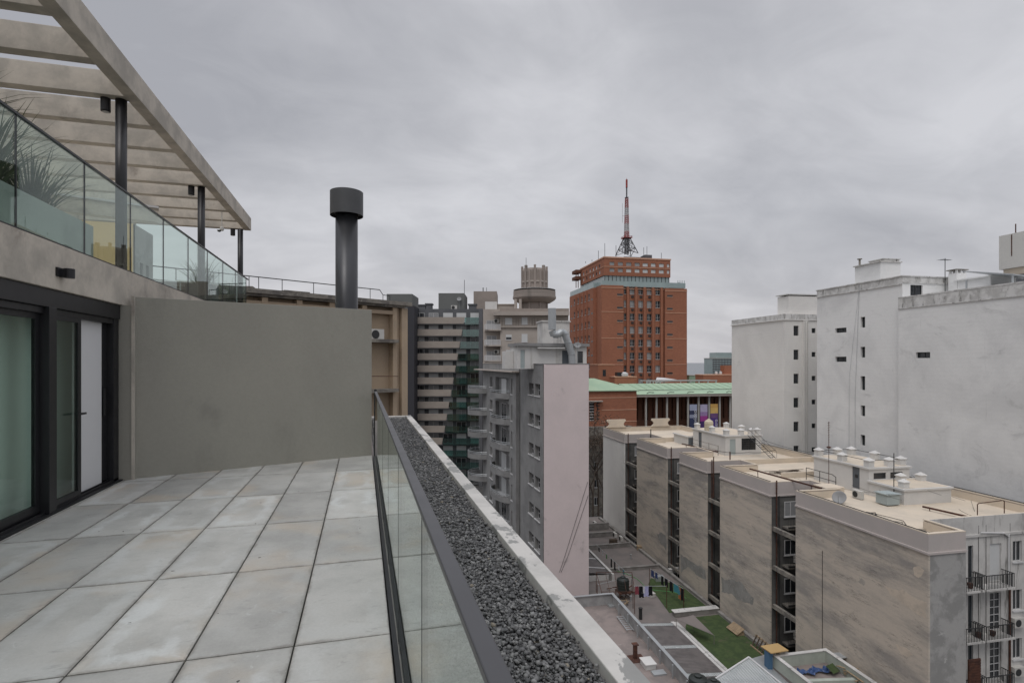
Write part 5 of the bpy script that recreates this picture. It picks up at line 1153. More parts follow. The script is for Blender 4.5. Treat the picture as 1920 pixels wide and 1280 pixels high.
for i in range(5):
    y_ = 618.5+29.2*i
    m = slabarc(ax(908), ax(940), yd+1.2, 1.6, az(y_+1.5), az(y_-1)); bo = t.part('balcony', m, M['deco'])
    m = MB(); zb_, zt_ = az(y_-1), az(y_-9.5)
    n = 14
    for k in range(n): x = ax(909)+(ax(938)-ax(909))*k/(n-1); m.box(x-.07, x+.07, yd-.25, yd-.15, zb_, zt_)
    m.box(ax(908.5), ax(938.5), yd-.28, yd-.12, zt_, zt_+.14); t.part('balustrade', m, M['white_frame'], parent=bo)
    window(t, (ax(921), yd+1.5, az(y_-1)), 0, 1.9, 1.8, 'double', False, -.03, pm='mid_glass')
    acunit(t, (ax(931), yd+1.2, az(y_-14)), 0, sc=1.2) if i in (0,2) else None
m = MB(); m.box(ax(908), ax(931), yd+3, yd+8, az(578), az(562)); t.part('roof_hut', m, M['white']); m = MB(); m.box(ax(931)+.01, ax(964), yd+4, yd+9, az(578), az(567)); m.box(ax(931), ax(965), yd+3.8, yd+9.2, az(567)+.001, az(565.5)); t.part('roof_hut', m, M['deco'])
cx_, cy_ = ax(1002, 104), 104.0; k1_ = 104/1010
A2 = lambda py: CAMZ+(678-py)*k1_
t.part('belvedere_drum', MB().lathe((cx_,cy_,0), [(24.5*k1_,A2(585)),(24.5*k1_,A2(512)),(24.3*k1_,A2(509)),(22*k1_,A2(505))], 8, pi/8), M['deco_dark'])
t.part('belvedere_deck', MB().lathe((cx_,cy_,0), [(30*k1_,A2(568)),(38*k1_,A2(563)),(40.5*k1_,A2(560)),(40.5*k1_,A2(556.5)),(39.5*k1_,A2(556)),(39.5*k1_,A2(547)),(38.2*k1_,A2(547)),(38.2*k1_,A2(554)),(24*k1_,A2(554))], 48), M['deco_dark'])
m = MB(); m.lathe((cx_,cy_,0), [(39.2*k1_,A2(544.6)),(39.5*k1_,A2(544.6)),(39.5*k1_,A2(544)),(39.2*k1_,A2(544))], 48); t.part('deck_rail', m, M['white_frame'])
m = MB()
for k in range(8):
    an = 2*pi*k/8+pi/8; r_ = 24.5*k1_; px_, py_2 = cx_+r_*cos(an), cy_+r_*sin(an)
    m.obox((px_,py_2,(A2(585)+A2(509))/2), .34,.38, A2(509)-A2(585), an)
    an = 2*pi*k/8; r_ = 22.8*k1_; m.obox((cx_+r_*cos(an),cy_+r_*sin(an),(A2(554)+A2(500))/2), .45,.42, A2(500)-A2(554), an)
t.part('buttresses', m, M['deco_dark'])
m = MB()
for k in range(8):
    an = 2*pi*k/8; r_ = 22.9*k1_; m.obox((cx_+r_*cos(an),cy_+r_*sin(an),A2(530)), .3, 1.7, .3, an)
t.part('window_hoods', m, M['deco'])
m = MB(); m.cyl((ax(967),101,az(580)),(ax(967),101,A2(564)),.28,12); t.part('column', m, M['deco']); m = MB(); m.cyl((ax(976),101,az(580)),(ax(976),101,A2(564)),.28,12); t.part('column', m, M['deco'])
m = MB(); m.cyl((ax(987),102,A2(505)),(ax(987),102,A2(487)),.04,5); t.part('aerial', m, M['iron'])
# ================================================================== brick tower
tk = 142.0; zs = lambda py, x, y: FD.Z(py, x, y)
xa, xb = FD.X(1128,tk), FD.X(1288,tk); kb = 168.0; zsh = FD.Z(534, xa, tk)
t = Th('brick_tower', 'tall orange brick tower with a setback top and a lattice mast', 'building', FD, (66,150,-28))
xm0, xm1 = FD.X(1169,tk), FD.X(1247,tk)
m = MB(); m.box(xa, xm0, tk, kb, -28, zsh); m.box(xm1, xb, tk, kb, -28, zsh-.4); t.part('wall', m, M['brick'])
wcols = [(FD.X(a,tk+.8), FD.X(b,tk+.8)) for a, b in ((1169.8,1175),(1181,1190),(1197,1206),(1213,1222),(1229,1238))]
wz = [FD.Z(551+24.45*i, 65, tk) for i in range(8)]
ops = [(max(a-xm0,.02), b-xm0, z, z+1.9) for a, b in wcols for z in wz]
m = MB(); m.wall((xm0,tk+.8),'x',xm1-xm0,-28,zsh-.2,ops,.35,(0,1)); t.part('window_wall', m, M['brick'])
for a, b in wcols:
    for z in wz: window(t, ((a+b)/2, tk+.8, z), 0, b-a-.05, 1.9, 'cross', True, .25, pm='mid_glass' if random.random() < .4 else 'dark_glass')
for px in (1178,1193.5,1209.5,1225.5,1241.5): x = FD.X(px,tk); m = MB(); m.box(x-.3,x+.3,tk+.15,tk+.799,-28,zsh-.25); t.part('pier', m, M['brick'])
for i, z in enumerate(wz):
    for px in (1162.5, 1256): 
        x = FD.X(px, tk); m = MB(); m.box(x-.85,x+.85,tk-.02,tk+.03,z-.6,z-.05); s = t.part('slit_window', m, M['dark_glass']); m = MB(); m.box(x-.95,x+.95,tk-.1,tk-.021,z-.75,z-.62); t.part('sill', m, M['brick_band'], parent=s)
    if i % 2:
        m = MB(); m.box(xa-.05, xm0, tk-.08, tk-.001, z-1.55, z-1.4); m.box(xm1, xb+.05, tk-.08, tk-.001, z-1.55, z-1.4); t.part('band', m, M['brick_band'])
m = MB(); m.box(xa-.08, xm0, tk-.1, tk-.001, zsh-.8, zsh-.62); m.box(xm1, xb+.08, tk-.1, tk-.001, zsh-1.2, zsh-1.02); m.box(xm0, xm1, tk+.6, tk+.799, zsh-.9,zsh-.7); t.part('band', m, M['brick_band'])
# ac boxes under windows
for a, b in wcols[1:4]:
    for z in wz[::1]:
        m = MB(); m.box((a+b)/2-.35,(a+b)/2+.35,tk+.55,tk+.799,z-1.0,z-.45); t.part('window_unit', m, M['iron'])
# left wing
xw_ = FD.X(1112,146)
kb2 = FD.Y(1068, xw_)
cols2 = [FD.Y(p, xw_) for p in (1077,1084,1091,1098,1104)]
ops = []
zl = [FD.Z(561+24.9*i, xw_, 155) for i in range(8)]
for k in cols2:
    for z in zl: ops.append((k-.75-146, k+.75-146, z-1.0, z+.9))
m = MB(); m.wall((xw_,146),'y',kb2-146,-28,zsh-.3,ops,.35,(1,0)); m.quad((xw_,146,-28),(xa-.01,146,-28),(xa-.01,146,zsh-.3),(xw_,146,zsh-.3)); m.quad((xw_,146,zsh-.3),(xa,146,zsh-.3),(xa,kb2,zsh-.3),(xw_,kb2,zsh-.3)); m.quad((xw_,kb2,-28),(xb,kb2,-28),(xb,kb2,zsh-.3),(xw_,kb2,zsh-.3)); t.part('wing_wall', m, M['brick'])
for k in cols2:
    for z in zl: window(t, (xw_, k, z-1.0), W_, 1.5, 1.9, 'cross', True, .2)
for i, z in enumerate(zl):
    for k in (FD.Y(1110,xw_), FD.Y(1071.5,xw_)):
        m = MB(); m.box(xw_-.03,xw_+.01,k-.6,k+.6,z-1.2,z-.75); t.part('slit_window', m, M['dark_glass'])
for k in [(a+b)/2 for a,b in zip(cols2,cols2[1:])]: m = MB(); m.box(xw_-.3,xw_-.001,k-.25,k+.25,-28,zsh-.6); t.part('pier', m, M['brick'])
# glazed storey, top block
xt0, kt = 55.9, 144.3
xt1 = FD.X(1257,kt); kt2 = FD.Y(1088,xt0); zg = FD.Z(516,xt0,kt); ztp = FD.Z(481,xt0,kt)
m = MB(); m.box(xt0+.3, xt1-.3, kt+.3, kt2-.3, zsh-.3, zg); t.part('glazed_storey', m, M['teal_glass'])
m = MB()
for k in range(18): x = xt0+.3+(xt1-xt0-.6)*k/17; m.box(x-.06,x+.06,kt+.2,kt+.299,zsh-.3,zg)
m.box(xt0, xt1, kt+.21, kt+.298, zsh+1.0, zsh+1.1); t.part('mullions', m, M['iron'])
m = MB(); g_ = .5
m.ring([(xw_+.2,146.2),(xa+.2,146.2),(xa+.2,tk+.3),(xb-.3,tk+.3),(xb-.3,kb2),(xw_+.2,kb2)], .06, zsh-.2, zsh+1.25); t.part('roof_guard', m, M['teal_glass'])
cw = [(FD.X(a,kt), FD.X(b,kt)) for a, b in ((1143,1152),(1158.5,1168),(1174,1184),(1190,1199.5),(1205,1215),(1220.5,1229.5),(1235.5,1245),(1250.5,1255.5))]
zr1 = [FD.Z(499,65,kt), FD.Z(511,65,kt)]
ops = [(a-xt0, b-xt0, z, z+1.0) for a, b in cw for z in zr1]
m = MB(); m.wall((xt0,kt),'x',xt1-xt0,zg+.001,ztp,ops,.25,(0,1))
c3 = [FD.Y(p, xt0) for p in (1094,1100,1106,1112,1118,1124)]
ops3 = [(k-.6-kt, k+.6-kt, z-.2, z+.8) for k in c3 for z in zr1]
m.wall((xt0,kt),'y',kt2-kt,zg+.001,ztp,ops3,.25,(1,0)); m.quad((xt0,kt,ztp-.3),(xt1,kt,ztp-.3),(xt1,kt2,ztp-.3),(xt0,kt2,ztp-.3)); m.quad((xt1,kt,zg),(xt1,kt2,zg),(xt1,kt2,ztp),(xt1,kt,ztp)); m.quad((xt0,kt2,zg),(xt1,kt2,zg),(xt1,kt2,ztp),(xt0,kt2,ztp)); t.part('upper_wall', m, M['brick'])
for a, b in cw:
    for z in zr1: window(t, ((a+b)/2, kt, z), 0, b-a-.05, 1.0, 'shut' if random.random() < .35 else 'plain', False, .2, fm='white_frame', pm='mid_glass')
for k in c3:
    for z in zr1: window(t, (xt0, k, z-.2), W_, 1.2, 1.0, 'shut' if random.random() < .5 else 'plain', False, .2)
m = MB(); m.box(xt0-.15,xt1+.15,kt-.15,kt-.002,ztp-.35,ztp+.05); m.box(xt0-.15,xt0-.002,kt,kt2,ztp-.35,ztp+.05); zmid = (zr1[0]+zr1[1])/2+.45; m.box(xt0,xt1,kt-.1,kt-.002,zmid,zmid+.15); m.box(xt0-.1,xt0-.002,kt,kt2,zmid,zmid+.15); t.part('band', m, M['brick_band'])
m = MB()
for z in (FD.Z(512,53,165),FD.Z(524,53,165)): m.box(FD.X(1076,166),FD.X(1087,166),164,168,z,z+1.0)
for x in (FD.X(1077,166),FD.X(1081,166),FD.X(1086,166)): m.box(x-.1,x+.1,164.2,164.4,FD.Z(540,53,165),FD.Z(510,53,165))
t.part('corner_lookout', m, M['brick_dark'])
# rooftop plant of tower
m = MB(); m.box(FD.X(1163,150),FD.X(1200,150),147,152,ztp-.3,ztp+.8); m.box(FD.X(1201,150),FD.X(1214,150),147,150,ztp-.3,ztp+1.6); t.part('roof_plant', m, M['charcoal'])
m = MB()
for px in (1262,1266,1271,1275,1279,1283): x = FD.X(px,tk+1); m.cyl((x,tk+1,zsh),(x,tk+1,zsh+1.2+.9*(px%2)),.1,6); 
m.tube([(FD.X(1270,tk+1),tk+1,zsh+1.5),(FD.X(1284,tk+1),tk+1,zsh+1.2)],.07,5); t.part('roof_frames', m, M['teal_glass'])
rr = random.Random(4)
for i, (px, py) in enumerate(((1110,495),(1122,470),(1134,456),(1155,460),(1207,464),(1213,462),(1098,490),(1240,474))):
    y = 150+rr.random()*4; x = FD.X(px,y); mast('whip aerial on the brick tower roof', x, y, ztp-.3, max(FD.Z(py,x,y)-ztp+.3,.6), .07, 'iron', FD, g='whip aerials on the brick tower roof')
# lattice mast
mxp = 150.0; mx_ = FD.X(1175,mxp); u_ = FD.t(mx_,mxp)/1010
zm = lambda py: CAMZ+(678-py)*u_
t2 = Th('lattice_mast', 'red and white steel lattice mast on top of the brick tower', 'mast', FD, (mx_,mxp,ztp))
def lattice(z0, z1, w0, w1, n, r):
    m = MB(); c4 = [(-1,-1),(1,-1),(1,1),(-1,1)]
    for i in range(n):
        f0, f1 = i/n, (i+1)/n; a, b = w0+(w1-w0)*f0, w0+(w1-w0)*f1; za, zb_ = z0+(z1-z0)*f0, z0+(z1-z0)*f1
        for k in range(4):
            p, q = c4[k], c4[(k+1)%4]
            m.tube([(mx_+p[0]*a,mxp+p[1]*a,za),(mx_+p[0]*b,mxp+p[1]*b,zb_)], r, 4)
            m.tube([(mx_+p[0]*a,mxp+p[1]*a,za),(mx_+q[0]*b,mxp+q[1]*b,zb_)], r*.6, 4)
            m.tube([(mx_+q[0]*a,mxp+q[1]*a,za),(mx_+p[0]*b,mxp+p[1]*b,zb_)], r*.6, 4)
            m.tube([(mx_+p[0]*b,mxp+p[1]*b,zb_),(mx_+q[0]*b,mxp+q[1]*b,zb_)], r*.6, 4)
    return m
t2.part('base_legs', lattice(zm(477), zm(447), 2.5, .75, 3, .13), M['charcoal'])
t2.part('core_stem', lattice(zm(477), zm(447), .45, .45, 5, .10), M['charcoal'])
m = MB(); m.box(mx_-1.3,mx_+1.3,mxp-1.3,mxp+1.3,zm(447),zm(446)); m.ring([(mx_-1.3,mxp-1.3),(mx_+1.3,mxp-1.3),(mx_+1.3,mxp+1.3),(mx_-1.3,mxp+1.3)],.08,zm(444.5),zm(443.8)); t2.part('platform', m, M['red_paint'])
segs = [(446,434,'red_paint'),(434,420,'mast_white'),(420,404,'red_paint'),(404,390,'mast_white'),(390,372,'red_paint')]
for a, b, c_ in segs: t2.part('mast_section', lattice(zm(a), zm(b)-.02, .55*(.6+.4*(a-368)/78), .55*(.6+.4*(b-368)/78), 4, .075), M[c_])
m = MB(); m.box(mx_-.45,mx_+.45,mxp-.45,mxp+.45,zm(371),zm(370)); m.cyl((mx_,mxp,zm(370)),(mx_,mxp,zm(352)),.22,8); t2.part('antenna', m, M['charcoal'])
m = MB(); m.cyl((mx_,mxp,zm(352)),(mx_,mxp,zm(337)),.3,8); m.cyl((mx_,mxp,zm(337)),(mx_,mxp,zm(334)),.06,6); t2.part('antenna_tip', m, M['red_paint'])
m = MB(); m.cyl((mx_-1.35,mxp,zm(418)),(mx_-1.35,mxp,zm(382)),.05,5); m.tube([(mx_-1.35,mxp,zm(405)),(mx_-.5,mxp,zm(405))],.05,4); t2.part('side_antenna', m, M['mast_white'])
# ================================================================== brick hall with copper roof
hk = 105.0
x0, x1 = FD.X(1193,hk)+.1, 84.0
ze = FD.Z(743,55,hk)
t = Th('brick_colonnade_hall', 'low brick hall with tall pale columns and a green copper roof', 'building', FD, (60,112,-28))
m = MB(); ops = []
for i in range(24):
    for dx_ in (.35, 1.35): a = .4+i*2.28+dx_*1.0-.35; ops.append((a, a+.42, ze-5.2, ze-.7))
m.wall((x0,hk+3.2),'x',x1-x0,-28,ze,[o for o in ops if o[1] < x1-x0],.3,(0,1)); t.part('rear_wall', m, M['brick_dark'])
m = MB(); m.box(x0,x1,hk+3.55,hk+3.6,-28,ze-.1)
for o in ops:
    if o[1] < x1-x0:
        for k in range(9): m.box(x0+o[0],x0+o[1],hk+3.45,hk+3.49,ze-5.2+k*.5,ze-5.12+k*.5)
t.part('window_bars', m, M['dark_glass'])
m = MB(); m.box(x0-.3,x1,hk-1.0,hk+16,ze,ze+.55); t.part('eave_slab', m, M['spandrel'])
zr_ = FD.Z(724,55,hk+8)
m = MB(); m.add([(x0-.3,hk-1.1,ze+.551),(x1,hk-1.1,ze+.551),(x1,hk+3,ze+1.25),(x0-.3,hk+3,ze+1.25),(x1,hk+3,ze+1.3),(x0-.3,hk+3,ze+1.3),(x1,hk+9,zr_+.6),(x0-.3,hk+9,zr_+.6),(x1,hk+17,ze+.55),(x0-.3,hk+17,ze+.55)],[(0,1,2,3),(3,2,4,5),(5,4,6,7),(7,6,8,9)])
for k in range(20): x = x0+k*1.9; m.obox((x,hk+5.9,(ze+1.3+zr_+.6)/2+.04), .06, 6.1, .05, 0, math.atan2(zr_+.6-ze-1.3, 6))
t.part('copper_roof', m, M['copper'])
m = MB()
for k in range(6): x = x0+2+k*4.6; m.tube([(x,hk-.6,ze+.75),(x+.8,hk,ze+.95),(x+2,hk+.2,ze+.85)],.06,5)
m.tube([(x0,hk+1.9,ze+1.3),(x1,hk+1.9,ze+1.35)],.06,5); t.part('roof_rail', m, M['iron'])
pxs = [1211+19.75*i for i in range(-0,14)]
for px in pxs:
    x = FD.X(px, hk); 
    if x < x1: m = MB(); m.lathe((x,hk,0), [(.24,-28),(.22,ze-.3),(.3,ze-.15),(.3,ze-.001)], 16); t.part('column', m, M['plaster_col'], smooth=False)
# banners
def banner(i, pa, pb, py0, label, bands, word, wsz):
    y = hk-.32; xa, xb = FD.X(pa,y), FD.X(pb,y); z1, z0 = FD.Z(py0,xa,y), FD.Z(py0,xa,y)-7.2
    t = Th('banner', label, 'banner', FD, ((xa+xb)/2,y,z0), 'hanging banners between the columns')
    for k, (f0, f1, col) in enumerate(bands):
        m = MB(); m.box(xa,xb,y-.02,y+.02,z1-(z1-z0)*f1,z1-(z1-z0)*f0-.002); t.part('printed_panel', m, plain('banner_print_%s' % col[0], cc(*col[1]), .6, 0, .3, .25, 1.5))
    if not word: return
    cu = bpy.data.curves.new('lettering', 'FONT'); cu.body = word; cu.size = wsz; cu.extrude = .01; cu.align_x = 'LEFT'; cu.materials.append(M['cloth_white'])
    tmp = bpy.data.objects.new('tmp', cu); me = bpy.data.meshes.new_from_object(tmp); me.name = 'lettering'; bpy.data.objects.remove(tmp)
    o = bpy.data.objects.new('lettering', me); COL.objects.link(o); o.parent = t.e; o.location = (xb-.12-(xa+xb)/2, -.05, .45); o.rotation_euler = (pi/2, -pi/2, 0)
banner(0, 1293, 1307, 758, 'dark city banner with a pale sky top between the columns', [(0,.18,('a',(.35,.38,.5))),(.18,.3,('b',(.04,.045,.09))),(.3,.4,('c',(.28,.3,.4))),(.4,1,('d',(.035,.045,.10)))], 'montevideo', 1.15)
banner(1, 1313, 1326.5, 758, 'lilac banner with a magenta hill band between the columns', [(0,.22,('e',(.42,.38,.52))),(.22,.34,('f',(.30,.20,.38))),(.34,.5,('g',(.32,.05,.25))),(.5,1,('h',(.06,.03,.13)))], '', 1)
banner(2, 1332, 1346, 757, 'purple banner with an orange sunset top between the columns', [(0,.12,('i',(.55,.33,.10))),(.12,.28,('j',(.62,.42,.14))),(.28,.42,('k',(.14,.07,.18))),(.42,1,('l',(.08,.04,.20)))], 'nuestro', 1.1)
# left pavilion of the hall
k0 = 100.0; x0p, x1p = FD.X(1096,k0), FD.X(1193.5,k0); zw = FD.Z(731,x1p,k0)
t = Th('brick_pavilion', 'square brick pavilion with a hipped green copper roof beside the hall', 'building', FD, ((x0p+x1p)/2,k0+5,-28))
ops = [(FD.X(1105,k0)-x0p, FD.X(1114.5,k0)-x0p, zw-6.0, zw-2.2)]
m = MB(); m.wall((x0p,k0),'x',x1p-x0p,-28,zw,ops,.4,(0,1)); m.quad((x1p,k0,-28),(x1p,k0+12,-28),(x1p,k0+12,zw),(x1p,k0,zw)); m.quad((x0p,k0,-28),(x0p,k0+12,-28),(x0p,k0+12,zw),(x0p,k0,zw)); t.part('wall', m, M['brick'])
m = MB()
for k in range(7): m.box(x0p+ops[0][0],x0p+ops[0][1],k0+.2,k0+.3,zw-5.9+k*.56,zw-5.75+k*.56)
t.part('window_slats', m, M['white_frame']); m = MB(); m.box(x0p+ops[0][0],x0p+ops[0][1],k0+.37,k0+.39,zw-6,zw-2.2); t.part('window', m, M['dark_glass'])
m = MB(); xk = FD.X(1119,k0)
for k in range(6): m.obox((xk+.15*(k%2),k0-.06,zw-5.4+k*.62), .18,.08,.55); m.obox((xk+.3,k0-.06,zw-5.5+k*.62), .5,.08,.14)
t.part('iron_grille', m, M['iron'])
m = MB(); m.box(x0p,FD.X(1128,k0),k0-.8,k0-.001,zw-2.15,zw-1.95); t.part('canopy', m, M['deco'])
m = MB()
for z in (1.5, 3.9, 6.2): m.box(x0p if z < 2 else FD.X(1128,k0), x1p, k0-.06, k0-.001, zw-z, zw-z+.14)
t.part('band', m, M['brick_band'])
xp = FD.X(1112,k0+5); zp = FD.Z(712,xp,k0+5)
m = MB(); m.add([(x0p-8,k0-.4,zw+.01),(x1p+.4,k0-.4,zw+.01),(x1p+.4,k0+12.4,zw+.01),(x0p-8,k0+12.4,zw+.01),(xp-6,k0+6,zp+.3),(xp+.6,k0+6,zp+.3),(x0p-8,k0-.4,zw-.15),(x1p+.4,k0-.4,zw-.15)],[(0,1,5,4),(1,2,5),(2,3,4,5),(3,0,4),(6,7,1,0)])
t.part('copper_roof', m, M['copper'])
# brick blocks between hall and tower
def blk_(lab, pa, pb, py, k, dep, mat, name='brick_block', cat='building', z0=-28, extra=None):
    xa, xb = FD.X(pa,k), FD.X(pb,k); z = FD.Z(py,(xa+xb)/2,k)
    t = Th(name, lab, cat, FD, ((xa+xb)/2,k+dep/2,z0)); m = MB(); m.box(xa,xb,k,k+dep,z0,z); t.part('wall', m, M[mat])
    m = MB(); m.box(xa-.1,xb+.1,k-.1,k+dep+.1,z+.001,z+.18); t.part('coping', m, M['brick_band'] if 'brick' in mat else M['deco']); return t
tb = blk_('narrow brick stair block in front of the tower foot', 1122, 1152, 684, 125, 6, 'brick')
m = MB(); x = FD.X(1133,125); m.box(x-.4,x+.4,124.95,125.01,FD.Z(705,x,125),FD.Z(693,x,125)); tb.part('window', m, M['dark_glass'])
tb = blk_('low brick block with a white roof tank before the tower', 1152.5, 1193, 707, 122, 8, 'brick')
m = MB(); m.lathe((FD.X(1170,123),123,FD.Z(707,45,123)), [(.9,.2),(1.0,.3),(1.0,.9),(.4,1.2)], 20); tb.part('roof_tank', m, M['white_frame'])
m = MB(); m.box(FD.X(1156,123),FD.X(1166,123),122.5,124,FD.Z(707,45,122)+.2,FD.Z(698,45,122)); tb.part('dark_opening', m, M['dark_glass'])
tb = blk_('long red brick block left of the glass office building', 1319, 1420, 703, 128, 4, 'brick')
m = MB(); m.box(FD.X(1354,131),FD.X(1420,131),130,131.9,FD.Z(703,65,131),FD.Z(685,65,131)); tb.part('upper_wall', m, M['brick'])
for px in (1343,1351): m = MB(); m.lathe((FD.X(px,129.5),129.5,FD.Z(703,65,129)), [(.35,.2),(.35,.8),(.15,.9)], 14); tb.part('vent', m, M['white_frame'])
tb = blk_('pale green copper roofed annex far behind the hall', 1292, 1313, 704, 150, 3, 'copper')
tb = blk_('dark blue glass office building on the horizon at the right', 1336, 1420, 672, 190, 6, 'teal_glass', 'glass_office_building')
m = MB()
for k in range(14): x = FD.X(1337+k*5.5,190); m.box(x-.08,x+.08,189.9,189.99,-28,FD.Z(672,70,190))
for k in range(9): z = FD.Z(675+k*4.5,70,190); m.box(FD.X(1336,190),FD.X(1400,190),189.88,189.98,z,z+.35)
tb.part('mullions', m, M['charcoal'])
m = MB(); m.box(FD.X(1343,191),FD.X(1420,191),191,195.8,FD.Z(672,70,190)+.2,FD.Z(660,70,192)); tb.part('upper_block', m, M['teal_glass'])
# roof pergola / frames behind the hall roof
t = Th('steel_roof_frame', 'long pale steel pipe frame on the roof behind the copper eaves', 'steel frame', FD, (62,114,FD.Z(722,55,114)))
kz_ = 116.0; za_, zb_ = FD.Z(724,58,kz_), FD.Z(713,58,kz_)
m = MB(); m.box(FD.X(1212,kz_),FD.X(1345,kz_),kz_,kz_+.25,zb_-.25,zb_); m.box(FD.X(1212,kz_),FD.X(1345,kz_),kz_+3,kz_+3.25,zb_-.25,zb_); t.part('top_rails', m, M['mast_white'])
for px in (1213,1219,1225,1231,1238,1295,1311,1328,1343): x = FD.X(px,kz_); m = MB(); m.box(x-.13,x+.13,kz_-.01,kz_+.24,za_-.6,zb_-.251); t.part('leg', m, M['mast_white'])
m = MB(); m.box(FD.X(1240,118),FD.X(1296,118),118,120,za_-1,FD.Z(719,58,118)); single('cream_roof_box', 'long cream box behind the steel roof frame', 'roof box', FD, (55,118,za_-1), m, M['cream_roof'])
m = MB(); xa, xb = FD.X(1228,121), FD.X(1278,121); zt_ = FD.Z(709,55,121); m.add([(xa,121,zt_-.9),(xb,121,zt_-.6),(xb-3,124,zt_),(xa+2,124,zt_+.1),(xa,121,zt_-1),(xb,121,zt_-.7)],[(0,1,2,3),(4,5,1,0)])
for x in (xa+.2,xb-.2): m.box(x-.06,x+.06,121,121.1,zt_-3,zt_-.85)
single('white_canopy', 'shallow white canopy at the foot of the brick tower', 'canopy', FD, (xa,121,zt_-3), m, M['white_frame'])
m = MB(); m.box(40, 90, 106+16, 141, -28, FD.Z(728,60,122)); single('hall_rear_wing', 'flat roofed rear wing behind the copper roofed hall', 'building', FD, (60,130,-28), m, M['dirtwall'])
# ================================================================== old beige building on the left
FB = Fr(pi/2-atan((1994-960)/1010.0))
bx0, by0 = FB.at(750, 31)
H0 = CAMZ+3.44
t = Th('beige_old_building', 'old ochre beige building with a flaking cornice behind the grey partition wall', 'building', FB, (bx0-6,by0,-28))
m = MB(); m.box(-6, FB.X(767,by0), by0+.45, by0+12, -28, H0-.1); t.part('wall', m, M['beige_bldg'])
m = MB(); m.box(-6, FB.X(767,by0)+.05, by0-.25, by0+12, H0-.22, H0); m.box(-6, bx0+.3, by0-.1, by0+.449, H0-.34, H0-.221); t.part('cornice', m, M['old_cornice'])
m = MB(); m.box(-6, FB.X(745,by0), by0+.02, by0+.448, H0-.75, H0-.55); m.box(FB.X(753,by0), FB.X(764,by0), by0-.02, by0+.449, -28, H0-.36); m.box(FB.X(753,by0)-.45, FB.X(753,by0)-.02, by0+.2, by0+.449, -28, H0-.36); t.part('pier', m, M['beige_bldg'])
for px in (300,380,430,497,562,623,684,741): x = FB.X(px,by0); m = MB(); m.box(x-.14,x+.14,by0+.0,by0+.449,-28,H0-.36); t.part('pilaster', m, M['beige_bldg'])
for py in (637, 728):
    xx = FB.X(742,by0); z = FB.Z(py,xx,by0); m = MB(); m.box(FB.X(640,by0), xx, by0-.35, by0+.448, z-.18, z); t.part('ledge', m, M['old_cornice'])
acunit(t, (FB.X(706,by0), by0+.2, FB.Z(637,FB.X(705,by0),by0)), 0)
m = MB(); m.tube([(FB.X(660,by0),by0-.3,FB.Z(705,FB.X(660,by0),by0)),(FB.X(741,by0),by0-.3,FB.Z(705,FB.X(741,by0),by0))],.02,5); t.part('rail', m, M['rust'])
t = Th('roof_edge_railing', 'thin bent steel railing along the old cornice behind the flue', 'railing', FB, (bx0-6,by0,H0))
pp = [FB.X(p,by0+.3) for p in (250,330,400,467,485,529,588,640,694,718,731)]
m = MB(); m.tube([(pp[0],by0+.3,H0+.62),(pp[8]+.6,by0+.3,H0+.62)],.025,5); m.tube([(pp[8]+.6,by0+.3,H0+.62),(pp[9],by0+.3,H0+.35),(pp[10],by0+.3,H0+.33)],.02,5); t.part('top_rail', m, M['iron'])
for x in pp: m = MB(); m.cyl((x,by0+.3,H0),(x,by0+.3,H0+(.62 if x < pp[9]-.1 else .33)),.018,5); t.part('upright', m, M['iron'])
m = MB(); x = FB.X(550,by0+1); m.box(x-.6,x+.7,by0+.6,by0+1.4,H0,H0+.16); single('cornice_slab', 'loose concrete slab lying on the old cornice', 'slab', FB, (x,by0+1,H0), m, M['old_cornice'])
# low dark roofs seen through the far end of the upper glass
m = MB(); xq, yq = F0.at(345, 30); m.box(xq-2,xq+3.5,yq,yq+6,-28,F0.Z(532,xq,yq)); m.box(xq-1.4,xq+.6,yq+1,yq+3,F0.Z(532,xq,yq),F0.Z(527,xq,yq)); single('dark_low_building', 'dark stained roofline seen low through the upper balustrade glass', 'building', F0, (xq,yq,-28), m, M['old_cornice'])
# ================================================================== courtyard roofs and yard between the buildings
ZY = -22.6
def yz(px, py, z=ZY): return FD.U(px, py, z)
m = MB(); m.box(12, 30.08, 20, 80, ZY-.4, ZY-.002); single('courtyard', None, None, FD, (22,45,ZY), m, M['patio'], kind='structure')
m = MB(); m.box(11, 30.08, 19, 81, -28, ZY-.401); single('yard_basement', 'low single storey base building under the courtyard roofs', 'building', FD, (22,45,-28), m, M['dirtwall'])
# turf
for i, pts in enumerate(([(25.2,47.9),(29.5,47.9),(29.5,53.5),(27.2,56),(26.2,54.5)], [(24.75,30.0),(29.95,30.0),(29.95,46.6),(26.6,46.6),(25.4,45.2),(24.75,44.0)])):
    m = MB(); m.prism(pts, ZY+.001, ZY+.03); single('turf', ['artificial grass patch beyond the low crossing wall','large artificial grass rectangle at the foot of the blank walls'][i], 'grass', FD, (pts[0][0],pts[0][1],ZY), m, M['turf'], kind='stuff')
# crossing low wall
t = Th('crossing_wall', 'low grey wall crossing the courtyard between the two grass patches', 'low wall', FD, (28,47.2,ZY))
m = MB(); m.box(25.3,29.9,46.9,47.5,ZY,ZY+.45); t.part('body', m, M['dirtwall']); m = MB(); m.box(25.2,29.9,46.85,47.55,ZY+.451,ZY+.5); t.part('coping', m, M['old_render'])
# kerb along foot of blank walls
m = MB(); m.box(29.62,29.98,30,79,ZY,ZY+.28); single('wall_kerb', 'long concrete kerb at the foot of the blank end walls', 'kerb', FD, (29.8,50,ZY), m, M['dirtwall'])
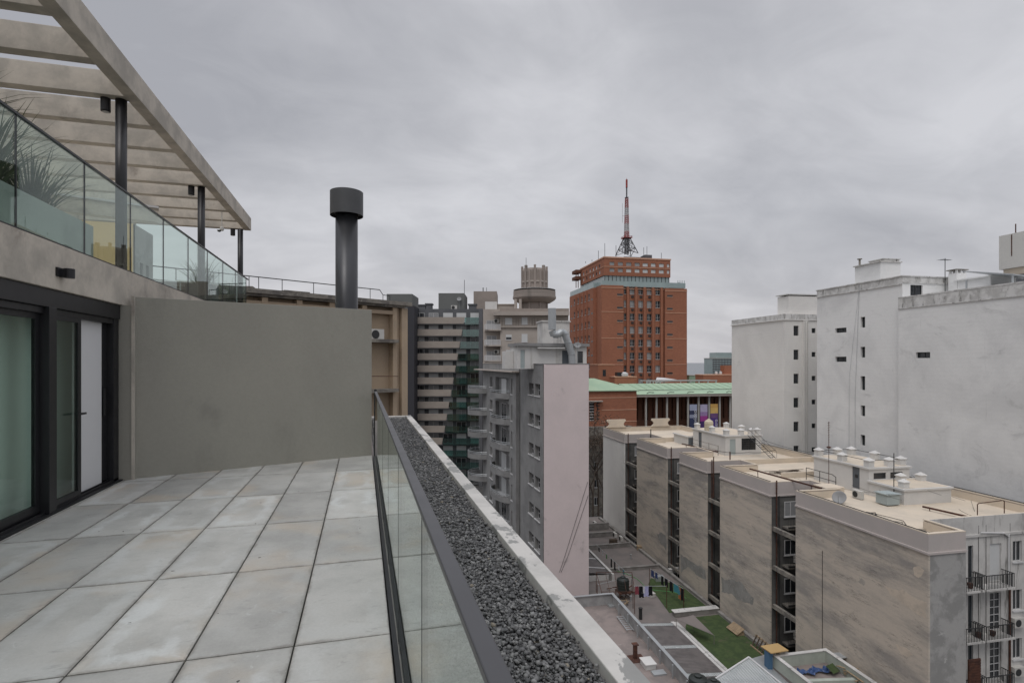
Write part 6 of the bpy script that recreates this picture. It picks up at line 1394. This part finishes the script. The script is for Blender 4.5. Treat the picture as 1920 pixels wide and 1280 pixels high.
# corrugated roofs with pale strips
t = Th('corrugated_roof', 'brown grey corrugated roof with pale translucent strips beside the grass', 'roof', FD, (22,38,ZY))
def plane(m, x0,x1,y0,y1,z0,z1,th=.04): m.add([(x0,y0,z0),(x1,y0,z1),(x1,y1,z1),(x0,y1,z0),(x0,y0,z0+th),(x1,y0,z1+th),(x1,y1,z1+th),(x0,y1,z0+th)],[(3,2,1,0),(4,5,6,7),(0,1,5,4),(1,2,6,5),(2,3,7,6),(3,0,4,7)])
m = MB(); plane(m,19.9,23.7,24,44.6,ZY+1.05,ZY+.75); t.part('sheeting', m, M['corr_brown'])
for y in (26.2,29.3,32.6,36.2,40.2,44.0): m = MB(); plane(m,19.95,23.6,y,y+.42,ZY+1.10,ZY+.80,.03); t.part('pale_strip', m, M['corr_white'])
m = MB(); m.box(19.9,23.7,24,44.6,ZY,ZY+.7); t.part('wall', m, M['dirtwall']); m = MB(); m.box(23.75,24.05,24,44.9,ZY,ZY+.72); m.box(24.35,24.7,24,45.4,ZY,ZY+.4); t.part('gutter', m, M['old_render'])
m = MB(); m.cyl((24.2,24,ZY+.5),(24.2,44.5,ZY+.5),.08,8); t.part('gutter_pipe', m, M['iron'])
t = Th('striped_lean_to_roof', 'grey lean-to roof with white battens beside the pink building', 'roof', FD, (21,62,ZY))
m = MB(); plane(m,18.9,22.6,56.5,70,ZY+1.1,ZY+.6); t.part('sheeting', m, M['corr_brown'])
for y in (58.0,61.0,64.2,67.5): m = MB(); plane(m,18.95,22.6,y,y+.18,ZY+1.16,ZY+.66,.05); t.part('batten', m, M['white_frame'])
m = MB(); m.box(18.9,22.5,56.5,70,ZY,ZY+.58); m.box(22.65,22.9,56,71,ZY,ZY+.8); t.part('wall', m, M['old_render'])
# strip roof with sheet metal parapet below our own parapet
zq = CAMZ-22.0
t = Th('sheet_parapet_roof', 'flat dusty roof with a galvanised sheet parapet below the gravel strip', 'building', FD, (17,38,-28))
m = MB(); m.box(10.5,19.5,18,48.2,-22.5,zq-1.0); t.part('roof', m, M['lowroof'])
m = MB(); m.ring([(10.4,18),(19.55,18),(19.55,48.3),(10.4,48.3)],.06,zq-1.0,zq); t.part('parapet', m, M['corr_sheet']); m = MB(); m.ring([(10.3,17.9),(19.65,17.9),(19.65,48.4),(10.3,48.4)],.28,zq+.001,zq+.05); t.part('capping', m, M['galv'])
m = MB()
for y in range(20,48,2): m.box(19.2,19.3,y,y+.12,zq-1.0,zq); 
t.part('stiffeners', m, M['galv'])
zf = zq-1.0
cx1, cy1 = FD.U(1191,1234,zf); 
t = Th('rusty_chimney', 'rusty square chimney with a flat cap on the dusty roof', 'chimney', FD, (cx1,cy1,zf))
m = MB(); m.box(cx1-.13,cx1+.13,cy1-.13,cy1+.13,zf,zf+1.1); t.part('stack', m, M['rust']); m = MB(); m.box(cx1-.22,cx1+.22,cy1-.22,cy1+.22,zf+1.1,zf+1.16); t.part('cap', m, M['rust']); m = MB(); m.box(cx1-.5,cx1+.7,cy1-.6,cy1+.5,zf+.001,zf+.04); t.part('flashing', m, M['rust'])
cx2, cy2 = FD.U(1215,1248,zf); m = MB(); m.box(cx2-.4,cx2+.4,cy2-.5,cy2+.5,zf,zf+.35); m.box(cx2-.46,cx2+.46,cy2-.56,cy2+.56,zf+.351,zf+.42); single('roof_hatch', 'small white roof hatch beside the rusty chimney', 'hatch', FD, (cx2,cy2,zf), m, M['white'])
a = FD.U(1162,1158,zf); b = FD.U(1182,1185,zf)
t = Th('lying_ladder', 'short pale ladder lying on the dusty roof', 'ladder', FD, (*a,zf))
m = MB(); dv = Vector((b[0]-a[0],b[1]-a[1],0)); sd = Vector((-dv.y,dv.x,0)).normalized()*.28; A_ = Vector((*a,zf+.2)); 
for s in (-1,1): m.tube([tuple(A_+sd*s),tuple(A_+dv+sd*s)],.04,5)
t.part('stiles', m, M['galv']); m = MB()
for i in range(8): p = A_+dv*(i+.5)/8; m.tube([tuple(p-sd),tuple(p+sd)],.035,5)
t.part('rungs', m, M['galv'])
# gable end skylight near left
for i, (px, py) in enumerate(((1150,1135),(1235,1262))):
    c = FD.U(px,py,zf); m = MB(); m.box(c[0]-.5,c[0]+.5,c[1]-.3,c[1]+.3,zf,zf+.12); single('roof_patch', ['pale felt patch near the corner of the sheet parapet','pale felt patch below the small roof hatch'][i], 'roof patch', FD, (*c,zf), m, M['galv'])
# water tanks
def tank(lab, px, py, z, r, h, stand=0, mat='plastic_black'):
    x, y = FD.U(px,py,z); t = Th('water_tank', lab, 'water tank', FD, (x,y,z), 'dark plastic water tanks')
    if stand:
        m = MB()
        for sx in (-1,1):
            for sy in (-1,1): m.cyl((x+sx*r*.9,y+sy*r*.9,z),(x+sx*r*.9,y+sy*r*.9,z+stand),.04,5)
        m.box(x-r,x+r,y-r,y+r,z+stand,z+stand+.08); t.part('stand', m, M['rust'])
    z += stand+(.08 if stand else 0)
    m = MB(); pr = [(r*.95,0),(r,.06)]
    for i in range(4): pr += [(r,h*(.12+.2*i)),(r*1.03,h*(.16+.2*i)),(r,h*(.2+.2*i))]
    m.lathe((x,y,z), pr+[(r*.95,h*.88),(r*.45,h)], 24); t.part('body', m, M[mat]); m = MB(); m.lathe((x,y,z+h), [(r*.42,0),(r*.42,.1),(r*.2,.14)], 18); t.part('lid', m, M[mat])
tank('black water tank on a rusty stand near the pink building', 1168, 1122, ZY, .62, 1.35, .75)
zt3 = -20.6
for i, (px, py) in enumerate(((1309,1292),(1338,1300))): tank(['dark round tank at the bottom edge beside the white corrugated roof','smaller dark tank at the bottom edge'][i], px, py, zt3, .62-.12*i, .9)
m = MB(); x, y = FD.U(1309,1292,zt3); m.box(x-1.4,x+1.6,y-2.2,y+.9,-23,zt3-.002); single('tank_plinth', 'grey plinth building carrying the two round tanks', 'plinth', FD, (x,y,-23), m, M['dirtwall'])
# black pipe chimney
x, y = FD.U(1201,1160,ZY); m = MB(); m.cyl((x,y,ZY),(x,y,ZY+1.0),.16,12); m.cyl((x,y,ZY+1.0),(x,y,ZY+1.06),.2,12); single('vent_stub', 'thick black vent stub beside the corrugated roof', 'vent', FD, (x,y,ZY), m, M['iron'], group=None)
# white corrugated gable
zz1 = -19.4
A1 = FD.U(1404,1232,zz1); B1 = FD.U(1325,1283,zz1-.7); C1 = FD.U(1475,1290,zz1-.3)
D1 = (B1[0]+C1[0]-A1[0], B1[1]+C1[1]-A1[1]); zD = (zz1-.7)+(zz1-.3)-zz1
t = Th('white_corrugated_roof', 'pale translucent corrugated roof at the bottom of the courtyard', 'roof', FD, (A1[0],A1[1]-3,ZY))
m = MB(); q4 = [(*A1,zz1),(*B1,zz1-.7),(*D1,zD),(*C1,zz1-.3)]; m.add(q4+[(x,y,z-.05) for x,y,z in q4],[(0,1,2,3),(7,6,5,4)]+[(k,(k+1)%4,4+(k+1)%4,4+k) for k in range(4)]); t.part('sheeting', m, M['corr_white'])
m = MB(); m.tube([(*B1,zz1-.66),(*A1,zz1+.04),(*C1,zz1-.26)],.06,6); t.part('edge_trim', m, M['white_frame'])
m = MB(); q3 = [(x,y) for x,y,_ in q4]; cxm = sum(x for x,y in q3)/4; cym = sum(y for x,y in q3)/4; m.prism([(cxm+(x-cxm)*.93,cym+(y-cym)*.93) for x,y in q3], ZY, zD-.15); t.part('wall', m, M['dirtwall'])
E1 = FD.U(1440,1222,zz1-.2)
m = MB(); F1 = (E1[0]+C1[0]-A1[0], E1[1]+C1[1]-A1[1]); m.add([(A1[0]+.1,A1[1],zz1-.1),(*E1,zz1-.3),(*F1,zz1-.6),(C1[0]+.1,C1[1],zz1-.4)],[(0,1,2,3)]); m.add([(A1[0]+.1,A1[1],zz1-.15),(*E1,zz1-.35),(*F1,zz1-.65),(C1[0]+.1,C1[1],zz1-.45)],[(3,2,1,0)])
single('grey_flat_sheet', 'flat blue grey roof sheet right of the white corrugated roof', 'roof sheet', FD, (A1[0],A1[1],zz1-.65), m, M['galv'])
# pale green terrace with junk
zt4 = -19.6; zw4 = zt4+.8
G0 = FD.U(1450,1228,zw4); x0 = G0[0]; y1 = G0[1]
t = Th('pale_green_terrace', 'small junk filled roof terrace with a pale green parapet at the bottom right', 'building', FD, (x0+2,y1-3,ZY))
m = MB(); m.box(x0,29.5,20,y1,ZY,zt4); t.part('floor', m, M['lowroof']); m = MB(); m.ring([(x0,20),(29.5,20),(29.5,y1),(x0,y1)],.22,zt4+.001,zw4); t.part('parapet', m, M['pale_green']); m = MB(); m.ring([(x0-.03,19.9),(29.53,19.9),(29.53,y1+.03),(x0-.03,y1+.03)],.28,zw4+.001,zw4+.05); t.part('coping', m, M['old_render'])
t = Th('blue_post', 'blue pillar topped with a yellow plywood board beside the corrugated roof', 'post', FD, (x0-.3,y1+.2,ZY))
m = MB(); m.box(x0-.45,x0-.12,y1-.1,y1+.35,ZY,zw4+.3); t.part('pillar', m, plain('faded_blue_paint', cc(.06,.13,.22), .7)); m = MB(); m.obox((x0+.25,y1+.2,zw4+.36),1.5,1.0,.06,.1,0,.03); t.part('board', m, plain('yellow_plywood', cc(.42,.28,.12), .7))
rr = random.Random(12)
TQ = FD.U(1604,1272,zt4); TT = FD.U(1578,1248,zt4); TC = FD.U(1527,1228,zt4); TG = FD.U(1562,1262,zt4); TB = FD.U(1560,1283,zt4)
m = MB(); n = 14; g = []
xm_, ym_ = FD.U(1527,1262,zt4)
for j in range(n+1):
    for i in range(5): g.append((xm_+(j/n-.5)*2.3+.1*rr.random(), ym_+(i/4-.5)*.5+.15*sin(j)+.08*rr.random(), zt4+.12+.2*abs(sin(j*1.3+i*1.7))*rr.random()))
m.add(g, [(j*5+i,(j+1)*5+i,(j+1)*5+i+1,j*5+i+1) for j in range(n) for i in range(4)]); single('tarpaulin', 'crumpled blue tarpaulin on the junk filled terrace', 'tarpaulin', FD, (xm_,ym_,zt4), m, M['blue_tarp'])
m = MB()
for k in range(16): m.obox((TQ[0]+rr.uniform(-.6,.6),TQ[1]+rr.uniform(-1.0,1.0),zt4+.1+.03*k), 1.4*rr.uniform(.5,1.2), .1, .04, rr.uniform(0,3), rr.uniform(-.2,.2), rr.uniform(-.2,.2))
single('scrap_timber', 'heap of broken scrap timber on the junk filled terrace', 'timber', FD, (*TQ,zt4), m, M['wood'])
t = Th('folding_table', 'small pale metal table standing on the junk filled terrace', 'table', FD, (*TT,zt4))
tx_, ty_ = TT
m = MB(); m.box(tx_-.6,tx_+.6,ty_-.35,ty_+.35,zt4+.74,zt4+.78); t.part('top', m, M['galv'])
for sx in (-.55,.55):
    for sy in (-.3,.3): m = MB(); m.cyl((tx_+sx,ty_+sy,zt4),(tx_+sx,ty_+sy,zt4+.739),.025,6); t.part('leg', m, M['ac_white'])
m = MB(); m.obox((*TC,zt4+.16),.9,.4,.3,.2); m.obox((*TC,zt4+.33),.8,.3,.02,.25); single('dark_crate', 'dark crate by the far parapet of the junk filled terrace', 'crate', FD, (*TC,zt4), m, M['dark_wood'])
m = MB(); m.obox((*TG,zt4+.35),.9,.6,.03,.4,.5,.1); single('green_board', 'dull green board leaning among the junk', 'board', FD, (*TG,zt4), m, M['turf'])
m = MB(); m.obox((*TB,zt4+.25),3.2,.3,.22,-.15); single('pale_beam', 'long pale green painted beam lying at the bottom edge of the terrace', 'beam', FD, (*TB,zt4), m, M['pale_green'])
# pallets and boards by the wall
m = MB(); x, y = 29.2, 43.3; m.obox((x,y,ZY+.35),.9,1.5,.06,.05,0,-.5); m.obox((x+.1,y,ZY+.15),.7,1.4,.25,.05); single('plywood_box', 'pale plywood box lying against the blank wall by the grass', 'box', FD, (x,y,ZY), m, M['wood'])
for i, (y0_, lab) in enumerate(((39.6,'dark timber rack leaning on the wall beside the plywood box'),(36.6,'second dark timber rack leaning on the wall, nearer the camera'))):
    t = Th('timber_rack', lab, 'timber rack', FD, (29.3,y0_,ZY), 'timber racks by the grass')
    m = MB()
    for k in range(7): m.obox((29.3,y0_-1.2+k*.4,ZY+.5),.06,.1,1.1,0,0,.5)
    t.part('slats', m, M['dark_wood']); m = MB(); m.obox((29.05,y0_,ZY+.1),.1,2.7,.1,0); m.obox((29.55,y0_,ZY+.9),.1,2.7,.1,0); t.part('rails', m, M['wood'])
m = MB(); m.obox((28.75,37.2,ZY+.2),.5,2.2,.05,.05,0,-.5); m.obox((28.6,38.6,ZY+.12),.4,1.0,.05,-.3); single('plank_boards', 'pale boards dropped in front of the timber racks', 'planks', FD, (28.7,37.5,ZY), m, M['wood'])
# shade sail
P = [yz(1272,1162,ZY+1.6), yz(1352,1160,ZY+1.6), yz(1339,1190,ZY+.9)]
m = MB(); a, b, c = (*yz(1268,1160,ZY+1.5),ZY+1.5), (*yz(1300,1152,ZY+1.5),ZY+1.5), (*yz(1339,1190,ZY+.8),ZY+.8)
m.add([a,b,c,(a[0],a[1],a[2]-.03),(b[0],b[1],b[2]-.03),(c[0],c[1],c[2]-.03)],[(0,1,2),(5,4,3)])
for q in (a,b,c): m.cyl((q[0],q[1],ZY),(q[0],q[1],q[2]),.03,6)
single('shade_sail', 'pale triangular shade sail over the edge of the grass', 'shade sail', FD, (a[0],a[1],ZY), m, M['patio'])
# clothes lines
def cloth_piece(x, y, z, w, h, mat, lab, rz):
    m = MB(); n = 4; g = []
    for i in range(n+1):
        for j in range(3): g.append((x+cos(rz)*w*(i/n-.5)-.03*sin(i*2.+j), y+sin(rz)*w*(i/n-.5)+.03*cos(i*3.+j), z-h*j/2*(1+.06*sin(i*2.3))))
    k = len(g); m.add(g+[(a+.015,b+.015,c) for a,b,c in g], [(i*3+j,(i+1)*3+j,(i+1)*3+j+1,i*3+j+1) for i in range(n) for j in range(2)]+[(k+i*3+j,k+i*3+j+1,k+(i+1)*3+j+1,k+(i+1)*3+j) for i in range(n) for j in range(2)])
    single('hanging_garment', lab, 'laundry', FD, (x,y,z-h), m, M[mat], group='laundry on the courtyard lines')
def cline(pa, pb, h, items, lab, poles=True):
    a = Vector((*yz(*pa),ZY)); b = Vector((*yz(*pb),ZY)); rz = math.atan2(b.y-a.y, b.x-a.x)
    t = Th('clothes_line', 'clothes line ' + lab, 'clothes line', FD, tuple(a), 'courtyard clothes lines')
    m = MB(); m.tube([(a.x,a.y,ZY+h),(b.x,b.y,ZY+h)],.02,5); t.part('line', m, M['galv'])
    if poles:
        for q in (a,b): m = MB(); m.cyl((q.x,q.y,ZY),(q.x,q.y,ZY+h+.05),.035,6); t.part('pole', m, M['rust'])
    for f, w, hh, mt, l in items: p = a+(b-a)*f; cloth_piece(p.x,p.y,ZY+h-.02,w,hh,mt,l,rz)
L = 'cloth_'
cline((1218,1098),(1282,1140),1.9,[(.1,.5,.7,L+'blue','blue shirt at the left end of the line by the blank walls'),(.22,.4,.6,L+'blue','second blue garment on the line by the blank walls'),(.4,.4,.9,L+'black','black trousers on the line by the blank walls'),(.52,.5,.8,L+'black','black top in the middle of the line by the blank walls'),(.66,.5,1.0,L+'black','dark garment beside the turquoise sheet'),(.82,1.0,.8,'teal_cloth','turquoise sheet on the line by the grass'),(.9,.4,1.2,L+'orange','orange brown towel under the turquoise sheet'),(.97,.5,1.2,L+'black','black towel at the right end by the grass')],'along the foot of the blank walls')
cline((1187,1140),(1250,1140),2.2,[(.12,.35,.8,L+'red','red garment on the line nearest the water tank'),(.25,.45,1.1,L+'black','black long garment on the line nearest the water tank'),(.4,.5,1.0,L+'lilac','pale lilac shirt on the middle line'),(.52,.4,.9,L+'black','black garment beside the lilac shirt'),(.32,.3,.7,L+'white','white shirt on the middle line')],'on tall poles right of the water tank')
cline((1118,1040),(1180,1100),1.3,[(.1,.3,.5,L+'black','small black garment at the far end of the diagonal line'),(.22,.3,.5,L+'white','small white garment on the diagonal line'),(.35,.3,.5,L+'green','small green garment on the diagonal line'),(.5,.4,1.0,L+'black','long black garment on the diagonal line'),(.6,.4,.9,L+'black','wide black garment on the diagonal line'),(.72,.4,.5,L+'white','white cloth on the diagonal line'),(.85,.35,.5,'teal_cloth','small teal cloth at the near end of the diagonal line')],'running diagonally beside the striped lean-to roof', False)
cline((1120,1125),(1185,1108),1.6,[],'frame in front of the pink building')
# pipe frames around the black tank
t = Th('pipe_trellis', 'rusty pipe trellis around the black water tank', 'trellis', FD, (*yz(1150,1110),ZY))
m = MB(); c4 = [yz(1118,1110),yz(1185,1110),yz(1190,1150),yz(1128,1150)]
for (x,y) in c4: m = MB(); m.cyl((x,y,ZY),(x,y,ZY+2.1),.035,6); t.part('post', m, M['rust'])
m = MB(); m.tube([(*q,ZY+2.1) for q in c4+[c4[0]]],.03,6)
for f in (.25,.5,.75): m.tube([(c4[0][0]+(c4[1][0]-c4[0][0])*f,c4[0][1]+(c4[1][1]-c4[0][1])*f,ZY+2.1),(c4[3][0]+(c4[2][0]-c4[3][0])*f,c4[3][1]+(c4[2][1]-c4[3][1])*f,ZY+2.1)],.02,5)
t.part('bars', m, M['rust'])
# low walls far part of the courtyard
for i, (k, a, b, hh) in enumerate(((58.5,23,29.5,.35),(66,22.9,29.2,.5),(70.5,22.9,29.2,.6),(73.5,19,29.2,.9))):
    m = MB(); m.box(a,b,k,k+.25,ZY,ZY+hh); m.box(a-.05,b,k-.05,k+.3,ZY+hh+.001,ZY+hh+.06); single('yard_wall', 'low courtyard cross wall, ' + ['nearest one by the first blank wall gap','second one counted from the near end','third one counted from the near end','farthest one with the pale coping'][i], 'low wall', FD, ((a+b)/2,k,ZY), m, M['dirtwall'])
for i, (x, y) in enumerate(((28.7,70.0),(28.9,68.4),(27.8,75.5))): ac_thing(['pale condenser box at the foot of the farthest blank wall','second pale condenser box at the foot of the farthest blank wall','white condenser on the farthest courtyard wall'][i], FD, (x,y,ZY), W_)
rr = random.Random(2)
for i in range(3):
    m = MB()
    for k in range(10): m.obox((20.5+rr.uniform(-1.2,1.5)+i, 50+i*1.6+rr.uniform(-.6,.6), ZY+.1+.05*k), rr.uniform(.4,1.4), .1, .06, rr.uniform(0,3), rr.uniform(-.3,.3))
    single('yard_clutter', ['scrap wood heap below the pink wall','scrap wood heap beside the water tank','scrap wood heap near the trellis'][i], 'scrap', FD, (20.5+i,50+i*1.6,ZY), m, M[['wood','dark_wood','rust'][i]])
# ================================================================== street end: bare trees, low wall, street building
def tree(lab, x, y, h, seed):
    rr = random.Random(seed); t = Th('bare_tree', lab, 'tree', FD, (x,y,-28), 'bare brown street trees')
    tr = MB(); lf = MB(); tips = []
    def br(p, d, L, r, dep):
        q = p+d*L; tr.cyl(tuple(p), tuple(q), r, 6, r*.65, False)
        if dep == 0: tips.append(q); return
        for i in range(rr.choice((2,3,3))):
            nd = (d+Vector((rr.uniform(-.7,.7),rr.uniform(-.7,.7),rr.uniform(-.1,.5)))).normalized(); br(q, nd, L*rr.uniform(.6,.8), r*.6, dep-1)
    br(Vector((x,y,-28)), Vector((0,0,1)), h*.3, .22, 5)
    t.part('trunk', tr, M['bark'])
    for q in tips:
        for k in range(14):
            c = q+Vector((rr.gauss(0,.5),rr.gauss(0,.5),rr.gauss(0,.45))); s = rr.uniform(.05,.13); u = Vector((rr.uniform(-1,1),rr.uniform(-1,1),rr.uniform(-1,1))).normalized()*s; v = Vector((rr.uniform(-1,1),rr.uniform(-1,1),rr.uniform(-1,1))).normalized()*s
            lf.add([c-u,c+v,c+u,c-v],[(0,1,2,3)])
    t.part('crown', lf, M['twig'])
for i, (px, k, h) in enumerate(((1112,92,19),(1122,95,20),(1104,97,18),(1131,96,19))):
    tree(['bare brown tree nearest the pink building corner','taller bare brown tree left of the pale end wall','bare brown tree partly behind the pink building','bare brown tree partly behind the pale end wall'][i], FD.X(px,k), k, h, 20+i)
t = Th('street_wall_building', 'old dark stone street front below the brick pavilion', 'building', FD, (36,99,-28))
m = MB(); m.box(30,44,98.6,99.9,-28,FD.Z(800,38,98.6)); t.part('wall', m, M['old_cornice'])
for i in range(4):
    for j in range(3): window(t, (33+i*1.8, 98.6, -26+j*3.4), 0, .9, 1.5, 'double', True, -.03)
for i, (y, lab) in enumerate(((84,'low planted kerb at the street end of the courtyard'),(88,'farther low kerb at the street end'))):
    m = MB(); m.box(24,29.5,y,y+.6,-27.86,-27.2); single('street_kerb', lab, 'kerb', FD, (26,y,-27.86), m, M['old_render'])

# odds and ends in the courtyard and on the roofs
rr = random.Random(77)
for i, (px, py, lab, w, d, h_, mt) in enumerate(((1222,1118,'white plastic crate on the patio by the middle clothes line',.6,.4,.35,'ac_white'),(1236,1088,'grey storage box on the patio beyond the clothes lines',.9,.6,.5,'galv'),(1150,1018,'dark chest by the diagonal clothes line',1.0,.5,.5,'dark_wood'),(1265,1072,'pale bench along the foot of the blank walls',1.6,.4,.45,'old_render'),(1200,1030,'brown box in the middle of the far patio',.8,.6,.5,'wood'))):
    x, y = FD.U(px,py,ZY); m = MB(); an = rr.uniform(-.3,.3); m.obox((x,y,ZY+h_/2),w,d,h_,an); m.obox((x,y,ZY+h_+.02),w+.06,d+.06,.04,an); single(['crate','storage_box','chest','bench','box'][i], lab, ['crate','box','chest','bench','box'][i], FD, (x,y,ZY), m, M[mt], bevel=.01)
m = MB(); pts = []
for k in range(40): f = k/39; pts.append((24.2+4*f+.5*sin(9*f), 58-8*f+.6*cos(7*f), ZY+.04))
m.tube(pts,.03,5); single('garden_hose', 'dark garden hose snaking over the far patio', 'hose', FD, pts[0], m, M['cloth_green'])
for i, (k, p) in enumerate(((62,27.5),(55,24.5),(51,22.6))):
    m = MB(); m.cyl((p,k,ZY),(p,k,ZY+.5),.07,8); m.cyl((p,k,ZY+.5),(p,k,ZY+.56),.12,8); single('patio_vent', ['short vent pipe on the far patio','short vent pipe in the middle of the patio','short vent pipe beside the black tank'][i], 'vent', FD, (p,k,ZY), m, M['galv'])
